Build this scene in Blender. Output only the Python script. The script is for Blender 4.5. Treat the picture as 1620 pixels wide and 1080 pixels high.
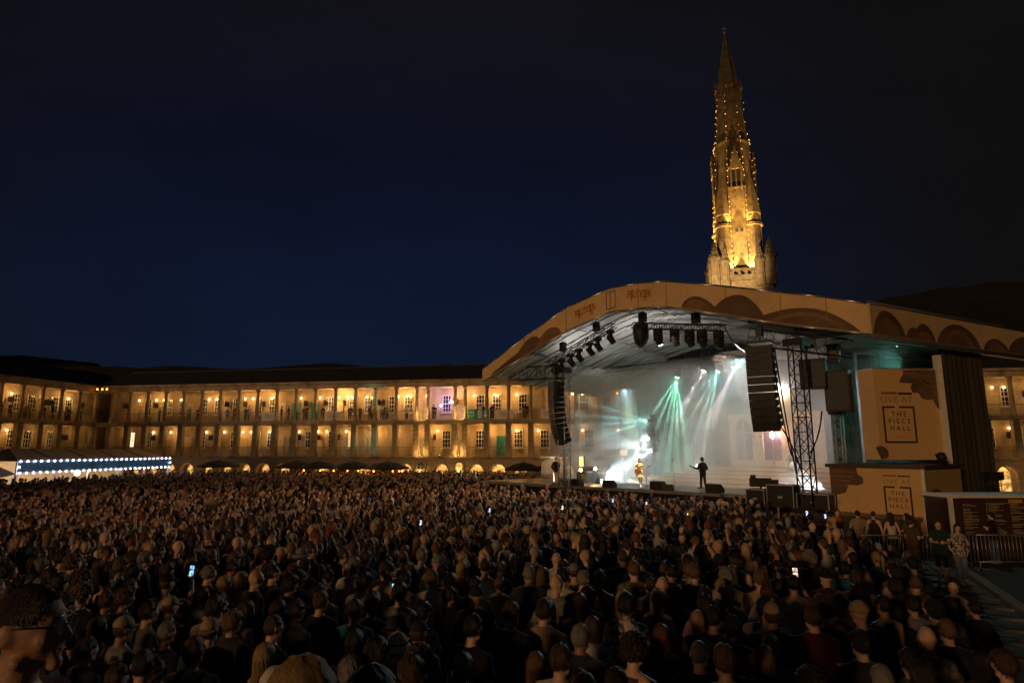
import bpy, bmesh, math, random
import numpy as np
from mathutils import Vector, Matrix, Quaternion, noise as mnoise

random.seed(7)
sc = bpy.context.scene
for o in list(bpy.data.objects): bpy.data.objects.remove(o)
COL = sc.collection
R = math.radians

# ------------------------------------------------------------------ camera
FPX, PW, PH, HORIZON = 1000.0, 1620, 1080, 710
CAMZ = 4.0
PITCH = math.atan((HORIZON - PH / 2) / FPX)
cam_d = bpy.data.cameras.new('camera'); cam = bpy.data.objects.new('camera', cam_d); COL.objects.link(cam)
cam_d.sensor_width = 36; cam_d.lens = FPX / PW * 36
cam_d.clip_start = 0.05; cam_d.clip_end = 4000
cam.location = (0, 0, CAMZ); cam.rotation_euler = (math.pi / 2 + PITCH, 0, 0)
sc.camera = cam

# ------------------------------------------------------------------ sky, dim town glow, exposure
w = bpy.data.worlds.new('World'); sc.world = w; w.use_nodes = True
nt = w.node_tree; nt.nodes.clear()
bgn = nt.nodes.new('ShaderNodeBackground'); wout = nt.nodes.new('ShaderNodeOutputWorld')
sky = nt.nodes.new('ShaderNodeTexSky'); sky.sky_type = 'NISHITA'; sky.sun_disc = False
sky.sun_elevation = R(-7.0); sky.sun_rotation = math.atan2(-.6, -.8); sky.altitude = 0; sky.ozone_density = 4.0; sky.dust_density = 1.0
tc = nt.nodes.new('ShaderNodeTexCoord')
nz = nt.nodes.new('ShaderNodeTexNoise'); nz.inputs['Scale'].default_value = 2.2; nz.inputs['Detail'].default_value = 5
nz.inputs['Roughness'].default_value = 0.6
mp = nt.nodes.new('ShaderNodeMapping'); mp.inputs['Scale'].default_value = (1, 1, 2.2)
nt.links.new(tc.outputs['Generated'], mp.inputs['Vector']); nt.links.new(mp.outputs['Vector'], nz.inputs['Vector'])
sep = nt.nodes.new('ShaderNodeSeparateXYZ'); nt.links.new(tc.outputs['Generated'], sep.inputs[0])
rmp = nt.nodes.new('ShaderNodeValToRGB')      # night sky: town glow low down, darker overhead
el = rmp.color_ramp.elements
el[0].position = 0.0; el[0].color = (0.0050, 0.0090, 0.0215, 1)
el[1].position = 0.62; el[1].color = (0.0056, 0.0054, 0.0085, 1)
for ps, cl in ((0.12, (0.0048, 0.0092, 0.0255, 1)), (0.26, (0.0042, 0.0076, 0.0235, 1)), (0.42, (0.0036, 0.0050, 0.0140, 1))):
    e = el.new(ps); e.color = cl
nt.links.new(sep.outputs['Z'], rmp.inputs['Fac'])
cr = nt.nodes.new('ShaderNodeMapRange'); cr.inputs['From Min'].default_value = 0.35; cr.inputs['From Max'].default_value = 0.75
cr.inputs['To Min'].default_value = 0.9; cr.inputs['To Max'].default_value = 1.2
nt.links.new(nz.outputs['Fac'], cr.inputs['Value'])
mulc = nt.nodes.new('ShaderNodeVectorMath'); mulc.operation = 'MULTIPLY'
dotn = nt.nodes.new('ShaderNodeVectorMath'); dotn.operation = 'DOT_PRODUCT'      # last dusk light stands beyond the hall, the rest of the sky is night
nrm_ = nt.nodes.new('ShaderNodeVectorMath'); nrm_.operation = 'NORMALIZE'; nt.links.new(tc.outputs['Generated'], nrm_.inputs[0])
nt.links.new(nrm_.outputs[0], dotn.inputs[0]); dotn.inputs[1].default_value = Vector((-.16, .95, .22)).normalized()
dk_ = nt.nodes.new('ShaderNodeMapRange'); dk_.interpolation_type = 'SMOOTHSTEP'; dk_.inputs['From Min'].default_value = .66; dk_.inputs['From Max'].default_value = 1.0
nt.links.new(dotn.outputs['Value'], dk_.inputs['Value'])
mixs = nt.nodes.new('ShaderNodeMix'); mixs.data_type = 'RGBA'; mixs.inputs['A'].default_value = (.0052, .0050, .0050, 1)
nt.links.new(dk_.outputs['Result'], mixs.inputs['Factor']); nt.links.new(rmp.outputs['Color'], mixs.inputs['B'])
nt.links.new(mixs.outputs['Result'], mulc.inputs[0]); nt.links.new(cr.outputs['Result'], mulc.inputs[1])
skys = nt.nodes.new('ShaderNodeVectorMath'); skys.operation = 'SCALE'; skys.inputs['Scale'].default_value = 0.05
nt.links.new(sky.outputs['Color'], skys.inputs[0])
addc = nt.nodes.new('ShaderNodeVectorMath'); addc.operation = 'ADD'
nt.links.new(mulc.outputs[0], addc.inputs[0]); nt.links.new(skys.outputs[0], addc.inputs[1])
nt.links.new(addc.outputs[0], bgn.inputs['Color']); bgn.inputs['Strength'].default_value = 1.0
nt.links.new(bgn.outputs[0], wout.inputs['Surface'])

sun_d = bpy.data.lights.new('fill_sun', 'SUN'); fill_sun = bpy.data.objects.new('fill_sun', sun_d); COL.objects.link(fill_sun)
sun_d.energy = 0.74; sun_d.angle = R(6); sun_d.color = (1.0, 0.56, 0.25)
SUN_EL, SUN_FROM = R(7.7), Vector((-.6, -.8, 0)).normalized()      # warm fill added for lamps out of frame, skimming the left hall
fill_sun.rotation_euler = Vector((-SUN_FROM.x * math.cos(SUN_EL), -SUN_FROM.y * math.cos(SUN_EL), -math.sin(SUN_EL))).to_track_quat('-Z', 'Y').to_euler()

vs = sc.view_settings
vs.view_transform = 'Standard'; vs.look = 'None'; vs.exposure = 0.0; vs.gamma = 1.0; vs.use_curve_mapping = False
sc.render.engine = 'CYCLES'
sc.cycles.use_denoising = True
try: sc.cycles.denoiser = 'OPENIMAGEDENOISE'
except Exception: pass
sc.cycles.max_bounces = 6; sc.cycles.diffuse_bounces = 2; sc.cycles.glossy_bounces = 2
sc.cycles.transmission_bounces = 3; sc.cycles.volume_bounces = 1; sc.cycles.transparent_max_bounces = 6
sc.cycles.sample_clamp_indirect = 3.0
sc.cycles.volume_step_rate = 0.6; sc.cycles.volume_max_steps = 128
sc.cycles.caustics_reflective = False; sc.cycles.caustics_refractive = False

# ------------------------------------------------------------------ where a sight line meets the place
_cp, _sp = math.cos(PITCH), math.sin(PITCH)
def ray(px, py):
    a = (px - PW / 2) / FPX; b = (PH / 2 - py) / FPX
    return Vector((a, _cp - b * _sp, _sp + b * _cp))
CAM = Vector((0, 0, CAMZ))
def at_depth(px, py, Y):
    r = ray(px, py); return CAM + r * (Y / r.y)
def at_z(px, py, z):
    r = ray(px, py); return CAM + r * ((z - CAMZ) / r.z)
def at_plane(px, py, p0, n):
    r = ray(px, py); n = Vector(n); return CAM + r * ((Vector(p0) - CAM).dot(n) / r.dot(n))

# ------------------------------------------------------------------ mesh helper
class MB:
    def __init__(s): s.v = []; s.f = []; s.m = []; s.sm = []
    def add(s, vs_, fs, mi=0, smooth=False):
        b = len(s.v); s.v += [tuple(x) for x in vs_]
        for f in fs: s.f.append(tuple(b + i for i in f)); s.m.append(mi); s.sm.append(smooth)
        return s
    def box(s, c, d, rz=0.0, mi=0, M=None):
        x, y, z = d[0] / 2, d[1] / 2, d[2] / 2
        p = [Vector(q) for q in ((-x,-y,-z),(x,-y,-z),(x,y,-z),(-x,y,-z),(-x,-y,z),(x,-y,z),(x,y,z),(-x,y,z))]
        if M is None: M = Matrix.Rotation(rz, 3, 'Z')
        p = [M @ q + Vector(c) for q in p]
        return s.add(p, [(0,3,2,1),(4,5,6,7),(0,1,5,4),(1,2,6,5),(2,3,7,6),(3,0,4,7)], mi)
    def b2(s, x0, x1, y0, y1, z0, z1, mi=0):
        return s.box(((x0+x1)/2, (y0+y1)/2, (z0+z1)/2), (abs(x1-x0), abs(y1-y0), abs(z1-z0)), 0, mi)
    def tube(s, p, q, r, r2=None, n=6, mi=0, caps=True, smooth=True):
        p, q = Vector(p), Vector(q); r2 = r if r2 is None else r2
        d = q - p
        if d.length < 1e-6: return s
        d.normalize(); a = d.orthogonal().normalized(); b = d.cross(a)
        vs_ = []
        for c, rr in ((p, r), (q, r2)):
            for i in range(n):
                t = 2 * math.pi * i / n; vs_.append(c + (a * math.cos(t) + b * math.sin(t)) * rr)
        fs = [(i, (i+1) % n, n + (i+1) % n, n + i) for i in range(n)]
        s.add(vs_, fs, mi, smooth)
        if caps:
            k = len(s.v) - 2*n
            s.f.append(tuple(k + i for i in reversed(range(n)))); s.m.append(mi); s.sm.append(False)
            s.f.append(tuple(k + n + i for i in range(n))); s.m.append(mi); s.sm.append(False)
        return s
    def path(s, pts, r, n=6, mi=0):
        for i in range(len(pts) - 1): s.tube(pts[i], pts[i+1], r, n=n, mi=mi)
        return s
    def lathe(s, prof, n=12, c=(0,0,0), mi=0, axis=None, smooth=True):
        c = Vector(c); vs_ = []
        Q = Matrix.Identity(3) if axis is None else Vector((0,0,1)).rotation_difference(Vector(axis)).to_matrix()
        for r, z in prof:
            for i in range(n):
                t = 2 * math.pi * i / n; vs_.append(c + Q @ Vector((r * math.cos(t), r * math.sin(t), z)))
        fs = []
        for k in range(len(prof) - 1):
            for i in range(n): fs.append((k*n + i, k*n + (i+1) % n, (k+1)*n + (i+1) % n, (k+1)*n + i))
        fs.append(tuple(reversed(range(n)))); fs.append(tuple((len(prof)-1)*n + i for i in range(n)))
        return s.add(vs_, fs, mi, smooth)
    def sphere(s, c, r, n=8, m=6, mi=0, sc_=(1,1,1)):
        prof = [(max(1e-4, math.sin(math.pi * k / m)) , -math.cos(math.pi * k / m)) for k in range(m + 1)]
        vs_ = []; c = Vector(c)
        for rr, z in prof:
            for i in range(n):
                t = 2 * math.pi * i / n
                vs_.append(c + Vector((rr * math.cos(t) * sc_[0], rr * math.sin(t) * sc_[1], z * sc_[2])) * r)
        fs = []
        for k in range(m):
            for i in range(n): fs.append((k*n + i, k*n + (i+1) % n, (k+1)*n + (i+1) % n, (k+1)*n + i))
        return s.add(vs_, fs, mi, True)
    def poly(s, pts, mi=0):
        return s.add(pts, [tuple(range(len(pts)))], mi)
    def prism(s, pts, off, mi=0):
        """closed prism over polygon pts moved by off"""
        n = len(pts); off = Vector(off); pts = [Vector(p) for p in pts]
        vs_ = pts + [p + off for p in pts]
        fs = [tuple(reversed(range(n))), tuple(n + i for i in range(n))]
        fs += [(i, (i+1) % n, n + (i+1) % n, n + i) for i in range(n)]
        return s.add(vs_, fs, mi)
    def truss(s, p, q, size=0.4, step=None, r=0.028, rl=0.015, up=(0,0,1), n=5):
        p, q = Vector(p), Vector(q); d = q - p; L = d.length; d.normalize()
        up = Vector(up)
        if abs(d.dot(up)) > 0.95: up = Vector((0, 1, 0))
        a = d.cross(up).normalized(); b = a.cross(d).normalized()
        cs = [(a * i + b * j) * size / 2 for i, j in ((-1,-1),(1,-1),(1,1),(-1,1))]
        for c in cs: s.tube(p + c, q + c, r, n=n)
        k = max(1, round(L / (step or size * 1.1)))
        for side in range(4):
            c0, c1 = cs[side], cs[(side+1) % 4]
            for i in range(k):
                t0, t1 = L * i / k, L * (i+1) / k
                if i % 2 == 0: s.tube(p + d*t0 + c0, p + d*t1 + c1, rl, n=4, caps=False)
                else: s.tube(p + d*t0 + c1, p + d*t1 + c0, rl, n=4, caps=False)
                s.tube(p + d*t0 + c0, p + d*t0 + c1, rl, n=4, caps=False)
        return s
    def mesh(s, name='mesh'):
        me = bpy.data.meshes.new(name); me.from_pydata(s.v, [], s.f)
        me.polygons.foreach_set('material_index', s.m); me.polygons.foreach_set('use_smooth', s.sm)
        me.update(); return me
    def build(s, name, mats, parent=None, loc=None, rz=None):
        me = s.mesh(name)
        for m in (mats if isinstance(mats, (list, tuple)) else [mats]): me.materials.append(m)
        return link(name, me, parent, loc, rz)

def link(name, me, parent=None, loc=None, rz=None):
    o = bpy.data.objects.new(name, me); COL.objects.link(o)
    if parent is not None: o.parent = parent
    if loc is not None: o.location = loc
    if rz is not None: o.rotation_euler = (0, 0, rz)
    return o
def tag(o, label=None, cat=None, group=None, kind=None):
    if label: o['label'] = label
    if cat: o['category'] = cat
    if group: o['group'] = group
    if kind: o['kind'] = kind
    return o
def thing(name, label, cat, loc=(0,0,0), rz=0.0, group=None):
    o = bpy.data.objects.new(name, None); COL.objects.link(o); o.location = loc; o.rotation_euler = (0, 0, rz)
    o.empty_display_size = 0.2
    return tag(o, label, cat, group)
def copy_tree(o, parent=None):
    c = o.copy(); COL.objects.link(c); c.parent = parent
    for ch in o.children: copy_tree(ch, c)
    return c
def text_mesh(txt, size, depth=0.004, align='CENTER', sx=1.0, shear=0.0, space=1.0, bold=0.0):
    cu = bpy.data.curves.new('lettering', 'FONT'); cu.body = txt; cu.size = size; cu.extrude = depth
    cu.align_x = align; cu.align_y = 'CENTER'; cu.shear = shear; cu.offset = bold; cu.space_character = space; cu.resolution_u = 3
    o = bpy.data.objects.new('lettering', cu); COL.objects.link(o)
    dg = bpy.context.evaluated_depsgraph_get(); me = bpy.data.meshes.new_from_object(o.evaluated_get(dg))
    bpy.data.objects.remove(o)
    for v in me.vertices: v.co.x *= sx
    return me
def lamp(name, kind, loc, energy, color, size=0.1, aim=None, cone=None, blend=0.3, parent=None):
    d = bpy.data.lights.new(name, kind); d.energy = energy; d.color = color
    if kind in ('POINT', 'SPOT'): d.shadow_soft_size = size
    o = bpy.data.objects.new(name, d); COL.objects.link(o); o.location = loc
    if parent is not None: o.parent = parent
    if kind == 'SPOT':
        d.spot_size = cone; d.spot_blend = blend
        o.rotation_euler = (Vector(aim) - Vector(loc)).to_track_quat('-Z', 'Y').to_euler()
    return o

# ------------------------------------------------------------------ materials
MATS = {}
def mk(name, col, rough=0.7, metal=0.0, var=0.25, scale=4.0, bump=0.15, bscale=None, emit=None, estr=0.0, spec=0.4,
       detail=6.0, stretch=None, coords='Object', alpha=None):
    m = bpy.data.materials.new(name); m.use_nodes = True; t = m.node_tree; b = t.nodes['Principled BSDF']
    b.inputs['Roughness'].default_value = rough; b.inputs['Metallic'].default_value = metal
    b.inputs['Specular IOR Level'].default_value = spec
    c = t.nodes.new('ShaderNodeTexCoord'); mp = t.nodes.new('ShaderNodeMapping')
    t.links.new(c.outputs[coords], mp.inputs['Vector'])
    if stretch: mp.inputs['Scale'].default_value = stretch
    n = t.nodes.new('ShaderNodeTexNoise'); n.inputs['Scale'].default_value = scale; n.inputs['Detail'].default_value = detail
    n.inputs['Roughness'].default_value = 0.62
    t.links.new(mp.outputs['Vector'], n.inputs['Vector'])
    r = t.nodes.new('ShaderNodeValToRGB'); e = r.color_ramp.elements
    e[0].position = 0.3; e[1].position = 0.72
    e[0].color = tuple(max(0, x * (1 - var)) for x in col[:3]) + (1,)
    e[1].color = tuple(min(1, x * (1 + var)) for x in col[:3]) + (1,)
    t.links.new(n.outputs['Fac'], r.inputs['Fac']); t.links.new(r.outputs['Color'], b.inputs['Base Color'])
    if bump:
        n2 = t.nodes.new('ShaderNodeTexNoise'); n2.inputs['Scale'].default_value = bscale or scale * 6; n2.inputs['Detail'].default_value = 4
        t.links.new(mp.outputs['Vector'], n2.inputs['Vector'])
        bp = t.nodes.new('ShaderNodeBump'); bp.inputs['Strength'].default_value = bump; bp.inputs['Distance'].default_value = 0.02
        t.links.new(n2.outputs['Fac'], bp.inputs['Height']); t.links.new(bp.outputs['Normal'], b.inputs['Normal'])
    if emit:
        b.inputs['Emission Color'].default_value = tuple(emit) + (1,); b.inputs['Emission Strength'].default_value = estr
    MATS[name] = m
    return m
def mk_courses(name, col, mortar, bw, bh, scale=1.0, bump=0.5, var=0.2, rough=0.85):
    """ashlar too far off to pick its stones apart: courses laid in the local x/z plane"""
    m = mk(name, col, rough, var=var, scale=1.3, bump=0)
    t = m.node_tree; b = t.nodes['Principled BSDF']
    c = t.nodes.new('ShaderNodeTexCoord'); s = t.nodes.new('ShaderNodeSeparateXYZ'); k = t.nodes.new('ShaderNodeCombineXYZ')
    t.links.new(c.outputs['Object'], s.inputs[0])
    ad = t.nodes.new('ShaderNodeMath'); t.links.new(s.outputs['X'], ad.inputs[0]); t.links.new(s.outputs['Y'], ad.inputs[1])
    t.links.new(ad.outputs[0], k.inputs['X']); t.links.new(s.outputs['Z'], k.inputs['Y'])
    br = t.nodes.new('ShaderNodeTexBrick'); br.inputs['Scale'].default_value = scale
    br.inputs['Brick Width'].default_value = bw; br.inputs['Row Height'].default_value = bh; br.inputs['Mortar Size'].default_value = 0.012
    br.inputs['Color1'].default_value = (1, 1, 1, 1); br.inputs['Color2'].default_value = (0.8, 0.8, 0.8, 1); br.inputs['Mortar'].default_value = (0.5, 0.5, 0.5, 1)
    t.links.new(k.outputs[0], br.inputs['Vector'])
    old = b.inputs['Base Color'].links[0].from_socket
    mx = t.nodes.new('ShaderNodeMix'); mx.data_type = 'RGBA'; mx.blend_type = 'MULTIPLY'; mx.inputs['Factor'].default_value = 0.8
    t.links.new(old, mx.inputs['A']); t.links.new(br.outputs['Color'], mx.inputs['B']); t.links.new(mx.outputs['Result'], b.inputs['Base Color'])
    bp = t.nodes.new('ShaderNodeBump'); bp.inputs['Strength'].default_value = bump; bp.inputs['Distance'].default_value = 0.03
    t.links.new(br.outputs['Color'], bp.inputs['Height']); t.links.new(bp.outputs['Normal'], b.inputs['Normal'])
    return m
def emis(name, col, st):
    m = bpy.data.materials.new(name); m.use_nodes = True; t = m.node_tree; b = t.nodes['Principled BSDF']
    b.inputs['Base Color'].default_value = tuple(col) + (1,); b.inputs['Emission Color'].default_value = tuple(col) + (1,)
    b.inputs['Emission Strength'].default_value = st; MATS[name] = m; return m

stone = mk_courses('sandstone', (0.40, 0.31, 0.20), (0.2,), 0.62, 0.31, bump=0.35)
stone_trim = mk('sandstone_trim', (0.33, 0.255, 0.16), 0.85, var=0.55, scale=0.9, bump=0.3, stretch=(1, 1, .45))
plaster = mk('gallery_wall', (0.45, 0.35, 0.22), 0.85, var=0.38, scale=0.7, bump=0.2, stretch=(1, 1, .6))
slate = mk('roof_slate', (0.030, 0.030, 0.033), 0.75, var=0.35, scale=2.0, bump=0.4, stretch=(1, 1, 6))
white_paint = mk('white_paint', (0.70, 0.66, 0.57), 0.5, var=0.12, bump=0.05)
cream_door = mk('cream_door_paint', (0.55, 0.45, 0.28), 0.5, var=0.15, bump=0.05)
teal_door = mk('teal_door_paint', (0.05, 0.30, 0.32), 0.45, var=0.2, bump=0.05)
dark_glass = mk('dark_window_glass', (0.02, 0.024, 0.03), 0.12, var=0.3, scale=0.6, bump=0.04, spec=0.6)
iron = mk('gallery_railing_paint', (0.22, 0.20, 0.15), 0.5, var=0.2, bump=0)
black_metal = mk('black_metal', (0.018, 0.018, 0.019), 0.45, metal=0.3, var=0.4, bump=0.1)
black_paint = mk('black_cabinet_paint', (0.014, 0.014, 0.015), 0.6, var=0.4, bump=0.15, scale=9)
grille = mk('speaker_grille', (0.035, 0.037, 0.038), 0.45, metal=0.4, var=0.3, bump=0.4, bscale=120)
alu = mk('aluminium', (0.55, 0.55, 0.56), 0.32, metal=0.9, var=0.15, bump=0.05)
steel = mk('galvanised_steel', (0.42, 0.44, 0.45), 0.42, metal=0.8, var=0.25, bump=0.1)
lamp_glow = emis('warm_lamp_glow', (1.0, 0.58, 0.20), 9)
bulb_warm = emis('warm_bulb_glow', (1.0, 0.44, 0.08), 2.6)
bulb_orange = emis('orange_bulb_glow', (1.0, 0.27, 0.03), 9)
bulb_cold = emis('cold_bulb_glow', (0.62, 0.62, 1.0), 22)
win_warm = emis('lit_window_warm', (1.0, 0.62, 0.24), 0.75)
win_pale = emis('lit_window_pale', (1.0, 0.85, 0.55), 1.3)
# ================================================================== ground and far land
def ground_z(y):
    """the courtyard climbs towards the camera and ends in steps up to a terrace"""
    pts = ((-30, 1.75), (2.9, 1.75), (2.95, 1.45), (3.4, 1.45), (3.45, 1.1), (4.0, 1.1), (4.05, 0.8), (4.5, 0.8), (4.55, 0.5), (13, 0.5), (24, 0.0), (4000, 0.0))
    for (a, za), (b, zb) in zip(pts, pts[1:]):
        if y <= b: return za + (zb - za) * (y - a) / (b - a)
    return 0.0
KERB0, KERB1 = Vector((16.2, 24.6, 0)), Vector((9.0, 8.0, 0))     # kerb between flagstones and asphalt
KD = (KERB1 - KERB0).normalized(); KN = Vector((-KD.y, KD.x, 0))  # KN points to the asphalt side
if KN.x < 0: KN = -KN
def kerb_side(x, y): return (Vector((x, y, 0)) - KERB0).dot(KN)
def gz(x, y):
    g = ground_z(y)
    k = kerb_side(x, y)
    if y > 4.6:
        t = min(1, max(0, (k + 5.5) / 4.5)); g = g * (1 - t)
    return g

paving_mat = mk('flagstone', (0.13, 0.115, 0.09), 0.75, var=0.35, scale=0.8, bump=0.3)
joint_mat = mk('pale_joint_stone', (0.30, 0.28, 0.21), 0.8, var=0.25, scale=2, bump=0.2)
asphalt = mk('asphalt', (0.035, 0.036, 0.036), 0.8, var=0.4, scale=6, bump=0.4, bscale=160)
g = MB()
xs = [-1500, -400, -120, -60] + [x * 1.0 for x in range(-45, 46)] + [60, 120, 400, 1500]
ys = [-300, -60, -12, 0, 1.5, 2.9, 2.95, 3.4, 3.45, 4.0, 4.05, 4.5, 4.55] + [5 + 1.0 * k for k in range(30)] + [40, 60, 90, 150, 300, 700, 2500]
for y in ys:
    for x in xs: g.v.append((x, y, gz(x, y) - (0.02 if 4.6 < y < 40 else 0)))
nx = len(xs)
for j in range(len(ys) - 1):
    for i in range(nx - 1):
        g.f.append((j*nx+i, j*nx+i+1, (j+1)*nx+i+1, (j+1)*nx+i)); g.m.append(0); g.sm.append(False)
ground = tag(g.build('ground', paving_mat), kind='structure')
# flagstones that show at the edge of the crowd
ang = math.atan2(KD.y, KD.x)
fl = MB(); fl.box((0, 0, -0.02), (1.16, 0.56, 0.05)); fme = fl.mesh('flagstone'); fme.materials.append(paving_mat)
jl = MB(); jl.box((0, 0, -0.02), (0.03, 5.4, 0.056)); jme = jl.mesh('joint_strip'); jme.materials.append(joint_mat)
for i in range(14):
    for j in range(9):
        p = KERB0 + KD * (1.2 + i * 1.22) - KN * (0.62 + j * 0.6 + (0.0 if i % 2 else 0.0))
        if p.y < 8 or p.x > 0.83 * p.y + 1: continue
        o = link('flagstone', fme, ground, (p.x, p.y, gz(p.x, p.y) + random.uniform(0.0, 0.006)), ang)
    p = KERB0 + KD * (0.59 + i * 1.22) - KN * 3.0
    if p.y > 8 and p.x < 0.83 * p.y + 1:
        o = link('joint_strip', jme, ground, (p.x, p.y, gz(p.x, p.y) + 0.006), ang)
a = MB()
q = [KERB0 - KD * 40 + KN * 0.16, KERB1 + KD * 20 + KN * 0.16, KERB1 + KD * 20 + KN * 60, KERB0 - KD * 40 + KN * 60]
a.poly([(p.x, p.y, 0.012) for p in q])
tag(a.build('service_road', asphalt), kind='structure')
kb = MB(); kb.box((0, 0, 0.03), (0.90, 0.28, 0.14)); kme = kb.mesh('kerb_stone'); kme.materials.append(joint_mat)
kerb = tag(MB().box((0, 0, -0.05), (0.02, 0.02, 0.02)).build('kerb', joint_mat, None, tuple(KERB0 + KD * 0.1)), kind='structure')
for i in range(22):
    p = KD * (-1 + i * 0.92)
    link('kerb_stone', kme, kerb, (p.x, p.y, 0), ang)

# hills round the town
hillm = mk('night_hillside', (0.012, 0.012, 0.011), 0.95, var=0.5, scale=0.05, bump=0)
def hill(name, px_pts, Y, back):
    h = MB(); n = 70; rows = 6
    for r in range(rows):
        for i in range(n + 1):
            t = i / n * (len(px_pts) - 1); k = min(int(t), len(px_pts) - 2); u = t - k
            px = px_pts[k][0] * (1-u) + px_pts[k+1][0] * u; py = px_pts[k][1] * (1-u) + px_pts[k+1][1] * u
            top = at_depth(px, py, Y)
            zt = top.z + 3.0 * mnoise.noise(Vector((i * 0.35, Y, 0))) + 1.2 * mnoise.noise(Vector((i * 1.3, Y, 3)))
            f = r / (rows - 1)
            h.v.append((top.x * (1 + 0.0 * f), Y - back * (1 - f), -2 + (zt + 2) * math.sin(f * math.pi / 2)))
    for r in range(rows - 1):
        for i in range(n):
            b = r * (n + 1) + i; h.f.append((b, b + 1, b + n + 2, b + n + 1)); h.m.append(0); h.sm.append(True)
    return tag(h.build(name, hillm), kind='structure')
hill('hill', [(-700, 560), (-60, 568), (110, 572), (135, 578), (200, 586), (330, 590), (700, 585), (900, 600)], 330, 190)
hill('hill', [(1180, 520), (1400, 475), (1500, 464), (1640, 462), (1900, 450), (2300, 470)], 420, 250)
for i, (px, py, col, lab) in enumerate(((29, 581, bulb_orange, 'orange street lamp on the dark hill, leftmost of the far lamps'),
        (134, 586, bulb_cold, 'white street lamp on the dark hill above the corner floodlights'),
        (186, 590, bulb_cold, 'rightmost white street lamp on the dark hill'),
        (131, 592, bulb_warm, 'dim amber street lamp on the hill just below a white one'))):
    p = at_depth(px, py, 300)
    t = thing('street_lamp', lab, 'street lamp', (p.x, p.y, p.z - 8), 0, 'lamps on the far hillside')
    MB().tube((0, 0, -6), (0, 0, 7.9), 0.09, 0.06).tube((0, 0, 7.9), (0.9, 0, 8.1), 0.05).build('pole', steel, t)
    MB().sphere((0.9, 0, 8.0), 0.32, sc_=(1.4, 0.8, 0.6)).build('lamp_head', col, t)

# ================================================================== the galleried hall
F1, F2, TOP = 3.2, 7.2, 11.0
GD = 2.3                                  # gallery depth
def arch_panel(hw, a, spring, top, n=12):
    m = MB(); crown = spring + a
    arc = [(-a, 0)] + [(-a * math.cos(math.pi * k / n), spring + a * math.sin(math.pi * k / n)) for k in range(n + 1)] + [(a, 0)]
    m.add([(-hw, 0, 0), (-a, 0, 0), (-a, 0, top), (-hw, 0, top)], [(0, 1, 2, 3)])
    m.add([(a, 0, 0), (hw, 0, 0), (hw, 0, top), (a, 0, top)], [(0, 1, 2, 3)])
    for (x0, z0), (x1, z1) in zip(arc[1:-1], arc[2:-1]):
        m.add([(x0, 0, z0), (x1, 0, z1), (x1, 0, top), (x0, 0, top)], [(0, 1, 2, 3)])
    for (x0, z0), (x1, z1) in zip(arc, arc[1:]):
        m.add([(x0, 0, z0), (x0, 0.55, z0), (x1, 0.55, z1), (x1, 0, z1)], [(0, 1, 2, 3)])
    # proud voussoir band
    for k in range(n):
        t0, t1 = math.pi * k / n, math.pi * (k + 1) / n
        def pt(t, r, y): return (-r * math.cos(t), y, spring + r * math.sin(t))
        m.add([pt(t0, a, -.05), pt(t1, a, -.05), pt(t1, a + .22, -.05), pt(t0, a + .22, -.05), pt(t0, a + .22, 0), pt(t1, a + .22, 0), pt(t0, a, 0), pt(t1, a, 0)],
              [(0, 1, 2, 3), (3, 2, 5, 4), (1, 0, 6, 7)])
    return m
def sash_mesh(wd, ht, nx_, nz_):
    m = MB(); f = 0.07
    m.b2(-wd/2, -wd/2 + f, -.06, .05, 0, ht).b2(wd/2 - f, wd/2, -.06, .05, 0, ht)
    m.b2(-wd/2 + f, wd/2 - f, -.06, .05, ht - f, ht).b2(-wd/2 + f, wd/2 - f, -.06, .05, 0, f)
    for i in range(1, nx_): x = -wd/2 + wd * i / nx_; m.b2(x - .018, x + .018, -.03, .02, f, ht - f)
    for j in range(1, nz_):
        z = ht * j / nz_; h = .035 if j == nz_ // 2 else .018
        m.b2(-wd/2 + f, wd/2 - f, -.033, .017, z - h, z + h)
    m.b2(-wd/2 - .12, wd/2 + .12, -.16, .03, -.1, -.003)
    return m
SASH = sash_mesh(1.02, 1.95, 3, 4).mesh('window'); SASH.materials.append(white_paint)
def pane_mesh(mat):
    m = MB().add([(-.47, .03, .05), (.47, .03, .05), (.47, .03, 1.9), (-.47, .03, 1.9)], [(0, 1, 2, 3)]).mesh('pane'); m.materials.append(mat); return m
PANE = {'dark': pane_mesh(dark_glass), 'warm': pane_mesh(win_warm), 'pale': pane_mesh(win_pale)}
def door_mesh(mat):
    m = MB(); m.b2(-.45, .45, -.03, .03, 0, 2.12)
    m.b2(-.36, .36, -.045, -.03, .15, .9).b2(-.36, .36, -.045, -.03, 1.05, 1.98)
    m.sphere((.36, -.07, 1.02), .04, 6, 4)
    m.b2(-.56, -.453, -.07, .04, 0, 2.24).b2(.453, .56, -.07, .04, 0, 2.24).b2(-.45, .45, -.07, .04, 2.125, 2.24)
    m = m.mesh('door'); m.materials.append(mat); return m
DOOR = {'cream': door_mesh(cream_door), 'teal': door_mesh(teal_door)}
cp = [(.30, 0), (.30, .12), (.25, .13), (.25, .2), (.215, .24), (.21, 1.2), (.185, 3.36), (.185, 3.42), (.22, 3.45), (.22, 3.5), (.27, 3.58), (.28, 3.59), (.28, 3.7)]
COLM = MB().lathe(cp, 14).mesh('column'); COLM.materials.append(stone_trim)
pm = MB(); pm.b2(-.33, .33, -.33, .33, 0, .28).b2(-.28, .28, -.28, .28, .28, 3.45).b2(-.35, .35, -.35, .35, 3.45, 3.7)
for k in range(1, 8): pm.b2(-.295, .295, -.295, .295, .28 + k * .4, .28 + k * .4 + .33)
PIER = pm.mesh('pier'); PIER.materials.append(stone_trim)
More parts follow.
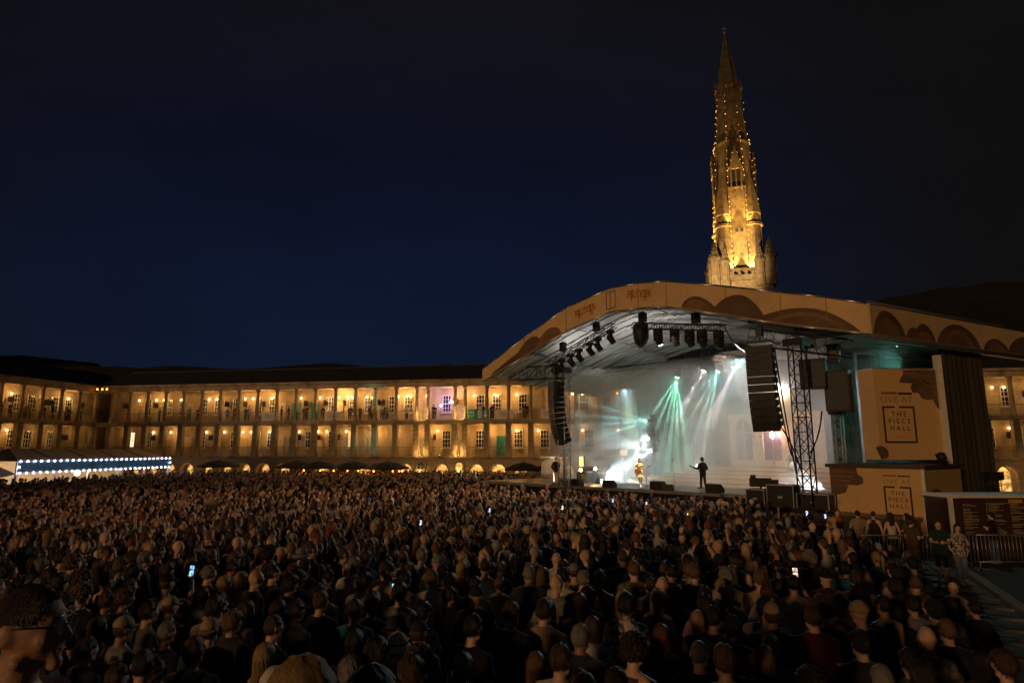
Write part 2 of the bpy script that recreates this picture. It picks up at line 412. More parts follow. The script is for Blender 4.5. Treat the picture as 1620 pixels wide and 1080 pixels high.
def rail_mesh(wd):
    m = MB(); m.b2(-wd/2, wd/2, -.03, .03, 1.0, 1.06).b2(-wd/2, wd/2, -.022, .022, .1, .14)
    n = max(2, int(wd / .15))
    for i in range(1, n): x = -wd/2 + wd * i / n; m.b2(x - .016, x + .016, -.014, .014, .14, 1.0)
    m = m.mesh('railing'); m.materials.append(iron); return m
RAILS = {}
hs_ = MB(); hs_.b2(-.025, .025, -.42, .42, -.3, .3).b2(-.012, .012, -.4, .48, .38, .41).b2(-.008, .008, -.3, -.28, .3, .38).b2(-.008, .008, .28, .3, .3, .38)
HSIGN = hs_.mesh('hanging_sign'); HSIGN.materials.append(black_metal)
WL = MB(); WL.b2(-.06, .06, -.02, 0, -.1, .1).tube((0, -.02, .02), (0, -.16, .1), .015).lathe([(.03, -.12), (.11, -.1), (.10, .08), (.02, .12)], 8, (0, -.19, .08), mi=1)
WALLLAMP = WL.mesh('wall_lamp'); WALLLAMP.materials.append(black_metal); WALLLAMP.materials.append(lamp_glow)
FAN = MB()
for k in range(13):
    t0, t1 = math.pi * k / 13, math.pi * (k + 1) / 13
    FAN.tube((-.86 * math.cos(t0), 0, 1.5 + .86 * math.sin(t0)), (-.86 * math.cos(t1), 0, 1.5 + .86 * math.sin(t1)), .035, n=4)
for k in range(1, 6):
    t = math.pi * k / 6; FAN.tube((-.2 * math.cos(t), 0, 1.5 + .2 * math.sin(t)), (-.86 * math.cos(t), 0, 1.5 + .86 * math.sin(t)), .02, n=4)
FAN.b2(-.9, .9, -.05, .05, 1.45, 1.53).b2(-.9, -.83, -.05, .05, 0, 1.45).b2(.83, .9, -.05, .05, 0, 1.45).b2(-.03, .03, -.04, .04, 0, 1.45).b2(-.83, .83, -.03, .03, .7, .75)
FANM = FAN.mesh('arched_window'); FANM.materials.append(white_paint)
def fan_pane(mat):
    pts = [(-.86, .04, .02), (.86, .04, .02)] + [(.86 * math.cos(math.pi * k / 12), .04, 1.5 + .86 * math.sin(math.pi * k / 12)) for k in range(13)]
    m = MB().poly(pts).mesh('pane'); m.materials.append(mat); return m
glow_arch = mk('lit_shop_window', (.5, .3, .1), .4, bump=0, emit=(1.0, 0.52, 0.14), estr=.9)
t_ = glow_arch.node_tree; b_ = t_.nodes['Principled BSDF']; n_ = t_.nodes.new('ShaderNodeTexNoise'); n_.inputs['Scale'].default_value = 2.6; c_ = t_.nodes.new('ShaderNodeTexCoord'); t_.links.new(c_.outputs['Object'], n_.inputs['Vector'])
r_ = t_.nodes.new('ShaderNodeMapRange'); r_.inputs['From Min'].default_value = .35; r_.inputs['From Max'].default_value = .7; r_.inputs['To Min'].default_value = .25; r_.inputs['To Max'].default_value = 1.5
t_.links.new(n_.outputs['Fac'], r_.inputs['Value']); t_.links.new(r_.outputs['Result'], b_.inputs['Emission Strength'])
FANP = {'dark': fan_pane(dark_glass), 'warm': fan_pane(glow_arch)}

LAMP_COL = (1.0, 0.52, 0.155)
def bay_parts(root, xc, wd, rnd, floor, style, lit, power):
    z = F2 if floor == 2 else F1
    items = {'w': [('w', 0)], 'wd': [('w', -.52), ('d', .62)], 'd': [('d', .1)], 'dw': [('d', -.6), ('w', .55)], 'W': [('W', 0)], 't': [('t', 0)], 'P': [('P', 0)], 'n': []}[style]
    for k, dx in items:
        if k in 'wWP':
            o = link('window', SASH, root, (xc + dx, GD - .06, z + .95))
            link('pane', PANE['warm' if k == 'W' else 'pale' if k == 'P' else 'dark'], o)
        else:
            link('door', DOOR['teal' if k == 't' else 'cream'], root, (xc + dx, GD - .02, z + .02))
    if rnd.random() < .45:
        link('hanging_sign', HSIGN, root, (xc + rnd.choice((-1, 1)) * (wd / 2 - .3), GD - .5, z + 2.15))
    if lit is not None:
        power = power if lit else power * .3  # unlit bays get a dim lamp too, added as fill
        lx = xc + (wd / 2 - .45) * rnd.choice((-1, 1)) * .9
        link('wall_lamp', WALLLAMP, root, (lx, GD - .01, z + 2.75))
        lamp('gallery_lamp', 'POINT', (lx, GD - 1.15, z + 2.85), power * rnd.choice((.55, .8, 1.0, 1.1, 1.35)), LAMP_COL, 0.12, parent=root)
def railing(root, x0, x1, z):
    wd = round(x1 - x0 - (.42 if z > 5 else .60), 2)
    if wd not in RAILS: RAILS[wd] = rail_mesh(wd)
    return link('railing', RAILS[wd], root, ((x0 + x1) / 2, .02, z))

def wing(name, label, loc, rz, edges, x_lo, x_hi, spec, seed, arch_lit):
    rnd = random.Random(seed)
    root = thing(name, label, 'building', loc, rz)
    # carcass
    m = MB()
    m.b2(x_lo, x_hi, GD, GD + .3, 0, TOP)                     # back wall of the galleries
    m.b2(x_lo, x_hi, GD + .3, 7.5, 0, TOP + .3)
    m.build('wall', plaster, root)
    for z0, z1, y0, nm in ((F1 - .28, F1, -.28, 'floor_slab'), (F2 - .5, F2, -.2, 'floor_slab'), (TOP - .1, TOP + .55, -.15, 'entablature')):
        s = MB(); s.b2(x_lo, x_hi, y0, GD - .003, z0, z1)
        s.b2(x_lo, x_hi, y0 - .12, y0 - .003, z1 - .14, z1 - .02)
        s.build(nm, stone_trim, root)
    e = MB(); e.b2(x_lo, x_hi, -.45, -.28, TOP + .42, TOP + .68); e.build('cornice', stone_trim, root)
    rf = MB(); rf.add([(x_lo, -.6, TOP + .72), (x_hi, -.6, TOP + .72), (x_hi, 5.2, TOP + 2.9), (x_lo, 5.2, TOP + 2.9), (x_hi, 9, TOP + 1.2), (x_lo, 9, TOP + 1.2), (x_lo, -.6, TOP + .69), (x_hi, -.6, TOP + .69)],
                      [(0, 1, 2, 3), (3, 2, 4, 5), (0, 6, 7, 1)])
    rf.b2(x_lo, x_hi, 5.05, 5.35, TOP + 2.88, TOP + 3.02)
    rf.build('roof', slate, root)
    AR = {}
    for i, (x0, x1) in enumerate(zip(edges, edges[1:])):
        wd = x1 - x0; xc = (x0 + x1) / 2
        sp = spec(i, xc, rnd)
        link('column', COLM, root, (x0, .06, F2)); link('pier', PIER, root, (x0, .08, F1))
        railing(root, x0, x1, F2)
        if sp.get('midrail', True): railing(root, x0, x1, F1)
        bay_parts(root, xc, wd, rnd, 2, sp['top'], sp['tl'], sp.get('tp', 95))
        bay_parts(root, xc, wd, rnd, 1, sp['mid'], sp['ml'], sp.get('mp', 60))
        k = round(wd, 2); oc = sp.get('oculus')
        if oc:
            pw = MB(); pw.b2(-wd/2, wd/2, 0, .5, 0, F1 - .285); pw.build('pier_wall', stone, root, (xc, 0, 0))
            ring = MB()
            for q in range(20):
                t0, t1 = 2*math.pi*q/20, 2*math.pi*(q+1)/20
                for ra, rb, ya, yb in ((.40, .58, -.12, -.12), (.58, .58, -.12, 0), (.40, .40, .0, -.12)):
                    ring.add([(ra*math.cos(t0), ya, ra*math.sin(t0)), (ra*math.cos(t1), ya, ra*math.sin(t1)), (rb*math.cos(t1), yb, rb*math.sin(t1)), (rb*math.cos(t0), yb, rb*math.sin(t0))], [(0, 1, 2, 3)])
            ro = ring.build('round_window', stone_trim, root, (xc, 0, 2.15))
            MB().poly([(.41*math.cos(2*math.pi*q/20), -.02, .41*math.sin(2*math.pi*q/20)) for q in range(20)]).build('pane', glow_arch if oc == 2 else dark_glass, ro)
            MB().b2(-.4, .4, -.05, -.022, -.02, .02).b2(-.02, .02, -.05, -.022, -.4, .4).build('glazing_bar', stone_trim, ro)
        else:
            a = min(.92, wd / 2 - .28)
            if k not in AR:
                AR[k] = arch_panel(wd / 2, a, 1.5, F1 - .285).mesh('arch'); AR[k].materials.append(stone)
            link('arch', AR[k], root, (xc, 0, 0))
            lt = arch_lit(i, xc, rnd)
            o = link('arched_window', FANM, root, (xc, 1.25, 0)); o.scale = (a / .9, 1, 1)
            link('pane', FANP['warm' if lt else 'dark'], o)
            MB().b2(-wd/2, -a*.98, 1.3, 1.4, 0, 2.9).b2(a*.98, wd/2, 1.3, 1.4, 0, 2.9).b2(-a*.98, a*.98, 1.3, 1.4, 2.42, 2.9).build('inner_wall', plaster, root, (xc, 0, 0))
            if lt: lamp('arcade_lamp', 'POINT', (xc + .3, .9, 2.2), 16 * lt, LAMP_COL, .1, parent=root)
    link('column', COLM, root, (edges[-1], .06, F2)); link('pier', PIER, root, (edges[-1], .08, F1))
    return root

C0 = Vector((-51.5, 78.5, 0)); FD = Vector((.984, -.178, 0)).normalized(); FA = math.atan2(FD.y, FD.x)
FN = Vector((-FD.y, FD.x, 0))
def far_x(px, py=690): return (at_plane(px, py, C0, FN) - C0).dot(FD)
port = [far_x(p) for p in (658, 676, 719, 735)]
PITCHB = 2.45
edges = []
x = port[0]
while x > 1.5: edges.insert(0, x); x -= PITCHB
edges += port[1:]
x = port[-1] + PITCHB
while x < 112: edges.append(x); x += PITCHB
iport = edges.index(port[0])
def spec_far(i, xc, rnd):
    k = i - iport
    vis = xc < far_x(1010) or xc > far_x(1540)
    tops = {-1: ('wd', 1), -2: ('w', 0), -3: ('wd', 1), -4: ('w', 1), -5: ('wd', 1), -6: ('t', 0), -7: ('t', 0), -8: ('wd', 1), -9: ('w', 1), -10: ('wd', 0), -11: ('wd', 1), -12: ('w', 0), -13: ('wd', 0), -14: ('w', 1), -15: ('wd', 0), -16: ('d', 0), -17: ('wd', 1),
            0: ('n', 0), 1: ('w', 1), 2: ('n', 0), 3: ('w', 0), 4: ('wd', 1), 5: ('w', 1), 6: ('n', 0), 7: ('wd', 1)}
    mids = {-1: ('n', 0), -2: ('d', 0), -3: ('d', 1), -4: ('W', 0), -5: ('w', 0), -6: ('wd', 1), -7: ('t', 0), -8: ('wd', 1), -9: ('w', 0), -10: ('wd', 1), -11: ('n', 0), -12: ('w', 0), -13: ('wd', 1), -14: ('n', 0), -15: ('w', 0), -16: ('P', 0), -17: ('wd', 0),
            0: ('n', 0), 1: ('w', 1), 2: ('n', 0), 3: ('w', 1), 4: ('t', 0), 5: ('wd', 1), 6: ('w', 1), 7: ('w', 0)}
    t, tl = tops.get(k, ('wd', i % 3 == 0)); m_, ml = mids.get(k, ('w', i % 4 == 0))
    if not vis: tl = ml = None
    tp = 135 if -9 < k < 6 else 70
    if k >= 6: tp = 45
    if xc > far_x(1400): tp = 70
    return dict(top=t, tl=tl, mid=m_, ml=ml, tp=tp, mp=(85 if -9 < k < 7 else 55), oculus=(1 if k == 0 else 2 if k == 2 else 0))
def lit_far(i, xc, rnd):
    k = i - iport
    if xc > far_x(1540): return 1.0
    if xc > far_x(960): return 0
    return {-1: 1, -3: 1, -5: 1, -7: .6, -8: .5, -10: .6, -12: .8, -14: .5, 1: 1.4, 3: 1.5, 4: 1.5, 5: .8}.get(k, .25 if k % 2 else 0)
far = wing('galleried_hall', 'long sandstone galleried hall with arcades and lamplit balconies behind the crowd', C0, FA, edges, 0.0, 114.0, spec_far, 3, lit_far)

# left wing meets it at the corner
LA = FA + math.pi / 2; LD = Vector((-FD.y, FD.x, 0)) ; L0 = C0 - LD * 24.5
ledges = [24.5 - PITCHB * k - .02 for k in range(9, -1, -1)]
def spec_left(i, xc, rnd):
    k = 8 - i                                   # 0 at the corner
    tl = {0: 1, 1: 1, 2: 0, 3: 1, 4: 1, 5: 0, 6: 1}.get(k, 1)
    return dict(top='wd' if k % 2 == 0 else 'w', tl=tl, mid={0: 'n', 1: 'w', 2: 'wd', 3: 'w'}.get(k, 'wd'), ml={2: 1, 3: 1}.get(k, 0), tp=85, mp=55)
left = wing('galleried_hall', 'sandstone hall wing at the left edge with a crowded balcony behind the bar tent', L0, LA, ledges, -130.0, 31.5, spec_left, 5, lambda i, x, r: .3 if i % 2 else 0)

# corner floodlights under the cornice
for i, (dx, lab) in enumerate(((.55, 'leftmost of three red orange floodlights at the corner cornice'), (1.25, 'middle one of three red orange floodlights at the corner cornice'), (1.9, 'rightmost of three red orange floodlights at the corner cornice'))):
    p = C0 + FD * dx - FN * .55 + Vector((0, 0, TOP + .25))
    t = thing('floodlight', lab, 'floodlight', p, FA, 'corner floodlights')
    MB().b2(-.14, .14, -.1, .12, -.1, .1).b2(-.02, .02, .1, .5, -.03, .03).build('housing', black_metal, t)
    MB().b2(-.12, .12, -.125, -.103, -.09, .09).build('lens', bulb_orange, t)

# portico: fairy lights round the columns, small uplights
for i, px_ in enumerate((658, 676, 719, 735)):
    xx = port[i]
    for z0, hgt, rr in ((F1, 3.7, .40), (F2, 3.7, .27)):
        b = MB(); n = 34 if z0 == F1 else 26
        for k in range(n):
            t = k * 1.25; b.sphere((rr * math.cos(t), rr * math.sin(t), .15 + (hgt - .2) * k / n), .021, 5, 3)
        o = b.build('fairy_light_string', bulb_warm, far, (xx, .07, z0)); o['kind'] = 'stuff'
for xx, z0 in ((port[0] - .05, F2), (port[1], F2), (port[2], F2), (port[3], F2), ((port[1]+port[2])/2, F1), (port[0] + .6, F1), (port[3] - .6, F1)):
    MB().lathe([(.06, 0), (.09, .12), (.08, .14)], 8).lathe([(.07, .141), (.02, .16)], 8, mi=1).build('uplight', [black_metal, lamp_glow], far, (xx + .0, -.34, z0))
    lamp('portico_uplight', 'SPOT', (xx, -.36, z0 + .2), 240, (1, .62, .2), .05, aim=(xx, .15, z0 + 3.5), cone=R(60), parent=far)
for k in (0, 2):
    for z0 in (F1, F2): lamp('portico_fill', 'POINT', ((port[k] + port[k+1]) / 2, -.55, z0 + .45), 75, (1, .56, .16), .06, parent=far)  # bare point lamps added to brighten the whole portico
for k in (0, 2):      # lamps under the round windows
    xx = (port[k] + port[k+1]) / 2
    MB().lathe([(.05, -.2), (.12, 0), (.10, .1)], 8, mi=0).sphere((0, 0, .12), .08, 6, 4, mi=1).build('uplight', [black_metal, lamp_glow], far, (xx, -.3, 1.45))
    lamp('round_window_uplight', 'POINT', (xx, -.45, 1.65), 26, (1, .6, .2), .06, parent=far)
lamp('portico_lamp', 'POINT', ((port[1] + port[2]) / 2, GD - 1.4, F2 + 2.2), 190, (.55, .38, 1.0), .1, parent=far)
b = MB(); b.b2(-.1, .1, -.08, .08, -.12, .12).build('violet_spot', black_metal, far, ((port[1] + port[2]) / 2 - .2, .55, F2 + 1.6))
MB().sphere((0, 0, 0), .1, 8, 6).build('violet_spot', emis('violet_lamp_glow', (.55, .35, 1.0), 60), far, ((port[1] + port[2]) / 2 - .2, .45, F2 + 1.6))
MB().sphere((0, 0, 0), .08, 8, 6).build('amber_spot', emis('amber_lamp_glow', (1, .6, .15), 40), far, ((port[1] + port[2]) / 2 + 1.15, .5, F2 + 1.95))
# ================================================================== church spire behind the stage
SPY = 95.0
tip = at_depth(1146, 54, SPY)
SC = Vector((tip.x, SPY, 0))
def spz(py): return at_depth(1165, py, SPY).z
def spw(px_w, py):                      # metres for a width in the picture at that height
    return (at_depth(1165 + px_w, py, SPY).x - at_depth(1165, py, SPY).x)
gold = mk_courses('spire_sandstone', (0.095, 0.075, 0.048), (0.2,), 0.9, 0.45, bump=0.6, var=0.6)
sp = thing('church_spire', 'tall gothic church spire lit gold by floodlights behind the stage roof', 'spire', SC, R(-13))
def ngon(r, z, n=8, off=math.pi / 8): return [Vector((r * math.cos(off + 2 * math.pi * i / n), r * math.sin(off + 2 * math.pi * i / n), z)) for i in range(n)]
def loft(rings):
    m = MB()
    for r in rings: m.v += [tuple(p) for p in r]
    n = len(rings[0])
    for k in range(len(rings) - 1):
        for i in range(n): m.f.append((k*n+i, k*n+(i+1) % n, (k+1)*n+(i+1) % n, (k+1)*n+i)); m.m.append(0); m.sm.append(False)
    m.f.append(tuple(reversed(range(n)))); m.m.append(0); m.sm.append(False)
    return m
zb = spz(447)                                        # tower top
tw = spw(40, 447)
t = MB(); t.b2(-tw*.93, tw*.93, -tw*.93, tw*.93, 0, zb - .6)
for sx in (-1, 1):
    for sy in (-1, 1): t.b2(sx*tw*.93 - sx*1.2, sx*tw*.93 + sx*.5, sy*tw*.93 - sy*1.2, sy*tw*.93 + sy*.5, 0, zb - .4)
t.b2(-tw*1.02, tw*1.02, -tw*1.02, tw*1.02, zb - .59, zb - .1)
t.build('tower', gold, sp)
# pierced parapet on each side
pr = MB(); L = tw * 1.7
pr.b2(-L/2, L/2, -.15, .15, 0, .22).b2(-L/2, L/2, -.15, .15, 1.05, 1.3)
n = 7
for i in range(n + 1): x = -L/2 + L * i / n; pr.b2(x - .11, x + .11, -.13, .13, .22, 1.05)
for i in range(n):
    x = -L/2 + L * (i + .5) / n
    for q in range(10):
        t0, t1 = 2*math.pi*q/10, 2*math.pi*(q+1)/10
        pr.tube((x + .36*math.cos(t0), 0, .635 + .36*math.sin(t0)), (x + .36*math.cos(t1), 0, .635 + .36*math.sin(t1)), .09, n=4, caps=False)
prm = pr.mesh('parapet'); prm.materials.append(gold)
for k in range(4):
    a = k * math.pi / 2; link('parapet', prm, sp, (tw * math.sin(a), -tw * math.cos(a), zb - .1), a)
# corner pinnacles, crocketed
def pinnacle(h, r):
    m = MB(); m.lathe([(r, 0), (r, h*.55), (r*1.25, h*.57), (r*1.25, h*.62), (r*.85, h*.64), (.06, h*.97), (.12, h*.98), (.02, h)], 8, smooth=False)
    for k in range(4):
        for j in range(4):
            rr = r * .85 * (1 - j / 4.6); a = k * math.pi / 2 + math.pi/4
            m.sphere((rr * math.cos(a), rr * math.sin(a), h * (.66 + .075 * j)), r * .24, 5, 4)
    for k in range(4):
        a = k * math.pi / 2; m.box((r*.98*math.cos(a), r*.98*math.sin(a), h*.3), (.12, r*.5, h*.4), a)
    m = m.mesh('pinnacle'); m.materials.append(gold); return m
PIN = pinnacle(7.6, .8)
for sx in (-1, 1):
    for sy in (-1, 1):
        for dx, dy, s_ in ((0, 0, 1), (-1.45 * sx, 0.1 * sy, .86), (0.1 * sx, -1.45 * sy, .86)):
            o = link('pinnacle', PIN, sp, (sx * tw * 1.0 + dx, sy * tw * 1.0 + dy, zb - 1.6)); o.scale = (s_, s_, s_)
# octagonal drum with corner turrets
z1 = spz(376); r0 = spw(31, 430)
loft([ngon(r0, zb - 1.2), ngon(r0 * .97, z1), ngon(r0 * .93, spz(330))]).build('drum', gold, sp)
tr = spw(12.5, 410)
tm = MB(); h = z1 - zb + .8
tm.lathe([(tr, -1.4), (tr, h), (tr*1.2, h + .1), (tr*1.2, h + .45), (tr, h + .5), (tr*.95, h + 1.9), (tr*1.05, h + 2.0), (.05, h + 9.5)], 8, smooth=False)
for k in range(8):
    a = k * math.pi / 4 + math.pi / 8
    tm.box((tr*.92*math.cos(a), tr*.92*math.sin(a), h + 1.2), (.1, tr*.35, .9), a)
tmm = tm.mesh('turret'); tmm.materials.append(gold)
for k in range(4):
    a = math.pi / 4 + k * math.pi / 2; link('turret', tmm, sp, (r0 * .98 * math.cos(a), r0 * .98 * math.sin(a), zb))
# the spire itself
prof = [(330, 31), (310, 30), (262, 27), (236, 25), (231, 25.5), (229, 23.5), (200, 21), (150, 17), (110, 11.5), (54, .6)]
rings = [ngon(spw(w_, py), spz(py)) for py, w_ in prof]
loft(rings).build('spire', gold, sp)
rb = MB()
for i in range(8):
    for k in range(len(rings) - 1): rb.tube(rings[k][i], rings[k+1][i], .2 * (1 - k / 14), .2 * (1 - (k+1) / 14), n=5, caps=False)
rb.build('rib', gold, sp)
MB().lathe([(.05, 0), (.22, .25), (.28, .4), (.06, .6), (.05, 1.6)], 8).b2(-.4, .4, -.04, .04, 1.1, 1.2).build('finial', iron, sp, (0, 0, spz(56)))
# lucarnes: gabled two-light windows on the broad faces
def lucarne(wd, ht, gable):
    m = MB(); m.b2(-wd/2, -wd/2 + .22, -.5, .6, 0, ht).b2(wd/2 - .22, wd/2, -.5, .6, 0, ht).b2(-.08, .08, -.42, .5, 0, ht)
    m.prism([(-wd/2 - .15, -.55, ht), (wd/2 + .15, -.55, ht), (0, -.55, ht + gable)], (0, 1.1, 0))
    for s_ in (-1, 1):
        for j in range(3): m.sphere((s_ * (wd/2 + .1) * (1 - j / 3.2), -.5, ht + .25 + gable * j / 3.2), .16, 5, 4)
    a = m.mesh('lucarne'); a.materials.append(gold)
    return a
darkv = mk('dark_louvre', (.01, .01, .01), .9, bump=0)
for py_b, py_t, wd, wr in ((312, 280, 1.75, 29.5), (160, 146, .8, 16)):
    lm = lucarne(wd, spz(py_t) - spz(py_b), wd * 2.2)
    for k in range(4):
        a = k * math.pi / 2; rr = spw(wr, py_b) * .93
        o = link('lucarne', lm, sp, (rr * math.sin(a), -rr * math.cos(a), spz(py_b)), a)
        MB().b2(-wd/2 + .2, wd/2 - .2, -.05, .3, .05, spz(py_t) - spz(py_b) - .05).build('louvre', darkv, o)
# tall flat panels between the turrets
for k in range(4):
    a = k * math.pi / 2
    pnl = MB(); wd = r0 * .74; z0_, z1_ = zb, spz(312)
    pnl.b2(-wd/2, wd/2, -.2, .2, z0_, z1_).b2(-wd/2 - .2, -wd/2 - .003, -.35, .2, z0_, z1_ + .2).b2(wd/2 + .003, wd/2 + .2, -.35, .2, z0_, z1_ + .2).b2(-wd/2 - .2, wd/2 + .2, -.36, .2, z1_ + .203, z1_ + .5)
    o = pnl.build('face_panel', gold, sp, (r0 * .93 * math.sin(a), -r0 * .93 * math.cos(a), 0), a)
    for sx in (-.35, .35):
        MB().b2(sx - .22, sx + .22, -.26, -.205, spz(377), spz(372)).build('quatrefoil', darkv, o)
# bulbs strung up the edges
bl = MB()
for i in range(8):
    for k in range(len(prof) - 3):
        n = max(2, int((rings[k+1][i].z - rings[k][i].z) / 1.0))
        for j in range(n):
            p = rings[k][i].lerp(rings[k+1][i], j / n); p = p * 1.0; q = Vector((p.x, p.y, 0)).normalized() * .28
            if random.random() < .72: bl.sphere(p + q * random.uniform(.6, 1.4), random.uniform(.035, .08), 5, 4)
for k in range(4):
    a = k * math.pi / 2
    for sx in (-1, 1):
        for j in range(16):
            zz = zb + 1 + (spz(315) - zb - 1) * j / 16; M = Matrix.Rotation(a, 3, 'Z')
            bl.sphere(M @ Vector((sx * (r0 * .37 + .1), -r0 * .93 - .42, zz)), random.uniform(.045, .075), 5, 4)
o = bl.build('bulb_string', bulb_warm, sp); o['kind'] = 'stuff'
# floodlights round the parapet walk
for k in range(8):
    a = k * math.pi / 4 + math.pi / 8; rr = tw * 1.0 if k % 2 else tw * 1.0
    pos = Vector((rr * math.cos(a), rr * math.sin(a), zb + .45))
    MB().b2(-.2, .2, -.15, .15, -.2, .12).b2(-.16, .16, -.12, .12, .121, .14, mi=1).build('floodlight', [black_metal, lamp_glow], sp, pos, a)
    lamp('spire_floodlight', 'SPOT', pos + Vector((0, 0, .3)), 24000, (1, .52, .11), .15, aim=Vector((0, 0, zb + 19)), cone=R(60), blend=.9, parent=sp)
    p2 = Vector((r0 * 1.35 * math.cos(a), r0 * 1.35 * math.sin(a), z1 + .7)); lamp('spire_floodlight', 'SPOT', p2, 7500, (1, .50, .10), .15, aim=Vector((0, 0, z1 + 16)), cone=R(50), blend=.9, parent=sp)
for k in range(4):
    a = k * math.pi / 2 - math.pi / 2; lamp('spire_long_throw', 'SPOT', (tw * 2.6 * math.cos(a), tw * 2.6 * math.sin(a), zb - 3), 80000, (1, .52, .12), .2, aim=Vector((0, 0, spz(285))), cone=R(34), blend=1, parent=sp)
lamp('spire_front_flood', 'SPOT', (-8, -24, 16), 190000, (1, .62, .26), .3, aim=(0, 0, zb + 3), cone=R(24), blend=.8, parent=sp)
# ================================================================== the stage
SP = Vector((8.0, 37.0, 0)); SU = Vector((.70, -.714, 0)).normalized(); SV = Vector((-SU.y, SU.x, 0)); SA = math.atan2(SU.y, SU.x)
def S(s_, w_, z): return SP + SU * s_ + SV * w_ + Vector((0, 0, z))
def on_w(px, py, w_):
    """stage coordinates (s, z) of a sight line at stage depth w"""
    p = at_plane(px, py, S(0, w_, 0), SV); d = p - SP
    return d.dot(SU), p.z
def SL(px, py, w_):
    s_, z = on_w(px, py, w_); return Vector((s_, w_, z))
DECK = 1.7
canvas = mk('tan_roof_canvas', (0.64, 0.45, 0.235), 0.75, var=0.16, scale=0.5, bump=0.35, bscale=1.6)
swirl_a = mk('brown_print', (0.125, 0.075, 0.046), 0.75, var=0.35, scale=0.9, bump=0.05)
swirl_b = mk('rust_print', (0.21, 0.12, 0.062), 0.75, var=0.25, scale=1.2, bump=0.05)
print_orange = mk('orange_print', (0.42, 0.13, 0.02), 0.75, var=0.2, bump=0)
print_dark = mk('dark_print', (0.025, 0.018, 0.014), 0.7, var=0.2, bump=0)
membrane = mk('white_roof_membrane', (0.42, 0.41, 0.38), 0.7, var=0.12, scale=0.5, bump=0.2, bscale=1.5)
deckm = mk('stage_deck', (0.055, 0.05, 0.045), 0.35, var=0.4, scale=1.2, bump=0.1, stretch=(1, 8, 1))
blackcloth = mk('black_drape', (0.012, 0.012, 0.013), 0.95, var=0.5, scale=0.8, bump=0.6, stretch=(6, 6, .4))
greycloth = mk('grey_gauze', (0.022, 0.024, 0.025), 0.95, var=0.3, scale=0.5, bump=0.4, stretch=(4, 4, .3))
cream_set = mk('cream_set_paint', (0.55, 0.42, 0.25), 0.7, var=0.18, scale=0.8, bump=0.1)
cream_step = mk('pale_timber_step', (0.56, 0.36, 0.16), 0.55, var=0.2, scale=0.9, bump=0.1, stretch=(.5, 6, 6))

# --- roof
RF = [(763, 603), (830, 563), (896, 523), (966, 492), (1010, 486), (1055, 484), (1150, 498), (1237, 512), (1310, 520), (1376, 527)]
RT = [(762, 586), (830, 534), (896, 488), (966, 457), (1010, 449), (1059, 445), (1150, 454), (1237, 463), (1310, 471), (1376, 481)]
W0 = -0.35
bot = [on_w(x, y, W0) for x, y in RF]; top = [on_w(x, y, W0) for x, y in RT]
top = [(b[0], t[1]) for b, t in zip(bot, top)]
roof = thing('stage_roof', 'arched tan canvas stage roof with brown swirls printed along its front', 'stage roof', SP, SA)
def band(pts_b, pts_t, y, th):
    m = MB()
    for i in range(len(pts_b) - 1):
        (a, az), (b, bz) = pts_b[i], pts_b[i+1]; (c, cz), (d, dz) = pts_t[i], pts_t[i+1]
        m.add([(a, y, az), (b, y, bz), (d, y, dz), (c, y, cz), (a, y + th, az), (b, y + th, bz), (d, y + th, dz), (c, y + th, cz)],
              [(0, 1, 2, 3), (5, 4, 7, 6), (0, 4, 5, 1), (3, 2, 6, 7)])
    return m
band(bot, top, W0, .12).build('front_fascia', canvas, roof)
for i in range(1, len(bot) - 1):
    m = MB(); a, az = bot[i]; b, bz = top[i]; m.b2(a - .012, a + .012, W0 - .022, W0 - .002, az + .02, bz - .02)
    for k in range(5): m.tube((a - .07, W0 - .012, az + .12 + (bz - az - .2) * k / 5), (a + .07, W0 - .012, az + .2 + (bz - az - .2) * k / 5), .006, n=4)
    m.build('canvas_seam', swirl_b, roof)
tb = MB()
for i in range(len(top) - 1): tb.tube((top[i][0], W0 + .05, top[i][1] + .05), (top[i+1][0], W0 + .05, top[i+1][1] + .05), .06, n=6)
tb.build('top_edge_tube', alu, roof)
tb = MB()
for i in range(len(bot) - 1): tb.tube((bot[i][0], W0 + .02, bot[i][1] - .04), (bot[i+1][0], W0 + .02, bot[i+1][1] - .04), .045, n=6)
tb.build('bottom_edge_tube', alu, roof)
RB = 13.5                                                # roof depth
sk = MB()
for i in range(len(top) - 1):
    (a, az), (b, bz) = top[i], top[i+1]
    sk.add([(a, W0 + .12, az), (b, W0 + .12, bz), (b, RB, bz - .8), (a, RB, az - .8)], [(0, 1, 2, 3)])
sk.build('roof_skin', canvas, roof)
sk = MB()
for i in range(len(bot) - 1):
    (a, az), (b, bz) = bot[i], bot[i+1]
    sk.add([(a, W0 + .13, az + .5), (b, W0 + .13, bz + .5), (b, RB, bz - .4), (a, RB, az - .4)], [(0, 1, 2, 3)])
sk.build('roof_lining', membrane, roof)
for k, w_ in enumerate((.6, 2.2, 3.8, 5.4, 7.0, 8.6, 10.2, 11.8)):     # arched purlin ribs
    m = MB(); dz = .9 * w_ / RB
    for i in range(len(bot) - 1):
        (a, az), (b, bz) = bot[i], bot[i+1]
        for off in (.42, .12):
            m.tube((a, w_, az + off - dz), (b, w_, bz + off - dz), .035, n=5)
        for j in range(3):
            u0, u1 = j / 3, (j + 1) / 3
            m.tube((a + (b-a)*u0, w_, az + (bz-az)*u0 + .12 - dz), (a + (b-a)*u1, w_, az + (bz-az)*u1 + .42 - dz), .018, n=4, caps=False)
    m.build('roof_rib', alu, roof)
for i in range(1, len(bot) - 1):                                     # long purlins from front to back
    a, az = bot[i]
    MB().tube((a, 0, az + .3), (a, 13, az - .55), .04, n=5).build('purlin', alu, roof)

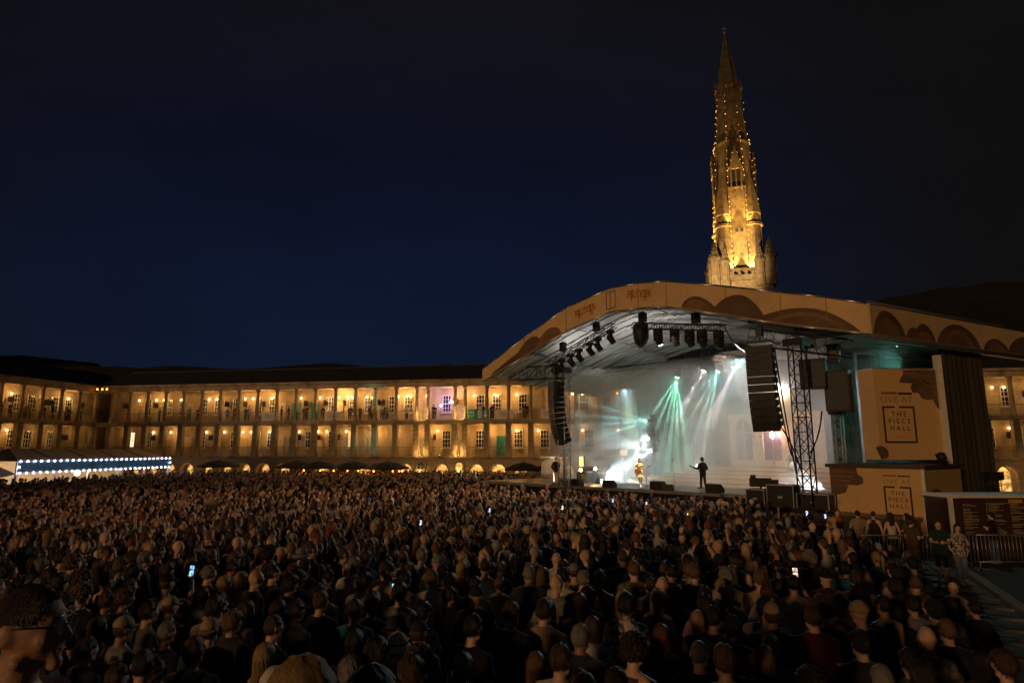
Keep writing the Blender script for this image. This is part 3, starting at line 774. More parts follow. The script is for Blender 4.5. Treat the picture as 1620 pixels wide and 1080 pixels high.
# printed swirls: domes and hooks along the lower edge
def fas_pt(t):
    """point along the lower and upper fascia edges, t in photo pixels"""
    s_ = on_w(t, 500, W0)[0]
    for i in range(len(bot) - 1):
        if bot[i][0] <= s_ <= bot[i+1][0] or i == len(bot) - 2:
            u = (s_ - bot[i][0]) / (bot[i+1][0] - bot[i][0])
            return s_, bot[i][1] + (bot[i+1][1] - bot[i][1]) * u, top[i][1] + (top[i+1][1] - top[i][1]) * u
def blob(name, pts, mat, off):
    """pts: (px, share of the fascia height)"""
    P = []
    for x_, h in pts:
        s_, zb_, zt_ = fas_pt(x_); P.append((s_, W0 - off, zb_ + .03 + (zt_ - zb_ - .06) * h))
    m = MB(); base = [(p[0], p[1], fas_pt_z(p[0]) + .03) for p in P]
    for i in range(len(P) - 1): m.add([base[i], base[i+1], P[i+1], P[i]], [(0, 1, 2, 3)])
    return m.build(name, mat, roof)
def fas_pt_z(s_):
    for i in range(len(bot) - 1):
        if s_ <= bot[i+1][0] or i == len(bot) - 2:
            return bot[i][1] + (bot[i+1][1] - bot[i][1]) * (s_ - bot[i][0]) / (bot[i+1][0] - bot[i][0])
def dome(x0, x1, h, peak=.5, n=14, pw=.6):
    out = []
    for k in range(n + 1):
        t = k / n
        u = t / peak if t < peak else (1 - t) / (1 - peak)
        out.append((x0 + (x1 - x0) * t, h * (math.sin(u * math.pi / 2) ** pw)))
    return out
blob('printed_swirl', dome(775, 838, .42, .8), swirl_a, .006)
blob('printed_swirl', dome(814, 858, .80, .55), swirl_a, .009)
blob('printed_swirl', dome(846, 888, .62, .5), swirl_b, .012)
blob('printed_swirl', dome(1078, 1136, .55, .45), swirl_a, .006)
blob('printed_swirl', dome(1084, 1128, .42, .4), swirl_b, .009)
blob('printed_swirl', dome(1126, 1212, .80, .55, pw=.75), swirl_a, .012)
blob('printed_swirl', dome(1196, 1360, .62, .55, pw=.8), swirl_a, .015)
blob('printed_swirl', dome(1216, 1340, .48, .55, pw=.8), swirl_b, .018)
blob('printed_swirl', dome(1228, 1326, .36, .55, pw=.8), swirl_a, .021)
# lettering and framed emblem
def fascia_text(txt, px, share, size, mat, sx=1.0):
    s_, zb_, zt_ = fas_pt(px); s2, zb2, zt2 = fas_pt(px + 6)
    ang_ = math.atan2((zb2 + zt2 - zb_ - zt_) / 2, s2 - s_)
    me = text_mesh(txt, size, sx=sx, bold=.018); me.materials.append(mat)
    o = link('printed_lettering', me, roof, (s_, W0 - .008, zb_ + (zt_ - zb_) * share)); o.rotation_euler = (math.pi / 2, -ang_, 0)
    return o
for px_, sh in ((926, .52), (1012, .56)):
    o = fascia_text('FRUTICER', px_, sh, .62, print_orange, .62); o.scale = (1, 1, 1)
    s_, zb_, zt_ = fas_pt(px_)
    me = text_mesh('F       R', .95, sx=.40, bold=.022); me.materials.append(print_orange)
    o2 = link('printed_lettering', me, roof, o.location + Vector((0, -.004, -.1))); o2.rotation_euler = o.rotation_euler
fr = MB(); c0 = fas_pt(960); c1 = fas_pt(974)
hh = (c0[2] - c0[1])
A = [(c0[0], c0[1] + hh*.14), (c1[0], c1[1] + hh*.14), (c1[0], c1[2] - hh*.10), (c0[0], c0[2] - hh*.10)]
for i in range(4):
    a, b = A[i], A[(i+1) % 4]; fr.tube((a[0], W0 - .01, a[1]), (b[0], W0 - .01, b[1]), .022, n=4)
for k in range(3): fr.tube((A[0][0] + .18, W0 - .01, A[0][1] + .35 + .28*k), (A[1][0] - .2, W0 - .01, A[0][1] + .47 + .28*k), .008, n=4)
fr.build('printed_frame', print_dark, roof)

# --- side wing of the roof, running back to the right
WC = SP + SU * bot[-1][0] + SV * W0; WE = Vector((30.5, 36.1, 0)); WD = (WE - Vector((WC.x, WC.y, 0))); WL_ = WD.length; WD.normalize(); WA = math.atan2(WD.y, WD.x)
zlo, zhi = bot[-1][1], top[-1][1]
side = thing('side_roof', 'lower canvas roof over the stage wing with a row of brown printed arches', 'stage roof', (WC.x, WC.y, 0), WA)
MB().b2(.14, WL_, -.06, .06, zlo, zhi).build('side_fascia', canvas, side)
MB().b2(.02, .135, -.09, .09, zlo - .02, zhi + .03).build('corner_strip', canvas, side)
MB().tube((.14, -.02, zhi + .09), (WL_, -.02, zhi + .09), .09, n=8).tube((.14, .1, zhi + .2), (WL_, .1, zhi + .2), .05).build('top_gutter', alu, side)
MB().tube((.14, -.02, zlo - .1), (WL_, -.02, zlo - .1), .10, n=8).b2(.14, WL_, -.1, .1, zlo - .26, zlo - .2).build('lower_beam', alu, side)
MB().add([(.1, .06, zhi + .05), (WL_, .06, zhi + .05), (WL_, 9, zhi + .25), (.1, 9, zhi + .25)], [(0, 1, 2, 3)]).add([(.1, .06, zlo + .1), (WL_, .06, zlo + .1), (WL_, 9, zlo + .3), (.1, 9, zlo + .3)], [(0, 3, 2, 1)]).build('roof_skin', membrane, side)
def side_dome(x0, x1, h, mat, off, pk=.5):
    m = MB(); n = 14; H = zhi - zlo
    pts = dome(x0, x1, h, pk, n)
    for (a, ha), (b, hb) in zip(pts, pts[1:]):
        m.add([(a, -.06 - off, zlo + .02), (b, -.06 - off, zlo + .02), (b, -.06 - off, zlo + .02 + H * hb), (a, -.06 - off, zlo + .02 + H * ha)], [(0, 1, 2, 3)])
    m.build('printed_swirl', mat, side)
def wx(px):     # distance along the side fascia of a sight line
    p = at_plane(px, 520, WC, (-WD.y, WD.x, 0)); return (Vector((p.x, p.y, 0)) - Vector((WC.x, WC.y, 0))).dot(WD)
for x0, x1, h, pk in ((1379, 1430, .86, .4), (1430, 1456, .42, .5), (1442, 1476, .62, .5), (1478, 1546, .82, .5), (1550, 1590, .5, .5), (1588, 1640, .8, .6)):
    side_dome(wx(x0), wx(x1), h, swirl_a, .006 + random.random() * .004, pk)
for x0, x1, h, pk in ((1384, 1422, .6, .4), (1446, 1472, .34, .5), (1488, 1536, .60, .5), (1556, 1584, .3, .5)):
    side_dome(wx(x0), wx(x1), h, swirl_b, .012 + random.random() * .002, pk)
for x0, x1, h, pk in ((1496, 1528, .42, .5),):
    side_dome(wx(x0), wx(x1), h, swirl_a, .016, pk)

# --- deck, steps and set
deck = thing('stage_deck', 'raised black stage deck with a dark skirt facing the crowd', 'stage', SP, SA)
MB().b2(-15, 13.5, 0, 14, DECK - .18, DECK).build('deck_top', deckm, deck)
MB().b2(-14.9, 13.4, .12, 13.9, 0, DECK - .183).build('skirt', blackcloth, deck)
MB().b2(-15.02, 13.52, -.05, -.003, DECK - .16, DECK - .02).build('edge_trim', alu, deck)
MB().b2(6.5, 13.4, -1.9, -.06, 1.05, 1.2).b2(6.6, 13.3, -1.8, -.07, 0, 1.047).build('side_ramp', deckm, deck)
steps = thing('stage_steps', 'wide pale timber steps across the back of the stage', 'steps', SP + Vector((0, 0, DECK)), SA)
for i in range(5):
    MB().b2(-5.6 + 1.05 * i, 10.2, 5.6 + .62 * i, 9.2, .24 * i + .002, .24 * (i + 1) - .003).build('step', cream_step, steps)
    MB().b2(-5.6 + 1.05 * i, 10.2, 5.57 + .62 * i, 5.597 + .62 * i, .24 * (i + 1) - .05, .24 * (i + 1) - .004).build('nosing', deckm, steps)
ST = DECK + 1.2
# gothic set wall
WS = 9.4
setw = thing('set_wall', 'cream painted set wall with three pointed windows at the back of the stage', 'stage set', SP + SV * WS, SA)
xa, zt_ = on_w(1152, 655, WS); xb = on_w(1302, 655, WS)[0]
wins = [(on_w(a, 700, WS)[0], on_w(b, 700, WS)[0]) for a, b in ((1163, 1190), (1207, 1236), (1257, 1287))]
zs = on_w(1175, 727, WS)[1]; zsp = on_w(1175, 684, WS)[1]; zap = on_w(1175, 661, WS)[1]
m = MB(); px0 = xa
for a, b in wins + [(xb, xb)]:
    m.b2(px0, a, 0, .2, DECK + .9, zt_); px0 = b
for a, b in wins:
    m.b2(a, b, 0, .2, DECK + .9, zs); c = (a + b) / 2; h = (b - a) / 2; n = 8
    arc = [(c - h * (1 - (k / n)) , zsp + (zap - zsp) * math.sin(math.pi / 2 * (k / n)) ** .8) for k in range(n + 1)] + [(c + h * (k / n), zsp + (zap - zsp) * math.sin(math.pi / 2 * (1 - k / n)) ** .8) for k in range(1, n + 1)]
    for (p, pz), (q, qz) in zip(arc, arc[1:]):
        m.add([(p, 0, pz), (q, 0, qz), (q, 0, zt_), (p, 0, zt_), (p, .2, pz), (q, .2, qz)], [(0, 1, 2, 3), (0, 4, 5, 1)])
m.build('wall_panel', cream_set, setw)
for a, b in wins:
    fr = MB(); c = (a + b) / 2
    fr.b2(c - .04, c + .04, .1, .16, zs, zap - .05).b2(a, b, .12, .15, zsp - .03, zsp + .03).b2(a - .1, b + .1, -.08, .1, zs - .1, zs - .003)
    fo = fr.build('window_frame', cream_set, setw)
    MB().b2(a - .05, b + .05, .21, .24, zs - .05, zap + .1).build('pane', mk('smoky_pane', (.10, .09, .12), .3, var=.3, bump=.05), fo)
# painted face between the windows
fc = MB(); fx = (wins[0][1] + wins[1][0]) / 2; fz = on_w(1197, 693, WS)[1]
for dx in (-.22, .22): fc.sphere((fx + dx, -.004, fz + .12), .07, 8, 6, sc_=(1.2, .06, 1)); fc.tube((fx + dx - .12, -.006, fz + .3), (fx + dx + .12, -.006, fz + .33), .012, n=4)
pts = [(fx - .32 + .64 * k / 10, -.006, fz - .28 + .09 * math.cos(math.pi * 2 * k / 10)) for k in range(11)]
fc.path(pts, .014, 4); fc.path([(fx - .36, -.006, fz + .1), (fx - .34, -.006, fz - .22), (fx - .22, -.006, fz - .42), (fx, -.006, fz - .48), (fx + .22, -.006, fz - .42), (fx + .34, -.006, fz - .22), (fx + .36, -.006, fz + .1)], .012, 4)
fc.build('painted_face', print_dark, setw)
# upper block with lamp
bx0, bz1 = on_w(1206, 617, WS + 1.2); bx1, bz0 = on_w(1262, 652, WS + 1.2)
blk = thing('set_block', 'tall cream set block with a lamp on top behind the speaker stack', 'stage set', SP + SV * (WS + .6), SA)
MB().b2(bx0, bx1, 0, 1.0, DECK, bz1).build('block', cream_set, blk)
MB().b2(bx1 - 1.0, bx1 - .3, .2, .6, bz1 + .003, bz1 + .25).build('lamp_bar', black_metal, blk)
for k in range(3): MB().sphere((bx1 - .88 + .22 * k, .15, bz1 + .14), .08, 8, 6).build('lamp_lens', emis('blockglow%d' % k, (1, .9, .95), 60), blk)
lamp('block_lamp', 'POINT', (bx1 - .65, -.35, bz1 - .1), 150, (1, .86, .75), .1, parent=blk)
# cream fabric column at the left of the stage
cs, cz = on_w(994, 618, 9.0)
colm = thing('fabric_column', 'tall cream fabric column at the left of the stage set', 'stage set', SP + SU * cs + SV * 9.0, SA)
m = MB(); n = 26; prof = []
for k in range(9):
    zz = DECK + (cz - DECK) * k / 8
    prof.append([(.62 * (1 + .05 * math.sin(i * 2.4 + k * .3)) * math.cos(2*math.pi*i/n), .62 * (1 + .05 * math.sin(i * 2.4 + k * .3)) * math.sin(2*math.pi*i/n), zz) for i in range(n)])
mm = loft([[Vector(p) for p in r] for r in prof]); mm.sm = [True] * len(mm.f)
mm.build('fabric', cream_set, colm); MB().lathe([(.66, 0), (.66, .12)], 26, (0, 0, cz)).build('cap_ring', cream_set, colm)

# back wall of gauze
bs0 = on_w(1003, 640, 12.8)[0]
bw = MB(); x = bs0
k = 0
while x < 13.4:
    bw.add([(x, 12.8 + .14 * (k % 2), DECK), (x + .35, 12.8 + .14 * ((k + 1) % 2), DECK), (x + .35, 12.8 + .14 * ((k + 1) % 2), 11.6), (x, 12.8 + .14 * (k % 2), 11.6)], [(0, 1, 2, 3)]); x += .35; k += 1
bw.v = [(a, b, min(c, 13)) for a, b, c in bw.v]
tag(bw.build('stage_backcloth', greycloth, None, SP, SA), 'pleated grey gauze backcloth hanging across the back of the stage', 'drape')
# side drapes
def drape(name, label, p0, p1, z0, z1, mat, fold=.12, pitch=.3):
    p0, p1 = Vector(p0), Vector(p1); d = p1 - p0; L = d.length; d.normalize(); nn = Vector((-d.y, d.x, 0)); n = int(L / pitch * 4)
    m = MB()
    for i in range(n + 1):
        o_ = nn * fold * math.sin(i * math.pi / 2 + .5 * math.sin(i * .7)) * (0.7 + .3 * math.sin(i * .31))
        for z in (z0, (z0 + z1) / 2, z1):
            q = p0 + d * (L * i / n) + o_ * (1.1 if z == z0 else 1 if z != z1 else .7); m.v.append((q.x - p0.x, q.y - p0.y, z))
    for i in range(n):
        for k in range(2): m.f.append((i*3+k, i*3+3+k, i*3+4+k, i*3+1+k)); m.m.append(0); m.sm.append(True)
    return tag(m.build(name, mat, None, (p0.x, p0.y, 0)), label, 'drape')
green_cloth = mk('dark_green_drape', (0.040, 0.046, 0.042), 0.9, var=0.4, scale=.8, bump=.5, stretch=(5, 5, .4))
brown_cloth = mk('brown_drape', (0.045, 0.037, 0.024), 0.9, var=0.3, scale=.8, bump=.5, stretch=(5, 5, .4))
drape('side_drape', 'dark green pleated drape hanging behind the sign tower', (19.6, 35.6, 0), (24.6, 36.4, 0), 1.2, 9.3, green_cloth)
drape('side_drape', 'dark drape hanging at the wing behind the truss tower', (17.2, 34.2, 0), (19.4, 35.5, 0), 1.2, 9.4, green_cloth)
q0 = at_depth(1502, 700, 31.5); q1 = at_depth(1568, 700, 33.5)
drape('side_drape', 'brown pleated drape beside the white pole at the stage wing', (q0.x, q0.y, 0), (q1.x, q1.y, 0), .0, 9.3, brown_cloth, .16, .5)
p = at_depth(1497, 700, 30.4)
pl = thing('wing_pole', 'white square pole holding up the wing roof beside the sign tower', 'pole', (p.x, p.y, 0), 0)
MB().b2(-.13, .13, -.13, .13, 0, at_depth(1497, 562, 30.4).z).build('post', white_paint, pl); MB().b2(-.25, .25, -.25, .25, 0, .06).build('base_plate', steel, pl)
# ================================================================== rig: towers, trusses, speakers, fixtures
def tower(name, label, base, h, size, mat):
    t = thing(name, label, 'truss tower', base, SA)
    MB().truss((0, 0, .25), (0, 0, h), size, r=.035, rl=.02).build('mast', mat, t)
    MB().b2(-size*.9, size*.9, -size*.9, size*.9, .003, .12).tube((size*.9, 0, .1), (size*1.8, 0, .05), .05).tube((-size*.9, 0, .1), (-size*1.8, 0, .05), .05).build('base', mat, t)
    MB().b2(-size*.75, size*.75, -size*.75, size*.75, h, h + .35).build('head_block', black_metal, t)
    return t
p = SL(1278, 781, -1.1); pw_ = S(p.x, -1.1, 0)
_h = SL(1263, 548, -1.1).z
tower('truss_tower', 'tall black lattice truss tower at the near corner of the stage', (pw_.x, pw_.y, 1.2), _h - 1.2, .62, black_metal)
p = SL(893, 752, -.6); pw_ = S(p.x, -.6, 0)
tower('truss_tower', 'silver lattice tower behind the left hanging speakers', (pw_.x, pw_.y, 0), SL(893, 590, -.6).z, .55, alu)
p = SL(1331, 740, 3.2); pw_ = S(p.x, 3.2, 0)
tower('truss_tower', 'slim silver lattice tower under the square hung speaker', (pw_.x, pw_.y, DECK), SL(1331, 655, 3.2).z - DECK, .42, steel)

def truss_thing(label, a, b, size, mat, name='lighting_truss'):
    t = thing(name, label, 'truss', SP, SA); MB().truss(a, b, size, r=.032, rl=.016).build('truss_frame', mat, t)
    return t
TA, TB = SL(866, 577, .9), SL(972, 514, .9)
t = truss_thing('sloping lighting truss under the left half of the stage roof', TA, TB, .34, black_metal)
for q in (.25, .75):
    c = TA.lerp(TB, q); MB().b2(c.x - .2, c.x + .2, c.y - .15, c.y + .15, c.z + .3, c.z + .9).tube((c.x, c.y, c.z + .9), (c.x, c.y, c.z + 1.8), .02).build('chain_hoist', black_paint, t)
FA_, FB_ = SL(1002, 515, 1.6), SL(1146, 519, 1.6)
t = truss_thing('level lighting truss hung below the peak of the stage roof', FA_, FB_, .34, black_metal)
for q in (.12, .72):
    c = FA_.lerp(FB_, q); MB().b2(c.x - .25, c.x + .2, c.y - .15, c.y + .15, c.z + .25, c.z + .85).tube((c.x, c.y, c.z + .85), (c.x, c.y, c.z + 1.6), .02).build('chain_hoist', black_paint, t)
GA_, GB_ = SL(1190, 538, .4), SL(1345, 556, .4)
t = truss_thing('deep lattice truss carrying the right hand speakers', GA_ + Vector((0, 0, .15)), GB_ + Vector((0, 0, .15)), .85, black_metal)
for px_, py_ in ((1195, 508), (1268, 520)):
    c = SL(px_, py_, .4); MB().b2(c.x - .3, c.x + .3, c.y - .25, c.y + .25, c.z - .1, c.z + .7).build('chain_hoist', black_paint, t)
HA, HB = SL(858, 590, .2), SL(882, 570, 3.5)
truss_thing('short truss behind the left hanging speakers', SL(815, 592, 2.5), SL(884, 588, 2.5), .9, black_metal)
UA, UB = SL(1040, 583, 8.6), SL(1230, 572, 8.6)
UA.z = UB.z = (UA.z + UB.z) / 2 + .45
truss_thing('long upstage lighting truss carrying the coloured beams', UA - Vector((5, 0, 0)), UB, .34, black_metal)

# --- moving heads
def fixture_mesh():
    body = MB(); body.b2(-.17, .17, -.13, .13, -.16, 0).tube((-.1, 0, 0), (-.1, 0, .09), .025).tube((.1, 0, 0), (.1, 0, .09), .025)
    yoke = MB(); yoke.b2(-.22, -.17, -.06, .06, -.52, -.05).b2(.17, .22, -.06, .06, -.52, -.05).b2(-.22, .22, -.05, .05, -.2, -.162)
    head = MB(); head.lathe([(.08, .2), (.15, .17), (.165, .05), (.155, -.12), (.16, -.22), (.15, -.3)], 12)
    for k in range(4): head.lathe([(.168, .06 - .05*k), (.168, .04 - .05*k)], 12)
    lens = MB().lathe([(.13, -.302), (.10, -.325), (.02, -.335)], 12)
    out = []
    for m, nm, mt in ((body, 'base', black_paint), (yoke, 'yoke', black_metal), (head, 'head', black_paint), (lens, 'lens', None)):
        me = m.mesh(nm)
        if mt: me.materials.append(mt)
        out.append(me)
    return out
FXM = fixture_mesh()
lens_off = mk('lens_glass', (.25, .28, .32), .08, var=.2, bump=0, spec=.8)
LENS = {}
def lens_mesh(key, col=None, st=0):
    if key not in LENS:
        me = FXM[3].copy(); me.materials.append(lens_off if col is None else emis('lens_' + key, col, st)); LENS[key] = me
    return LENS[key]
def fixture(label, pos, aim=None, scale=1.0, key='off', col=None, st=0, group=None):
    """pos and aim in stage coordinates; pos is the clamp on the truss"""
    w_ = S(*pos); t = thing('moving_light', label, 'stage light', w_, SA, group); t.scale = (scale,) * 3
    link('base', FXM[0], t); 
    d = Vector((0, -.25, -1)) if aim is None else (Vector(aim) - (Vector(pos) + Vector((0, 0, -.42 * scale))))
    yaw = math.atan2(d.y, d.x) - math.pi / 2
    y = link('yoke', FXM[1], t); y.rotation_euler = (0, 0, yaw)
    h = link('head', FXM[2], t, (0, 0, -.42)); h.rotation_euler = (-d).to_track_quat('Z', 'Y').to_euler()
    link('lens', lens_mesh(key, col, st), h)
    return Vector(pos) + Vector((0, 0, -.42 * scale)) + d.normalized() * .36 * scale
ordn = ('first', 'second', 'third', 'fourth', 'fifth', 'sixth', 'seventh', 'eighth', 'ninth')
for i, (px_, py_) in enumerate(((878, 578), (890, 571), (905, 563), (918, 556), (935, 547), (947, 540), (966, 527))):
    q = (px_ - 866) / 106; c = TA.lerp(TB, q)
    fixture(f'{ordn[i]} black stage light from the left on the sloping truss', (c.x, c.y, c.z - .2), (c.x + 4, 6, 2), 1.25, group='lights on the sloping truss')
for i, px_ in enumerate((1044, 1071, 1094, 1113, 1137)):
    q = (px_ - 1002) / 144; c = FA_.lerp(FB_, q)
    k = ('front', (.85, .85, 1.0), 40) if i == 0 else ('off', None, 0)
    e = fixture(('lit' if i == 0 else 'unlit') + f' stage light on the level truss, {ordn[i]} from the round black horn', (c.x, c.y, c.z - .2), (c.x + .5, 6, 1.7), 1.35, *k, group='lights on the level truss')
    if i == 0: lamp('front_beam', 'SPOT', S(*e), 2600, (.85, .85, 1.0), .08, aim=S(e.x + .6, 6, 2), cone=R(13), blend=.5)
# round follow-spot horn at the left end of the level truss
c = SL(1014, 532, 1.4)
t = thing('horn_speaker', 'large rounded black horn hanging at the left end of the level truss', 'speaker', S(*c), SA)
MB().lathe([(.50, .55), (.52, .3), (.48, -.1), (.36, -.45), (.16, -.66), (.03, -.7)], 16).build('shell', black_paint, t)
MB().b2(-.35, .35, -.3, .3, .553, .75).build('bracket', black_metal, t)

# --- line arrays
def cab_mesh(wd, ht, dp):
    m = MB(); hb = ht * .43
    m.add([(-wd/2, -dp/2, -ht*.49), (wd/2, -dp/2, -ht*.49), (wd/2, -dp/2, ht*.49), (-wd/2, -dp/2, ht*.49), (-wd*.44, dp/2, -hb*.8), (wd*.44, dp/2, -hb*.8), (wd*.44, dp/2, hb*.8), (-wd*.44, dp/2, hb*.8)],
          [(0, 3, 2, 1), (4, 5, 6, 7), (0, 1, 5, 4), (1, 2, 6, 5), (2, 3, 7, 6), (3, 0, 4, 7)])
    m.b2(-wd/2 + .03, wd/2 - .03, -dp/2 - .025, -dp/2 - .003, -ht*.45, ht*.45, mi=1)
    m.b2(-.02, .02, -dp/2 - .035, -dp/2 - .026, -ht*.45, ht*.45)
    for s_ in (-1, 1): m.b2(s_*wd/2 - .012, s_*wd/2 + .012, dp*.1, dp*.4, -.05, .05)
    for s_ in (-1, 1): m.box((s_ * wd * .475, dp * .45, 0), (.03, .08, ht * .7))
    me = m.mesh('cabinet'); me.materials.append(black_paint); me.materials.append(grille); return me
def line_array(label, top_pos, n, wd, ht, dp, tilt0, dt, rz):
    t = thing('line_array', label, 'speaker', S(*top_pos), SA + rz)
    cm = cab_mesh(wd, ht, dp); pos = Vector((0, 0, 0)); a = tilt0
    MB().b2(-wd*.45, wd*.45, -dp*.5, dp*.6, .16, .26).tube((0, 0, .26), (0, 0, 1.2), .03).b2(-.15, .15, -.15, .15, .5, 1.0).build('fly_frame', black_metal, t)
    for k in range(n):
        M = Matrix.Rotation(a, 3, 'X'); pos = pos + M @ Vector((0, 0, -ht / 2))
        o = link('cabinet', cm, t, pos); o.rotation_euler = (a, 0, 0)
        pos = pos + M @ Vector((0, 0, -ht / 2)); a += dt * (1 + k / n)
    return t
c = SL(880, 604, -.9); line_array('curved line of black speaker cabinets hanging at the left of the stage', c, 12, 1.15, .335, .7, R(-4), R(1.6), R(-28))
c = SL(1203, 549, -1.2); line_array('curved line of black speaker cabinets hanging in front of the stage set', c, 11, 1.25, .37, .8, R(-3), R(1.5), R(8))
for (a, b, c_, d_, lab) in (((1222, 560), (1232, 640), (1252, 720), -1.1, 'black cable hanging from the top of the right speakers to the tower'), ((1226, 556), (1240, 650), (1262, 760), -1.0, 'longer black cable sweeping from the right speakers down to the deck'), ((1232, 672), (1250, 690), (1268, 745), -1.1, 'black cable from the lowest cabinet to the truss tower'), ((1300, 650), (1298, 690), (1282, 716), -.8, 'black cable from the square hung speaker to the truss tower')):
    cb = MB(); P0, P1, P2 = SL(*a, d_), SL(*b, d_), SL(*c_, d_)
    pts = [P0 * (1-u)**2 + P1 * 2*u*(1-u) + P2 * u*u for u in [k / 10 for k in range(11)]]
    cb.path(pts, .035, 5); tag(cb.build('speaker_cable', black_paint, None, SP, SA), lab, 'cable', 'cables of the hung speakers')
cb = MB(); P0, P1, P2 = SL(1146, 516, 1.4), SL(1160, 552, .8), SL(1188, 562, -.6)
cb.path([P0 * (1-u)**2 + P1 * 2*u*(1-u) + P2 * u*u for u in [k / 10 for k in range(11)]], .035, 5)
tag(cb.build('truss_cable', black_paint, None, SP, SA), 'black cable looping from the level truss to the hung speakers', 'cable')
def hung_box(label, px0, py0, px1, py1, w_, rz):
    a, b = SL(px0, py1, w_), SL(px1, py0, w_); wd, ht = (b.x - a.x), b.z - a.z
    t = thing('hung_speaker', label, 'speaker', S((a.x + b.x) / 2, w_, a.z), SA + rz)
    MB().b2(-wd/2, wd/2, -.45, .45, 0, ht).b2(-wd/2 - .015, wd/2 + .015, -.47, .47, ht - .06, ht + .02).build('cabinet', black_paint, t)
    MB().b2(-wd/2 + .05, wd/2 - .05, -.48, -.453, .06, ht - .1).build('grille', grille, t)
    MB().tube((-wd*.3, 0, ht), (-wd*.1, 0, ht + .9), .025).tube((wd*.3, 0, ht), (wd*.1, 0, ht + .9), .025).b2(-.2, .2, -.15, .15, ht + .6, ht + 1.0).build('hanging_bracket', black_metal, t)
hung_box('square black speaker cabinet hung beside the truss tower', 1270, 568, 1305, 616, .3, R(12))
hung_box('taller black speaker cabinet hung right of the square one', 1311, 586, 1343, 651, .9, R(8))
c = SL(1319, 562, 3.0)
t = thing('horn_speaker', 'small dark speaker hanging from the deep truss behind the taller cabinet', 'speaker', S(*c), SA)
MB().b2(-.25, .25, -.25, .25, -.4, .45).b2(-.3, .3, -.3, .3, .453, .62).build('cabinet', black_paint, t); MB().b2(-.2, .2, -.28, -.253, -.35, .4).build('grille', grille, t)

# --- deck gear
def wedge(label, px_, py_, w_, rz=0, sc_=1.0):
    c = SL(px_, py_, w_); t = thing('floor_monitor', label, 'speaker', S(c.x, w_, DECK), SA + rz, 'floor monitors along the stage edge')
    m = MB(); m.prism([(-.36, -.25, 0), (-.36, .3, 0), (-.36, .3, .18), (-.36, -.02, .42), (-.36, -.25, .40)], (.72, 0, 0)); m.build('cabinet', black_paint, t)
    MB().add([(-.32, .29, .20), (.32, .29, .20), (.32, 0, .425), (-.32, 0, .425)], [(0, 1, 2, 3)]).build('grille', grille, t)
    t.scale = (sc_,) * 3
wedge('black floor monitor at the far left of the stage edge', 912, 765, .5)
wedge('black floor monitor between the left pair and the singer', 964, 766, .5)
wedge('black floor monitor just right of the singer in the pale dress', 1042, 770, .5, 0, 1.15)
wedge('smaller floor monitor right beside another right of the singer', 1057, 770, .45, .3, .8)
wedge('black floor monitor in front of the dark dressed guitarist', 1131, 780, .5, 0, 1.1)
wedge('black floor monitor at the stage edge by the left tower', 893, 762, .5, .4)
def mic(label, px_, py_, w_, h, boom):
    c = SL(px_, py_, w_); t = thing('microphone_stand', label, 'microphone stand', S(c.x, w_, DECK), SA)
    MB().lathe([(.16, 0), (.15, .03), (.03, .05)], 12).tube((0, 0, .04), (0, 0, h), .02).build('stand', alu, t)
    MB().tube((0, 0, h), (-.1, boom, h + .22), .014).build('boom', alu, t)
    MB().tube((-.1, boom, h + .22), (-.13, boom + .06, h + .27), .022).sphere((-.145, boom + .09, h + .295), .04, 8, 6).build('microphone', black_metal, t)
mic('silver microphone stand beside the singer in the pale dress', 1023, 768, 1.6, 1.35, .2)
mic('microphone stand midway between the two guitarists', 1067, 771, 1.9, 1.4, .15)
# drum kit
c = SL(1246, 741, 7.0)
dk = thing('drum_kit', 'silver drum kit with cymbals in front of the glowing set window', 'drum kit', S(c.x, 8.1, ST - .24), SA)
drumsh = mk('drum_shell', (.45, .5, .52), .25, metal=.5, var=.2, bump=.05); skin_d = mk('drum_head', (.75, .72, .66), .6, var=.1, bump=.03); brass = mk('cymbal_brass', (.65, .45, .16), .25, metal=1, var=.2, bump=.2)
MB().lathe([(.3, -.22), (.3, .22)], 18, (0, 0, .31), axis=(0, 1, 0)).build('bass_drum', drumsh, dk)
MB().lathe([(.285, -.225), (.02, -.23)], 18, (0, 0, .31), axis=(0, 1, 0)).build('drum_head', skin_d, dk)
for x, y, z, r_, h_ in ((-.28, .05, .75, .16, .24), (.18, .05, .75, .17, .26), (.62, .5, .45, .21, .4), (-.55, .45, .62, .18, .14)):
    d = MB().lathe([(r_, 0), (r_, h_)], 14, (x, y, z)).tube((x, y, 0), (x, y, z), .02).build('drum', drumsh, dk)
    MB().lathe([(r_ * .97, h_ + .004), (.01, h_ + .01)], 14, (x, y, z)).build('drum_head', skin_d, d)
for x, y, z, r_ in ((-.75, .1, 1.25, .26), (.7, .1, 1.35, .28), (-.35, -.1, 1.45, .22), (.3, .45, 1.5, .24)):
    d = MB().lathe([(r_, 0), (.06, .025), (.05, .05), (.005, .055)], 16, (x, y, z)).build('cymbal', brass, dk)
    MB().tube((x, y, 0), (x, y, z), .014).tube((x, y, .3), (x - .2, y, 0), .012).tube((x, y, .3), (x + .2, y, 0), .012).build('stand', alu, d)
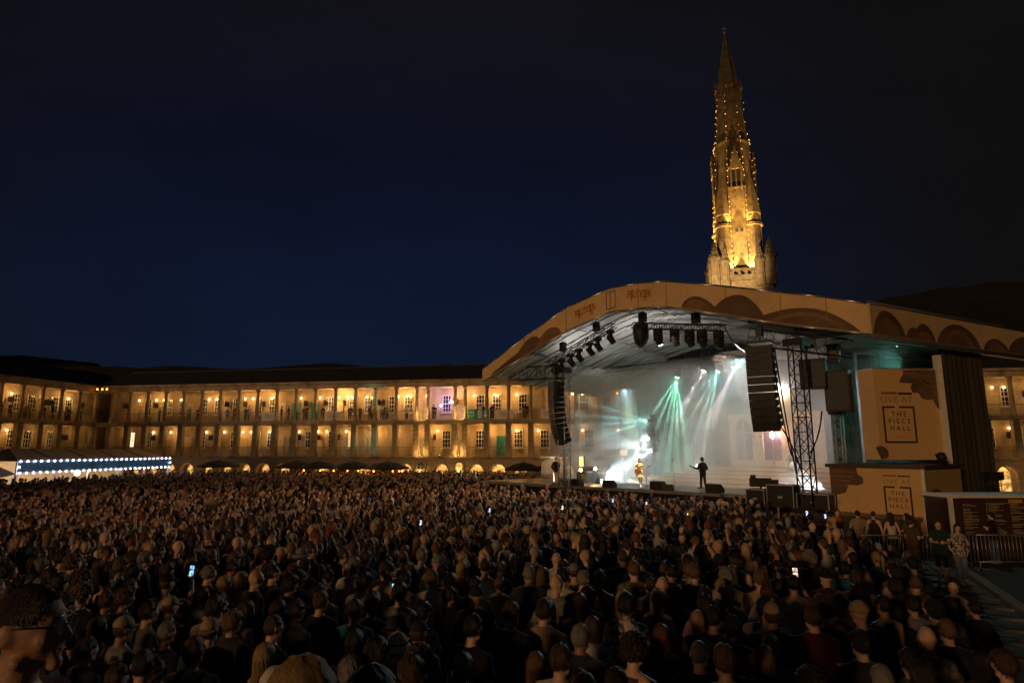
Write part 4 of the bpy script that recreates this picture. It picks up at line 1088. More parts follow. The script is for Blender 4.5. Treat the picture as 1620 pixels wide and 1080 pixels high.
# stage amps and keyboards in the smoke at the left
for i, (px_, py_, wd, ht, lab) in enumerate(((925, 748, 1.0, .75, 'amplifier case at the back left of the stage'), (934, 744, .7, 1.1, 'tall amplifier case standing in smoke at the back left of the stage'), (948, 749, .9, .6, 'low flight case nearest the smoke jet at the left of the stage'))):
    c = SL(px_, py_, 4 + i); t = thing('amplifier', lab, 'amplifier', S(c.x, 4 + i, DECK), SA + .2 * i)
    MB().b2(-wd/2, wd/2, -.3, .3, 0, ht).build('case', black_paint, t); MB().b2(-wd/2 + .05, wd/2 - .05, -.32, -.303, .05, ht - .12).build('grille', grille, t)
    MB().b2(-wd/2 - .01, wd/2 + .01, -.31, .31, ht - .06, ht + .01).build('trim', alu, t)
for i, (px_, py_, lab, st) in enumerate(((921, 743, 'left one of two amber footlights at the back left of the stage', 90), (944, 741, 'right one of two amber footlights at the back left of the stage', 90))):
    c = SL(px_, py_, 3.4); t = thing('footlight', lab, 'stage light', S(c.x, 3.4, DECK), SA)
    MB().b2(-.14, .14, -.1, .1, 0, .1).tube((0, 0, .1), (0, 0, c.z - DECK), .02).lathe([(.12, -.12), (.13, .1)], 10, (0, 0, c.z - DECK), axis=(0, 1, 0)).build('housing', black_metal, t)
    MB().sphere((0, -.14, c.z - DECK), .10, 8, 6).build('lens', emis('amber_foot%d' % i, (1, .62, .2), st), t)
    lamp('footlight_beam', 'POINT', S(c.x, 3.1, c.z), 60, (1, .55, .18), .08)
# amber vertical lamp at the side
c = SL(921, 730, 5.0); t = thing('amber_panel', 'upright amber lamp panel behind the left footlight', 'stage light', S(c.x, 5, DECK), SA)
MB().tube((0, 0, 0), (0, 0, c.z - DECK - .35), .03).b2(-.2, .2, -.08, .08, c.z - DECK - .36, c.z - DECK + .4).build('stand', black_metal, t)
MB().b2(-.16, .16, -.11, -.083, c.z - DECK - .32, c.z - DECK + .36).build('lamp_face', emis('amber_panel_glow', (1, .48, .08), 5), t)
c = SL(988, 715, 7.0); t = thing('amber_panel', 'pale orange rectangular panel floating above the smoke jet on a stand', 'stage light', S(c.x, 7, DECK), SA)
MB().tube((0, 0, 0), (0, 0, c.z - DECK - .3), .03).b2(-.34, .34, -.05, .05, c.z - DECK - .28, c.z - DECK + .22).build('stand', black_metal, t)
MB().b2(-.3, .3, -.08, -.053, c.z - DECK - .24, c.z - DECK + .18).build('lamp_face', emis('orange_panel_glow', (1, .55, .28), .9), t)
# gear on the near corner
for px_, py_, wd, ht, dp, w_, lab in ((1200, 790, .9, .9, .7, -1.0, 'black flight case at the near corner of the stage'), (1240, 788, 1.25, 1.15, .8, -.9, 'larger black equipment rack beside the truss tower'), (1290, 785, 1.4, .8, .8, -.8, 'low dark crate behind the foot of the truss tower')):
    c = SL(px_, py_, w_); t = thing('flight_case', lab, 'case', S(c.x, w_, 1.2), SA)
    MB().b2(-wd/2, wd/2, -dp/2, dp/2, .1, ht).build('case', black_paint, t)
    e = MB()
    for sx in (-1, 1):
        for sy in (-1, 1): e.box((sx*wd/2, sy*dp/2, ht/2 + .05), (.04, .04, ht - .1)); e.sphere((sx*wd*.4, sy*dp*.4, .05), .05, 8, 6)
    e.b2(-wd/2 - .02, wd/2 + .02, -dp/2 - .02, dp/2 + .02, ht - .05, ht - .003).build('edging', steel, t)
    MB().b2(-.1, .1, -dp/2 - .03, -dp/2 - .003, ht*.45, ht*.55).build('handle', steel, t)
c = SL(1203, 764, -.8); t = thing('follow_camera', 'boxy black camera on a pedestal at the near corner of the stage', 'camera', S(c.x, -.8, 1.2), SA + .5)
MB().tube((0, 0, 0), (0, 0, c.z - 1.35), .06).tube((-.15, 0, 0), (-.15, 0, c.z - 1.4), .03).tube((.25, 0, 0), (.25, 0, c.z - 1.4), .03).build('pedestal', black_metal, t)
MB().b2(-.5, .5, -.22, .22, c.z - 1.36, c.z - .95).lathe([(.12, 0), (.14, .3), (.1, .32)], 12, (.5, 0, c.z - 1.15), axis=(1, 0, 0)).build('camera_body', black_paint, t)
MB().b2(-.45, -.2, -.12, .12, c.z - .947, c.z - .8).build('viewfinder', black_paint, t)
# ================================================================== stage light through smoke
def puff_mat(name, dens, scale, thr, col=(1, 1, 1), fall=None, aniso=0.25):
    m = bpy.data.materials.new(name); m.use_nodes = True; t = m.node_tree; t.nodes.clear()
    out = t.nodes.new('ShaderNodeOutputMaterial'); pv = t.nodes.new('ShaderNodeVolumePrincipled')
    pv.inputs['Color'].default_value = tuple(col) + (1,); pv.inputs['Anisotropy'].default_value = aniso
    tcn = t.nodes.new('ShaderNodeTexCoord'); n = t.nodes.new('ShaderNodeTexNoise'); n.inputs['Scale'].default_value = scale
    n.inputs['Detail'].default_value = 4; n.inputs['Roughness'].default_value = .6; n.inputs['Distortion'].default_value = .5
    t.links.new(tcn.outputs['Object'], n.inputs['Vector'])
    mr = t.nodes.new('ShaderNodeMapRange'); mr.inputs['From Min'].default_value = thr[0]; mr.inputs['From Max'].default_value = thr[1]
    mr.inputs['To Min'].default_value = thr[2]; mr.inputs['To Max'].default_value = 1
    t.links.new(n.outputs['Fac'], mr.inputs['Value'])
    src = mr.outputs['Result']
    if fall:
        g = t.nodes.new('ShaderNodeVectorMath'); g.operation = 'LENGTH'; t.links.new(tcn.outputs['Object'], g.inputs[0])
        f = t.nodes.new('ShaderNodeMapRange'); f.interpolation_type = 'SMOOTHSTEP'
        f.inputs['From Min'].default_value = 1.0; f.inputs['From Max'].default_value = fall; f.inputs['To Min'].default_value = 0; f.inputs['To Max'].default_value = 1
        t.links.new(g.outputs['Value'], f.inputs['Value'])
        mu = t.nodes.new('ShaderNodeMath'); mu.operation = 'MULTIPLY'; t.links.new(src, mu.inputs[0]); t.links.new(f.outputs['Result'], mu.inputs[1]); src = mu.outputs[0]
    mu = t.nodes.new('ShaderNodeMath'); mu.operation = 'MULTIPLY'; mu.inputs[1].default_value = dens
    t.links.new(src, mu.inputs[0]); t.links.new(mu.outputs[0], pv.inputs['Density']); t.links.new(pv.outputs[0], out.inputs['Volume'])
    return m
sm = MB(); sm.b2(-11.5, 11.8, 3.3, 12.6, DECK + .01, 9.6)
hz = sm.build('stage_smoke', puff_mat('thin_stage_smoke', .32, .28, (.42, .66, .12)), None, SP, SA); tag(hz, 'thin drifting smoke filling the lit stage', 'smoke', kind='stuff')
def puff(px_, py_, w_, rx, ry, rz_, dens, label, sc_=1.6):
    c = SL(px_, py_, w_); m = MB().sphere((0, 0, 0), 1.0, 20, 14)
    o = m.build('smoke_puff', puff_mat('dense_smoke', dens, sc_, (.44, .66, .0), fall=.05), None, S(*c), SA); o.scale = (rx, ry, rz_)
    tag(o, label, 'smoke', kind='stuff'); return c
puff(1014, 706, 6.3, 1.0, .8, 1.75, 3.0, 'bright burst of white smoke above the singer')
puff(972, 744, 5.0, 2.6, 1.2, 1.1, 1.6, 'white smoke cloud rolling over the deck left of the singer')
puff(994, 727, 5.6, 1.4, .8, 1.1, 1.4, 'trail of smoke rising from the deck towards the bright burst')
puff(1262, 758, 4.0, 2.0, 1.0, .9, 1.0, 'low white smoke around the foot of the drum riser')
puff(1160, 764, 2.5, 2.6, .9, .5, .5, 'wisps of smoke along the deck right of the dark guitarist', 2.2)
puff(1110, 712, 7.5, 2.2, 1.2, 1.5, .35, 'grey smoke behind the dark dressed guitarist')

def beam(px_, py_, w_, targets, col, energy, cone, label, key, st=60, soft=.02, sc_=1.0):
    o0 = SL(px_, py_, w_); pos = o0 + Vector((0, 0, .5))
    tv = [SL(a, b, c) for a, b, c in targets]
    mid = sum(tv, Vector((0, 0, 0))) / len(tv)
    e = fixture(label, pos, mid, sc_, key, col, st)
    for i, q in enumerate(tv):
        lamp('beam', 'SPOT', S(*e), energy, col, soft, aim=S(*q), cone=cone, blend=.35)
    return e
GREEN, TEAL, WHITE, PINK = (.25, 1.0, .62), (.35, 1.0, .88), (.85, .95, 1.0), (1.0, .82, .86)
beam(1073, 592, 8.4, [(1000, 700, 8), (1022, 715, 8), (1042, 720, 8), (1058, 715, 8), (1071, 715, 8), (1084, 700, 8)], GREEN, 70000, R(5.0), 'green fan of light beams from the upstage truss', 'green', 160)
beam(1139, 583, 8.4, [(1060, 660, 8), (1085, 672, 8), (1103, 680, 8), (1116, 690, 8)], TEAL, 50000, R(3.8), 'turquoise fan of light beams between two pale beams', 'teal', 120)
beam(1117, 582, 8.4, [(1072, 660, 7.5)], PINK, 9000, R(13), 'pale pink beam next to the green fan', 'pinkA', 140)
beam(1165, 577, 8.4, [(1118, 680, 7.5)], PINK, 9000, R(14), 'pale pink beam at the right of the upstage truss', 'pinkB', 140)
# side ladder of lights at the left of the set
lad = thing('light_ladder', 'dark upright pole carrying three side lights at the left of the set', 'truss', S(SL(1036, 700, 7.2).x, 7.2, DECK), SA)
MB().truss((0, 0, 0), (0, 0, SL(1036, 655, 7.2).z - DECK), .24, r=.02, rl=.01).build('ladder_frame', black_metal, lad)
beam(1033, 667, 6.9, [(960, 645, 7), (945, 658, 7), (935, 672, 7), (945, 692, 7)], TEAL, 32000, R(5), 'upper of the side lights on the pole, throwing pale green beams', 'sideA', 200)
beam(1033, 690, 6.9, [(930, 720, 7), (1000, 706, 6.6), (1012, 712, 6.5), (985, 740, 6)], WHITE, 15000, R(8), 'middle side light on the pole, throwing white beams into the smoke', 'sideB', 260)
beam(1037, 712, 6.9, [(1005, 706, 6.5), (960, 752, 5)], WHITE, 5200, R(28), 'lowest side light on the pole, beside the bright smoke burst', 'sideC', 120)
# floor light behind the guitarist, throwing up and back to the left
c = SL(1107, 738, 3.4)
t = thing('floor_light', 'floor light on a short stand behind the dark dressed guitarist', 'stage light', S(c.x, 3.4, DECK), SA)
MB().b2(-.15, .15, -.12, .12, 0, .06).tube((0, 0, .06), (0, 0, c.z - DECK - .1), .02).lathe([(.12, -.16), (.14, .12), (.1, .14)], 12, (0, 0, c.z - DECK), axis=(-1, .3, .3)).build('housing', black_metal, t)
MB().sphere((-.14, .04, c.z - DECK + .04), .1, 8, 6).build('lens', emis('floor_lens', (.9, .95, 1), 40), t)
for a, b, w_ in ((1010, 672, 4.5), (1018, 700, 4.5), (1030, 722, 4.5)):
    lamp('floor_beam', 'SPOT', S(c.x - .2, 3.45, c.z + .05), 30000, (.9, .95, 1), .03, aim=S(*SL(a, b, w_)), cone=R(7), blend=.4)
# washes on performers, steps and set
e = SL(1000, 590, .5)
lamp('front_wash', 'SPOT', S(.5, .2, 11.3), 3600, (1, .70, .38), .3, aim=S(2.5, 4.5, 1.7), cone=R(60), blend=1)
lamp('singer_spot', 'SPOT', S(1.5, -.1, 11.2), 11000, (1, .78, .46), .1, aim=S(*(SL(1013, 750, 1.75))), cone=R(9), blend=.6)
lamp('set_wash', 'SPOT', S(2.0, 2.6, 10.2), 2600, (1, .76, .50), .15, aim=S(7, 9.4, 4.2), cone=R(44), blend=.7)
lamp('upstage_wash', 'SPOT', S(3, 6.0, 10.6), 2500, (.44, .80, .82), .3, aim=S(0, 9, 3), cone=R(86), blend=.9)
lamp('left_wash', 'SPOT', S(-7, 8.0, 8.6), 1300, (.45, .80, .86), .3, aim=S(-8, 6, 2), cone=R(80), blend=.9)
lamp('right_wash', 'SPOT', S(8.5, 7.0, 9.2), 2300, (.78, .82, .9), .3, aim=S(8, 8, 3), cone=R(80), blend=.9)
c = SL(1225, 688, 9.3); lamp('window_glow', 'POINT', S(c.x, 9.1, c.z), 130, (1, .42, .42), .12)
fx = thing('window_lamp', 'pink lamp glowing in front of the middle set window', 'stage light', S(c.x, 9.0, DECK + 1.0), SA)
MB().tube((0, 0, 0), (0, 0, c.z - DECK - 1.1), .02).b2(-.1, .1, -.1, .1, 0, .04).build('stand', black_metal, fx)
MB().sphere((0, -.02, c.z - DECK - 1.0), .17, 10, 8, sc_=(1, .7, 1.3)).build('globe', emis('pink_globe', (1, .55, .5), 22), fx)
c = SL(1262, 752, 4.4); lamp('drum_smoke_light', 'SPOT', S(c.x + 1.6, 4.0, DECK + .25), 1500, (.88, .97, 1), .05, aim=S(c.x - 1.5, 4.6, c.z + .2), cone=R(60), blend=.6)
lamp('wing_green', 'SPOT', S(13.0, 6.0, 8.9), 380, (.25, .95, .75), .3, aim=S(11, 2, 5), cone=R(110), blend=.8)
# faint audience light from the stage
lamp('audience_beam', 'SPOT', S(-3.5, .6, 9.6), 5600, (1, .48, .19), .2, aim=S(-4.5, -15, 1.5), cone=R(84), blend=.8)
lamp('audience_beam', 'SPOT', S(5.5, .8, 9.6), 2600, (.75, .92, .95), .2, aim=S(3, -18, 1.5), cone=R(95), blend=.8)

c = SL(948, 752, 4.6); t = thing('added_strobe', 'white strobe added on the deck to light the smoke cloud left of the singer', 'stage light', S(c.x, 4.6, DECK), SA)  # fixture added so that the smoke cloud catches light
MB().b2(-.2, .2, -.12, .12, 0, .22).build('housing', black_metal, t); MB().b2(.203, .22, -.1, .1, .03, .2).build('lens', emis('strobe_lens', (.85, .97, 1), 40), t)
lamp('strobe', 'SPOT', S(c.x + .3, 4.6, DECK + .15), 1300, (.8, .97, 1), .05, aim=S(c.x + 3, 5.2, DECK + 1.2), cone=R(80), blend=.7)

for s_, w_ in ((-6.5, 2.2), (-2.0, 3.5)):
    lamp('roof_fill', 'SPOT', S(s_, w_, 8.8 if s_ < -5 else 9.6), 420, (.95, .9, .88), .15, aim=S(s_ - .5, w_ + 1.5, 13), cone=R(130), blend=.8)  # spots without a fixture, added to brighten the roof lining

lamp('wing_path_light', 'SPOT', (20.5, 30.2, 8.7), 230, (.78, 1.0, .86), .05, aim=(13.5, 18.5, 0), cone=R(58), blend=.8)
# ================================================================== people: bodies, hair, clothes
def obj_color_mat(name, rough, var, scale, bump, bscale, stretch=None, sheen=0.0, sss=0.0, spec=.3):
    m = mk(name, (1, 1, 1), rough, var=0, scale=scale, bump=bump, bscale=bscale, stretch=stretch, spec=spec)
    t = m.node_tree; b = t.nodes['Principled BSDF']; r = b.inputs['Base Color'].links[0].from_socket
    rn = r.node; e = rn.color_ramp.elements; e[0].color = (1 - var,) * 3 + (1,); e[1].color = (1, 1, 1, 1)
    oi = t.nodes.new('ShaderNodeObjectInfo'); mx = t.nodes.new('ShaderNodeMix'); mx.data_type = 'RGBA'; mx.blend_type = 'MULTIPLY'; mx.inputs['Factor'].default_value = 1
    t.links.new(oi.outputs['Color'], mx.inputs['A']); t.links.new(r, mx.inputs['B']); t.links.new(mx.outputs['Result'], b.inputs['Base Color'])
    if sheen: b.inputs['Sheen Weight'].default_value = sheen
    return m
skin_m = obj_color_mat('skin', .5, .18, 9, .12, 60, spec=.35)
hair_m = obj_color_mat('hair', .46, .62, 38, .55, 120, stretch=(3.2, 3.2, .16), spec=.4)
cloth_m = obj_color_mat('cloth', .9, .35, 5, .5, 13, sheen=.15, spec=.15)
hat_m = obj_color_mat('hat_cloth', .85, .2, 20, .2, 90)
def pattern_mat(name, kind, ca, cb, sc_):
    m = mk(name, ca, .9, var=.12, scale=6, bump=.4, bscale=13); t = m.node_tree; b = t.nodes['Principled BSDF']
    base = b.inputs['Base Color'].links[0].from_socket
    tcn = t.nodes.new('ShaderNodeTexCoord'); s = t.nodes.new('ShaderNodeSeparateXYZ'); t.links.new(tcn.outputs['Object'], s.inputs[0])
    def wave(sock, freq, thr):
        mu = t.nodes.new('ShaderNodeMath'); mu.operation = 'MULTIPLY'; mu.inputs[1].default_value = freq; t.links.new(sock, mu.inputs[0])
        si = t.nodes.new('ShaderNodeMath'); si.operation = 'SINE'; t.links.new(mu.outputs[0], si.inputs[0])
        gt = t.nodes.new('ShaderNodeMath'); gt.operation = 'GREATER_THAN'; gt.inputs[1].default_value = thr; t.links.new(si.outputs[0], gt.inputs[0]); return gt.outputs[0]
    fac = wave(s.outputs['Z'], sc_, .35)
    if kind == 'plaid':
        f2 = wave(s.outputs['X'], sc_, .35); ad = t.nodes.new('ShaderNodeMath'); ad.operation = 'ADD'; t.links.new(fac, ad.inputs[0]); t.links.new(f2, ad.inputs[1])
        mu = t.nodes.new('ShaderNodeMath'); mu.operation = 'MULTIPLY'; mu.inputs[1].default_value = .5; t.links.new(ad.outputs[0], mu.inputs[0]); fac = mu.outputs[0]
    if kind == 'blotch':
        n = t.nodes.new('ShaderNodeTexNoise'); n.inputs['Scale'].default_value = sc_; t.links.new(tcn.outputs['Object'], n.inputs['Vector'])
        gt = t.nodes.new('ShaderNodeMath'); gt.operation = 'GREATER_THAN'; gt.inputs[1].default_value = .52; t.links.new(n.outputs['Fac'], gt.inputs[0]); fac = gt.outputs[0]
    mx = t.nodes.new('ShaderNodeMix'); mx.data_type = 'RGBA'; t.links.new(fac, mx.inputs['Factor']); t.links.new(base, mx.inputs['A']); mx.inputs['B'].default_value = tuple(cb) + (1,)
    t.links.new(mx.outputs['Result'], b.inputs['Base Color']); return m
eye_white = mk('eye_white', (.6, .58, .54), .3, var=.05, bump=0); eye_dark = mk('eye_dark', (.02, .014, .01), .3, var=.2, bump=0); lip_m = mk('lip', (.30, .12, .10), .5, var=.1, bump=0)
PATT = {'plaid': pattern_mat('cream_plaid', 'plaid', (.46, .36, .20), (.06, .04, .025), 95), 'stripe': pattern_mat('dark_stripe', 'stripe', (.03, .03, .03), (.22, .25, .24), 110),
        'blotch': pattern_mat('blotched_print', 'blotch', (.42, .36, .33), (.07, .06, .06), 16), 'camo': pattern_mat('faded_print', 'blotch', (.13, .11, .075), (.06, .05, .035), 9)}

HC = Vector((0, .018, 1.640))
def head_pt(az, el, off=0.0):
    """az 0 = face (+Y), counter-clockwise; el up"""
    ce, se = math.cos(el), math.sin(el)
    x = -math.sin(az) * ce * .0775; y = math.cos(az) * ce * .098; z = se * .120
    if z < 0:
        t = -z / .12; x *= 1 - .30 * t ** 1.4
        if y < 0: y *= 1 - .45 * t ** 1.2
        else: y *= 1 - .06 * t
    else:
        y += -.010 * (z / .12)
        if y > 0: y *= 1 - .05 * (z / .12)
    v = Vector((x, y, z)); n = Vector((x / .0775**2, y / .098**2, z / .12**2)).normalized()
    return HC + v + n * off
def grid(m, pts, wrap=True, flip=False):
    nr, nc = len(pts), len(pts[0]); b = len(m.v)
    for r in pts: m.v += [tuple(p) for p in r]
    for i in range(nr - 1):
        for j in range(nc if wrap else nc - 1):
            f = (b + i*nc + j, b + i*nc + (j+1) % nc, b + (i+1)*nc + (j+1) % nc, b + (i+1)*nc + j)
            m.f.append(f[::-1] if flip else f); m.m.append(0); m.sm.append(True)
    return b
def eloft(m, rings, n=16):
    """closed loft of ellipses (cx, cy, cz, rx, ry)"""
    b = grid(m, [[(cx + rx * math.cos(2*math.pi*i/n), cy + ry * math.sin(2*math.pi*i/n), cz) for i in range(n)] for cx, cy, cz, rx, ry in rings])
    m.f.append(tuple(reversed(range(b, b + n)))); m.m.append(0); m.sm.append(True)
    k = b + (len(rings) - 1) * n; m.f.append(tuple(range(k, k + n))); m.m.append(0); m.sm.append(True)
def cap(m, p, q, r0, r1, n=10):
    m.tube(p, q, r0, r1, n=n); m.sphere(p, r0, n, 6); m.sphere(q, r1, n, 6)
WORK = bpy.data.scenes.new('workshop')          # an empty side scene, so that modifiers evaluate quickly
def remesh(m, voxel, smooth=3, name='mesh'):
    o = bpy.data.objects.new(name, m.mesh(name)); WORK.collection.objects.link(o); md = o.modifiers.new('r', 'REMESH'); md.mode = 'VOXEL'; md.voxel_size = voxel; md.use_smooth_shade = True
    if smooth: s_ = o.modifiers.new('s', 'SMOOTH'); s_.factor = .5; s_.iterations = smooth
    WORK.view_layers[0].update(); dg = WORK.view_layers[0].depsgraph; me = bpy.data.meshes.new_from_object(o.evaluated_get(dg)); src = o.data
    bpy.data.objects.remove(o); bpy.data.meshes.remove(src)
    me.name = name; return me
def join_meshes(mes, name):
    bm = bmesh.new()
    for me in mes: bm.from_mesh(me)
    out = bpy.data.meshes.new(name); bm.to_mesh(out); bm.free()
    for p in out.polygons: p.use_smooth = True
    return out
def hand(m, wr, d, side, curl=.35, spread=1.0):
    """palm and five fingers; d along the hand, side towards the thumb"""
    d = Vector(d).normalized(); side = Vector(side); side = (side - d * side.dot(d)).normalized(); nrm = d.cross(side)
    wr = Vector(wr)
    for t, w_, h in ((0, .026, .018), (.03, .034, .017), (.06, .041, .015), (.088, .040, .013)):
        pass
    for k in range(5):
        c = wr + d * (.012 + .018 * k)
        for u in (-1, -.33, .33, 1): m.sphere(c + side * u * (.018 + .0035 * k), .0145, 7, 5)
    for i, L in enumerate((.072, .082, .078, .060)):
        u = 1.5 - i; b = wr + d * .090 + side * (.0185 * u)
        dd = (d + side * .05 * u * spread).normalized(); nn = nrm
        a1, a2 = curl, curl * 2.0
        d1 = (dd * math.cos(a1) + nn * math.sin(a1)); d2 = (dd * math.cos(a2) + nn * math.sin(a2))
        p1 = b + d1 * L * .55; p2 = p1 + d2 * L * .45
        cap(m, b, p1, .0088, .0080, 6); cap(m, p1, p2, .0080, .0068, 6)
    b = wr + d * .028 + side * .028; d1 = (d * .7 + side * .75 + nrm * .35 * (1 + curl)).normalized(); p1 = b + d1 * .036
    d2 = (d * .9 + side * .25 + nrm * .4 * (1 + curl)).normalized(); p2 = p1 + d2 * .030
    cap(m, b, p1, .0115, .0098, 6); cap(m, p1, p2, .0098, .0078, 6)
# poses: per side elbow, wrist (right side given as +x), hand direction and thumb side, curl
def mirror(v): return Vector((-v[0], v[1], v[2]))
ARM = {
 'down':   ((.245, -.035, 1.135), (.255, .035, .895), (0, .25, -1), (0, 1, .2), .35),
 'pocket': ((.285, -.09, 1.15), (.205, .03, .935), (-.3, .2, -1), (0, 1, .2), .5),
 'cross':  ((.235, .05, 1.15), (.035, .185, 1.20), (-1, .1, .05), (0, .2, 1), .3),
 'front':  ((.23, .02, 1.15), (.11, .235, 1.15), (-.5, .9, .1), (.2, 0, 1), .7),
 'phone':  ((.23, .20, 1.36), (.085, .36, 1.62), (-.15, .35, 1), (-1, .1, .1), .75),
 'high':   ((.24, .12, 1.66), (.20, .20, 1.92), (-.1, .2, 1), (-1, 0, .1), .4),
 'drink':  ((.235, .06, 1.15), (.13, .26, 1.33), (-.35, .7, .5), (-.2, -.2, 1), .9),
 'hair':   ((.27, .10, 1.44), (.13, .10, 1.66), (-.6, -.3, .6), (0, .6, .6), .5),
}
POSES = {'stand': ('down', 'down'), 'pockets': ('pocket', 'pocket'), 'crossed': ('cross', 'cross'), 'hands_front': ('front', 'front'), 'filming': ('phone', 'front'),
         'two_hand_phone': ('phone', 'phone'), 'arm_up': ('high', 'down'), 'drinking': ('drink', 'down')}
LEGS = {'stand': (((.098, .012, .49), (.105, -.012, .085)), ((.098, .012, .49), (.105, -.012, .085))),
        'walk': (((.10, .10, .50), (.10, .13, .085)), ((.095, .02, .49), (.10, -.22, .12))),
        'wide': (((.13, .02, .49), (.17, -.01, .085)), ((.13, .02, .49), (.19, -.03, .085))),
        'crossleg': (((.06, .05, .49), (-.02, .08, .085)), ((.09, .0, .49), (.06, -.08, .085)))}
BUILD = {'m': dict(sh=.188, ch=1.0, wa=1.0, hp=1.0, lim=1.0, bust=0), 'f': dict(sh=.162, ch=.90, wa=.84, hp=1.06, lim=.84, bust=.035)}
def torso_rings(B, inf, z0, loose=0.0):
    c, w_, h = B['ch'], B['wa'], B['hp']
    R_ = [(.80, .155*h, .105), (.88, .168*h, .115), (.96, .162*h, .113), (1.07, .138*w_, .102), (1.18, .146*(w_+c)/2, .108), (1.30, .163*c, .118), (1.38, .165*c, .108), (1.43, .140*c, .088), (1.465, .095, .070), (1.49, .066, .062)]
    out = []
    for z, rx, ry in R_:
        if z < z0 - .001: continue
        lo = loose if z < 1.25 else 0
        if loose: rx = max(rx, .160 * c + .0) if z < 1.3 else rx; ry = max(ry, .115) if z < 1.3 else ry
        out.append((0, -.008 + (.012 if 1.2 < z < 1.4 else 0), z, rx + inf + lo, ry + inf + lo))
    return out
def limb(A, s):
    e, w_, d, th, cu = ARM[A]
    if s < 0: return mirror(e), mirror(w_), mirror(d), mirror(th), cu
    return Vector(e), Vector(w_), Vector(d), Vector(th), cu
_body = {}
def body_mesh(b='m', pose='stand', legs='stand', voxel=.0145):
    key = (b, pose, legs, voxel)
    if key in _body: return _body[key]
    B = BUILD[b]; m = MB(); li = B['lim']
    eloft(m, torso_rings(B, 0, .80))
    if B['bust']:
        for s in (-1, 1): m.sphere((s * .07, .085, 1.275), .062, 10, 8)
    m.tube((0, -.012, 1.44), (0, .0, 1.57), .057 * (.5 + .5 * li), .053 * (.5 + .5 * li), n=12)
    n = 24; rows = 16
    pts = [[head_pt(2*math.pi*j/n, math.pi/2 - 1e-3 - (math.pi - 2e-3) * i / rows) for j in range(n)] for i in range(rows + 1)]
    grid(m, pts, True)
    # face
    cap(m, (0, .103, 1.662), (0, .123, 1.622), .010, .0145, 8); cap(m, (-.012, .112, 1.616), (.012, .112, 1.616), .010, .010, 8)
    cap(m, (-.020, .102, 1.589), (.020, .102, 1.589), .0065, .0065, 8); cap(m, (-.017, .101, 1.580), (.017, .101, 1.580), .0075, .0075, 8)
    m.sphere((0, .092, 1.548), .024, 10, 8)
    for s in (-1, 1):
        cap(m, (s*.012, .108, 1.676), (s*.046, .094, 1.674), .0075, .006, 8); m.sphere((s*.045, .078, 1.622), .026, 8, 6)
        m.sphere((s*.079, -.004, 1.640), 1, 10, 8, sc_=(.012, .023, .033)); m.sphere((s*.060, .025, 1.565), .022, 8, 6)
    P = POSES[pose]; hs = []
    for s, A in ((1, P[0]), (-1, P[1])):
        e, w_, d, th, cu = limb(A, s); sh = Vector((s * B['sh'] * .955, -.010, 1.392))
        cap(m, (s * .035, -.014, 1.455), sh + Vector((0, 0, .006)), .046, .050 * li); m.sphere(sh, .056 * li, 10, 8); cap(m, sh, sh.lerp(e, .5) , .055*li, .050*li); cap(m, sh.lerp(e, .5), e, .050*li, .040*li)
        cap(m, e, e.lerp(w_, .35), .041*li, .042*li); cap(m, e.lerp(w_, .35), w_, .042*li, .028*li); cap(m, w_, w_ + Vector(d).normalized() * .02, .028*li, .026*li)
        h = MB(); hand(h, w_ + Vector(d).normalized() * .008, d, th, cu); hs.append(h)
    for s, (k, a) in zip((1, -1), LEGS[legs]):
        k = Vector(k) if s > 0 else mirror(k); a = Vector(a) if s > 0 else mirror(a); hp = Vector((s * .088 * B['hp'], 0, .885))
        cap(m, hp, hp.lerp(k, .5), .088, .072); cap(m, hp.lerp(k, .5), k, .072, .054)
        cap(m, k, k.lerp(a, .35), .053, .056); cap(m, k.lerp(a, .35), a, .056, .037)
        ft = a + Vector((s * .012, .15, -.05)); cap(m, a + Vector((0, -.03, -.045)), ft, .038, .034); cap(m, a, a + Vector((0, .06, -.035)), .036, .034)
    me = remesh(m, voxel, 3); hm = [remesh(h, .0072, 1) for h in hs]
    ey = MB()
    for s in (-1, 1):
        ey.sphere((s*.031, .0925, 1.653), .0125, 8, 6, mi=1); ey.sphere((s*.031, .0985, 1.653), .0075, 8, 6, mi=2); ey.tube((s*.016, .112, 1.679), (s*.046, .0985, 1.678), .0045, .003, n=5, mi=2)
    ey.tube((-.018, .1085, 1.5845), (.018, .1085, 1.5845), .0035, n=5, mi=3)
    em = ey.mesh('eyes')
    out = join_meshes([me] + hm + [em], 'person')
    for q in (skin_m, eye_white, eye_dark, lip_m): out.materials.append(q)
    for x in [me] + hm: bpy.data.meshes.remove(x)
    _body[key] = out; return out
_top = {}
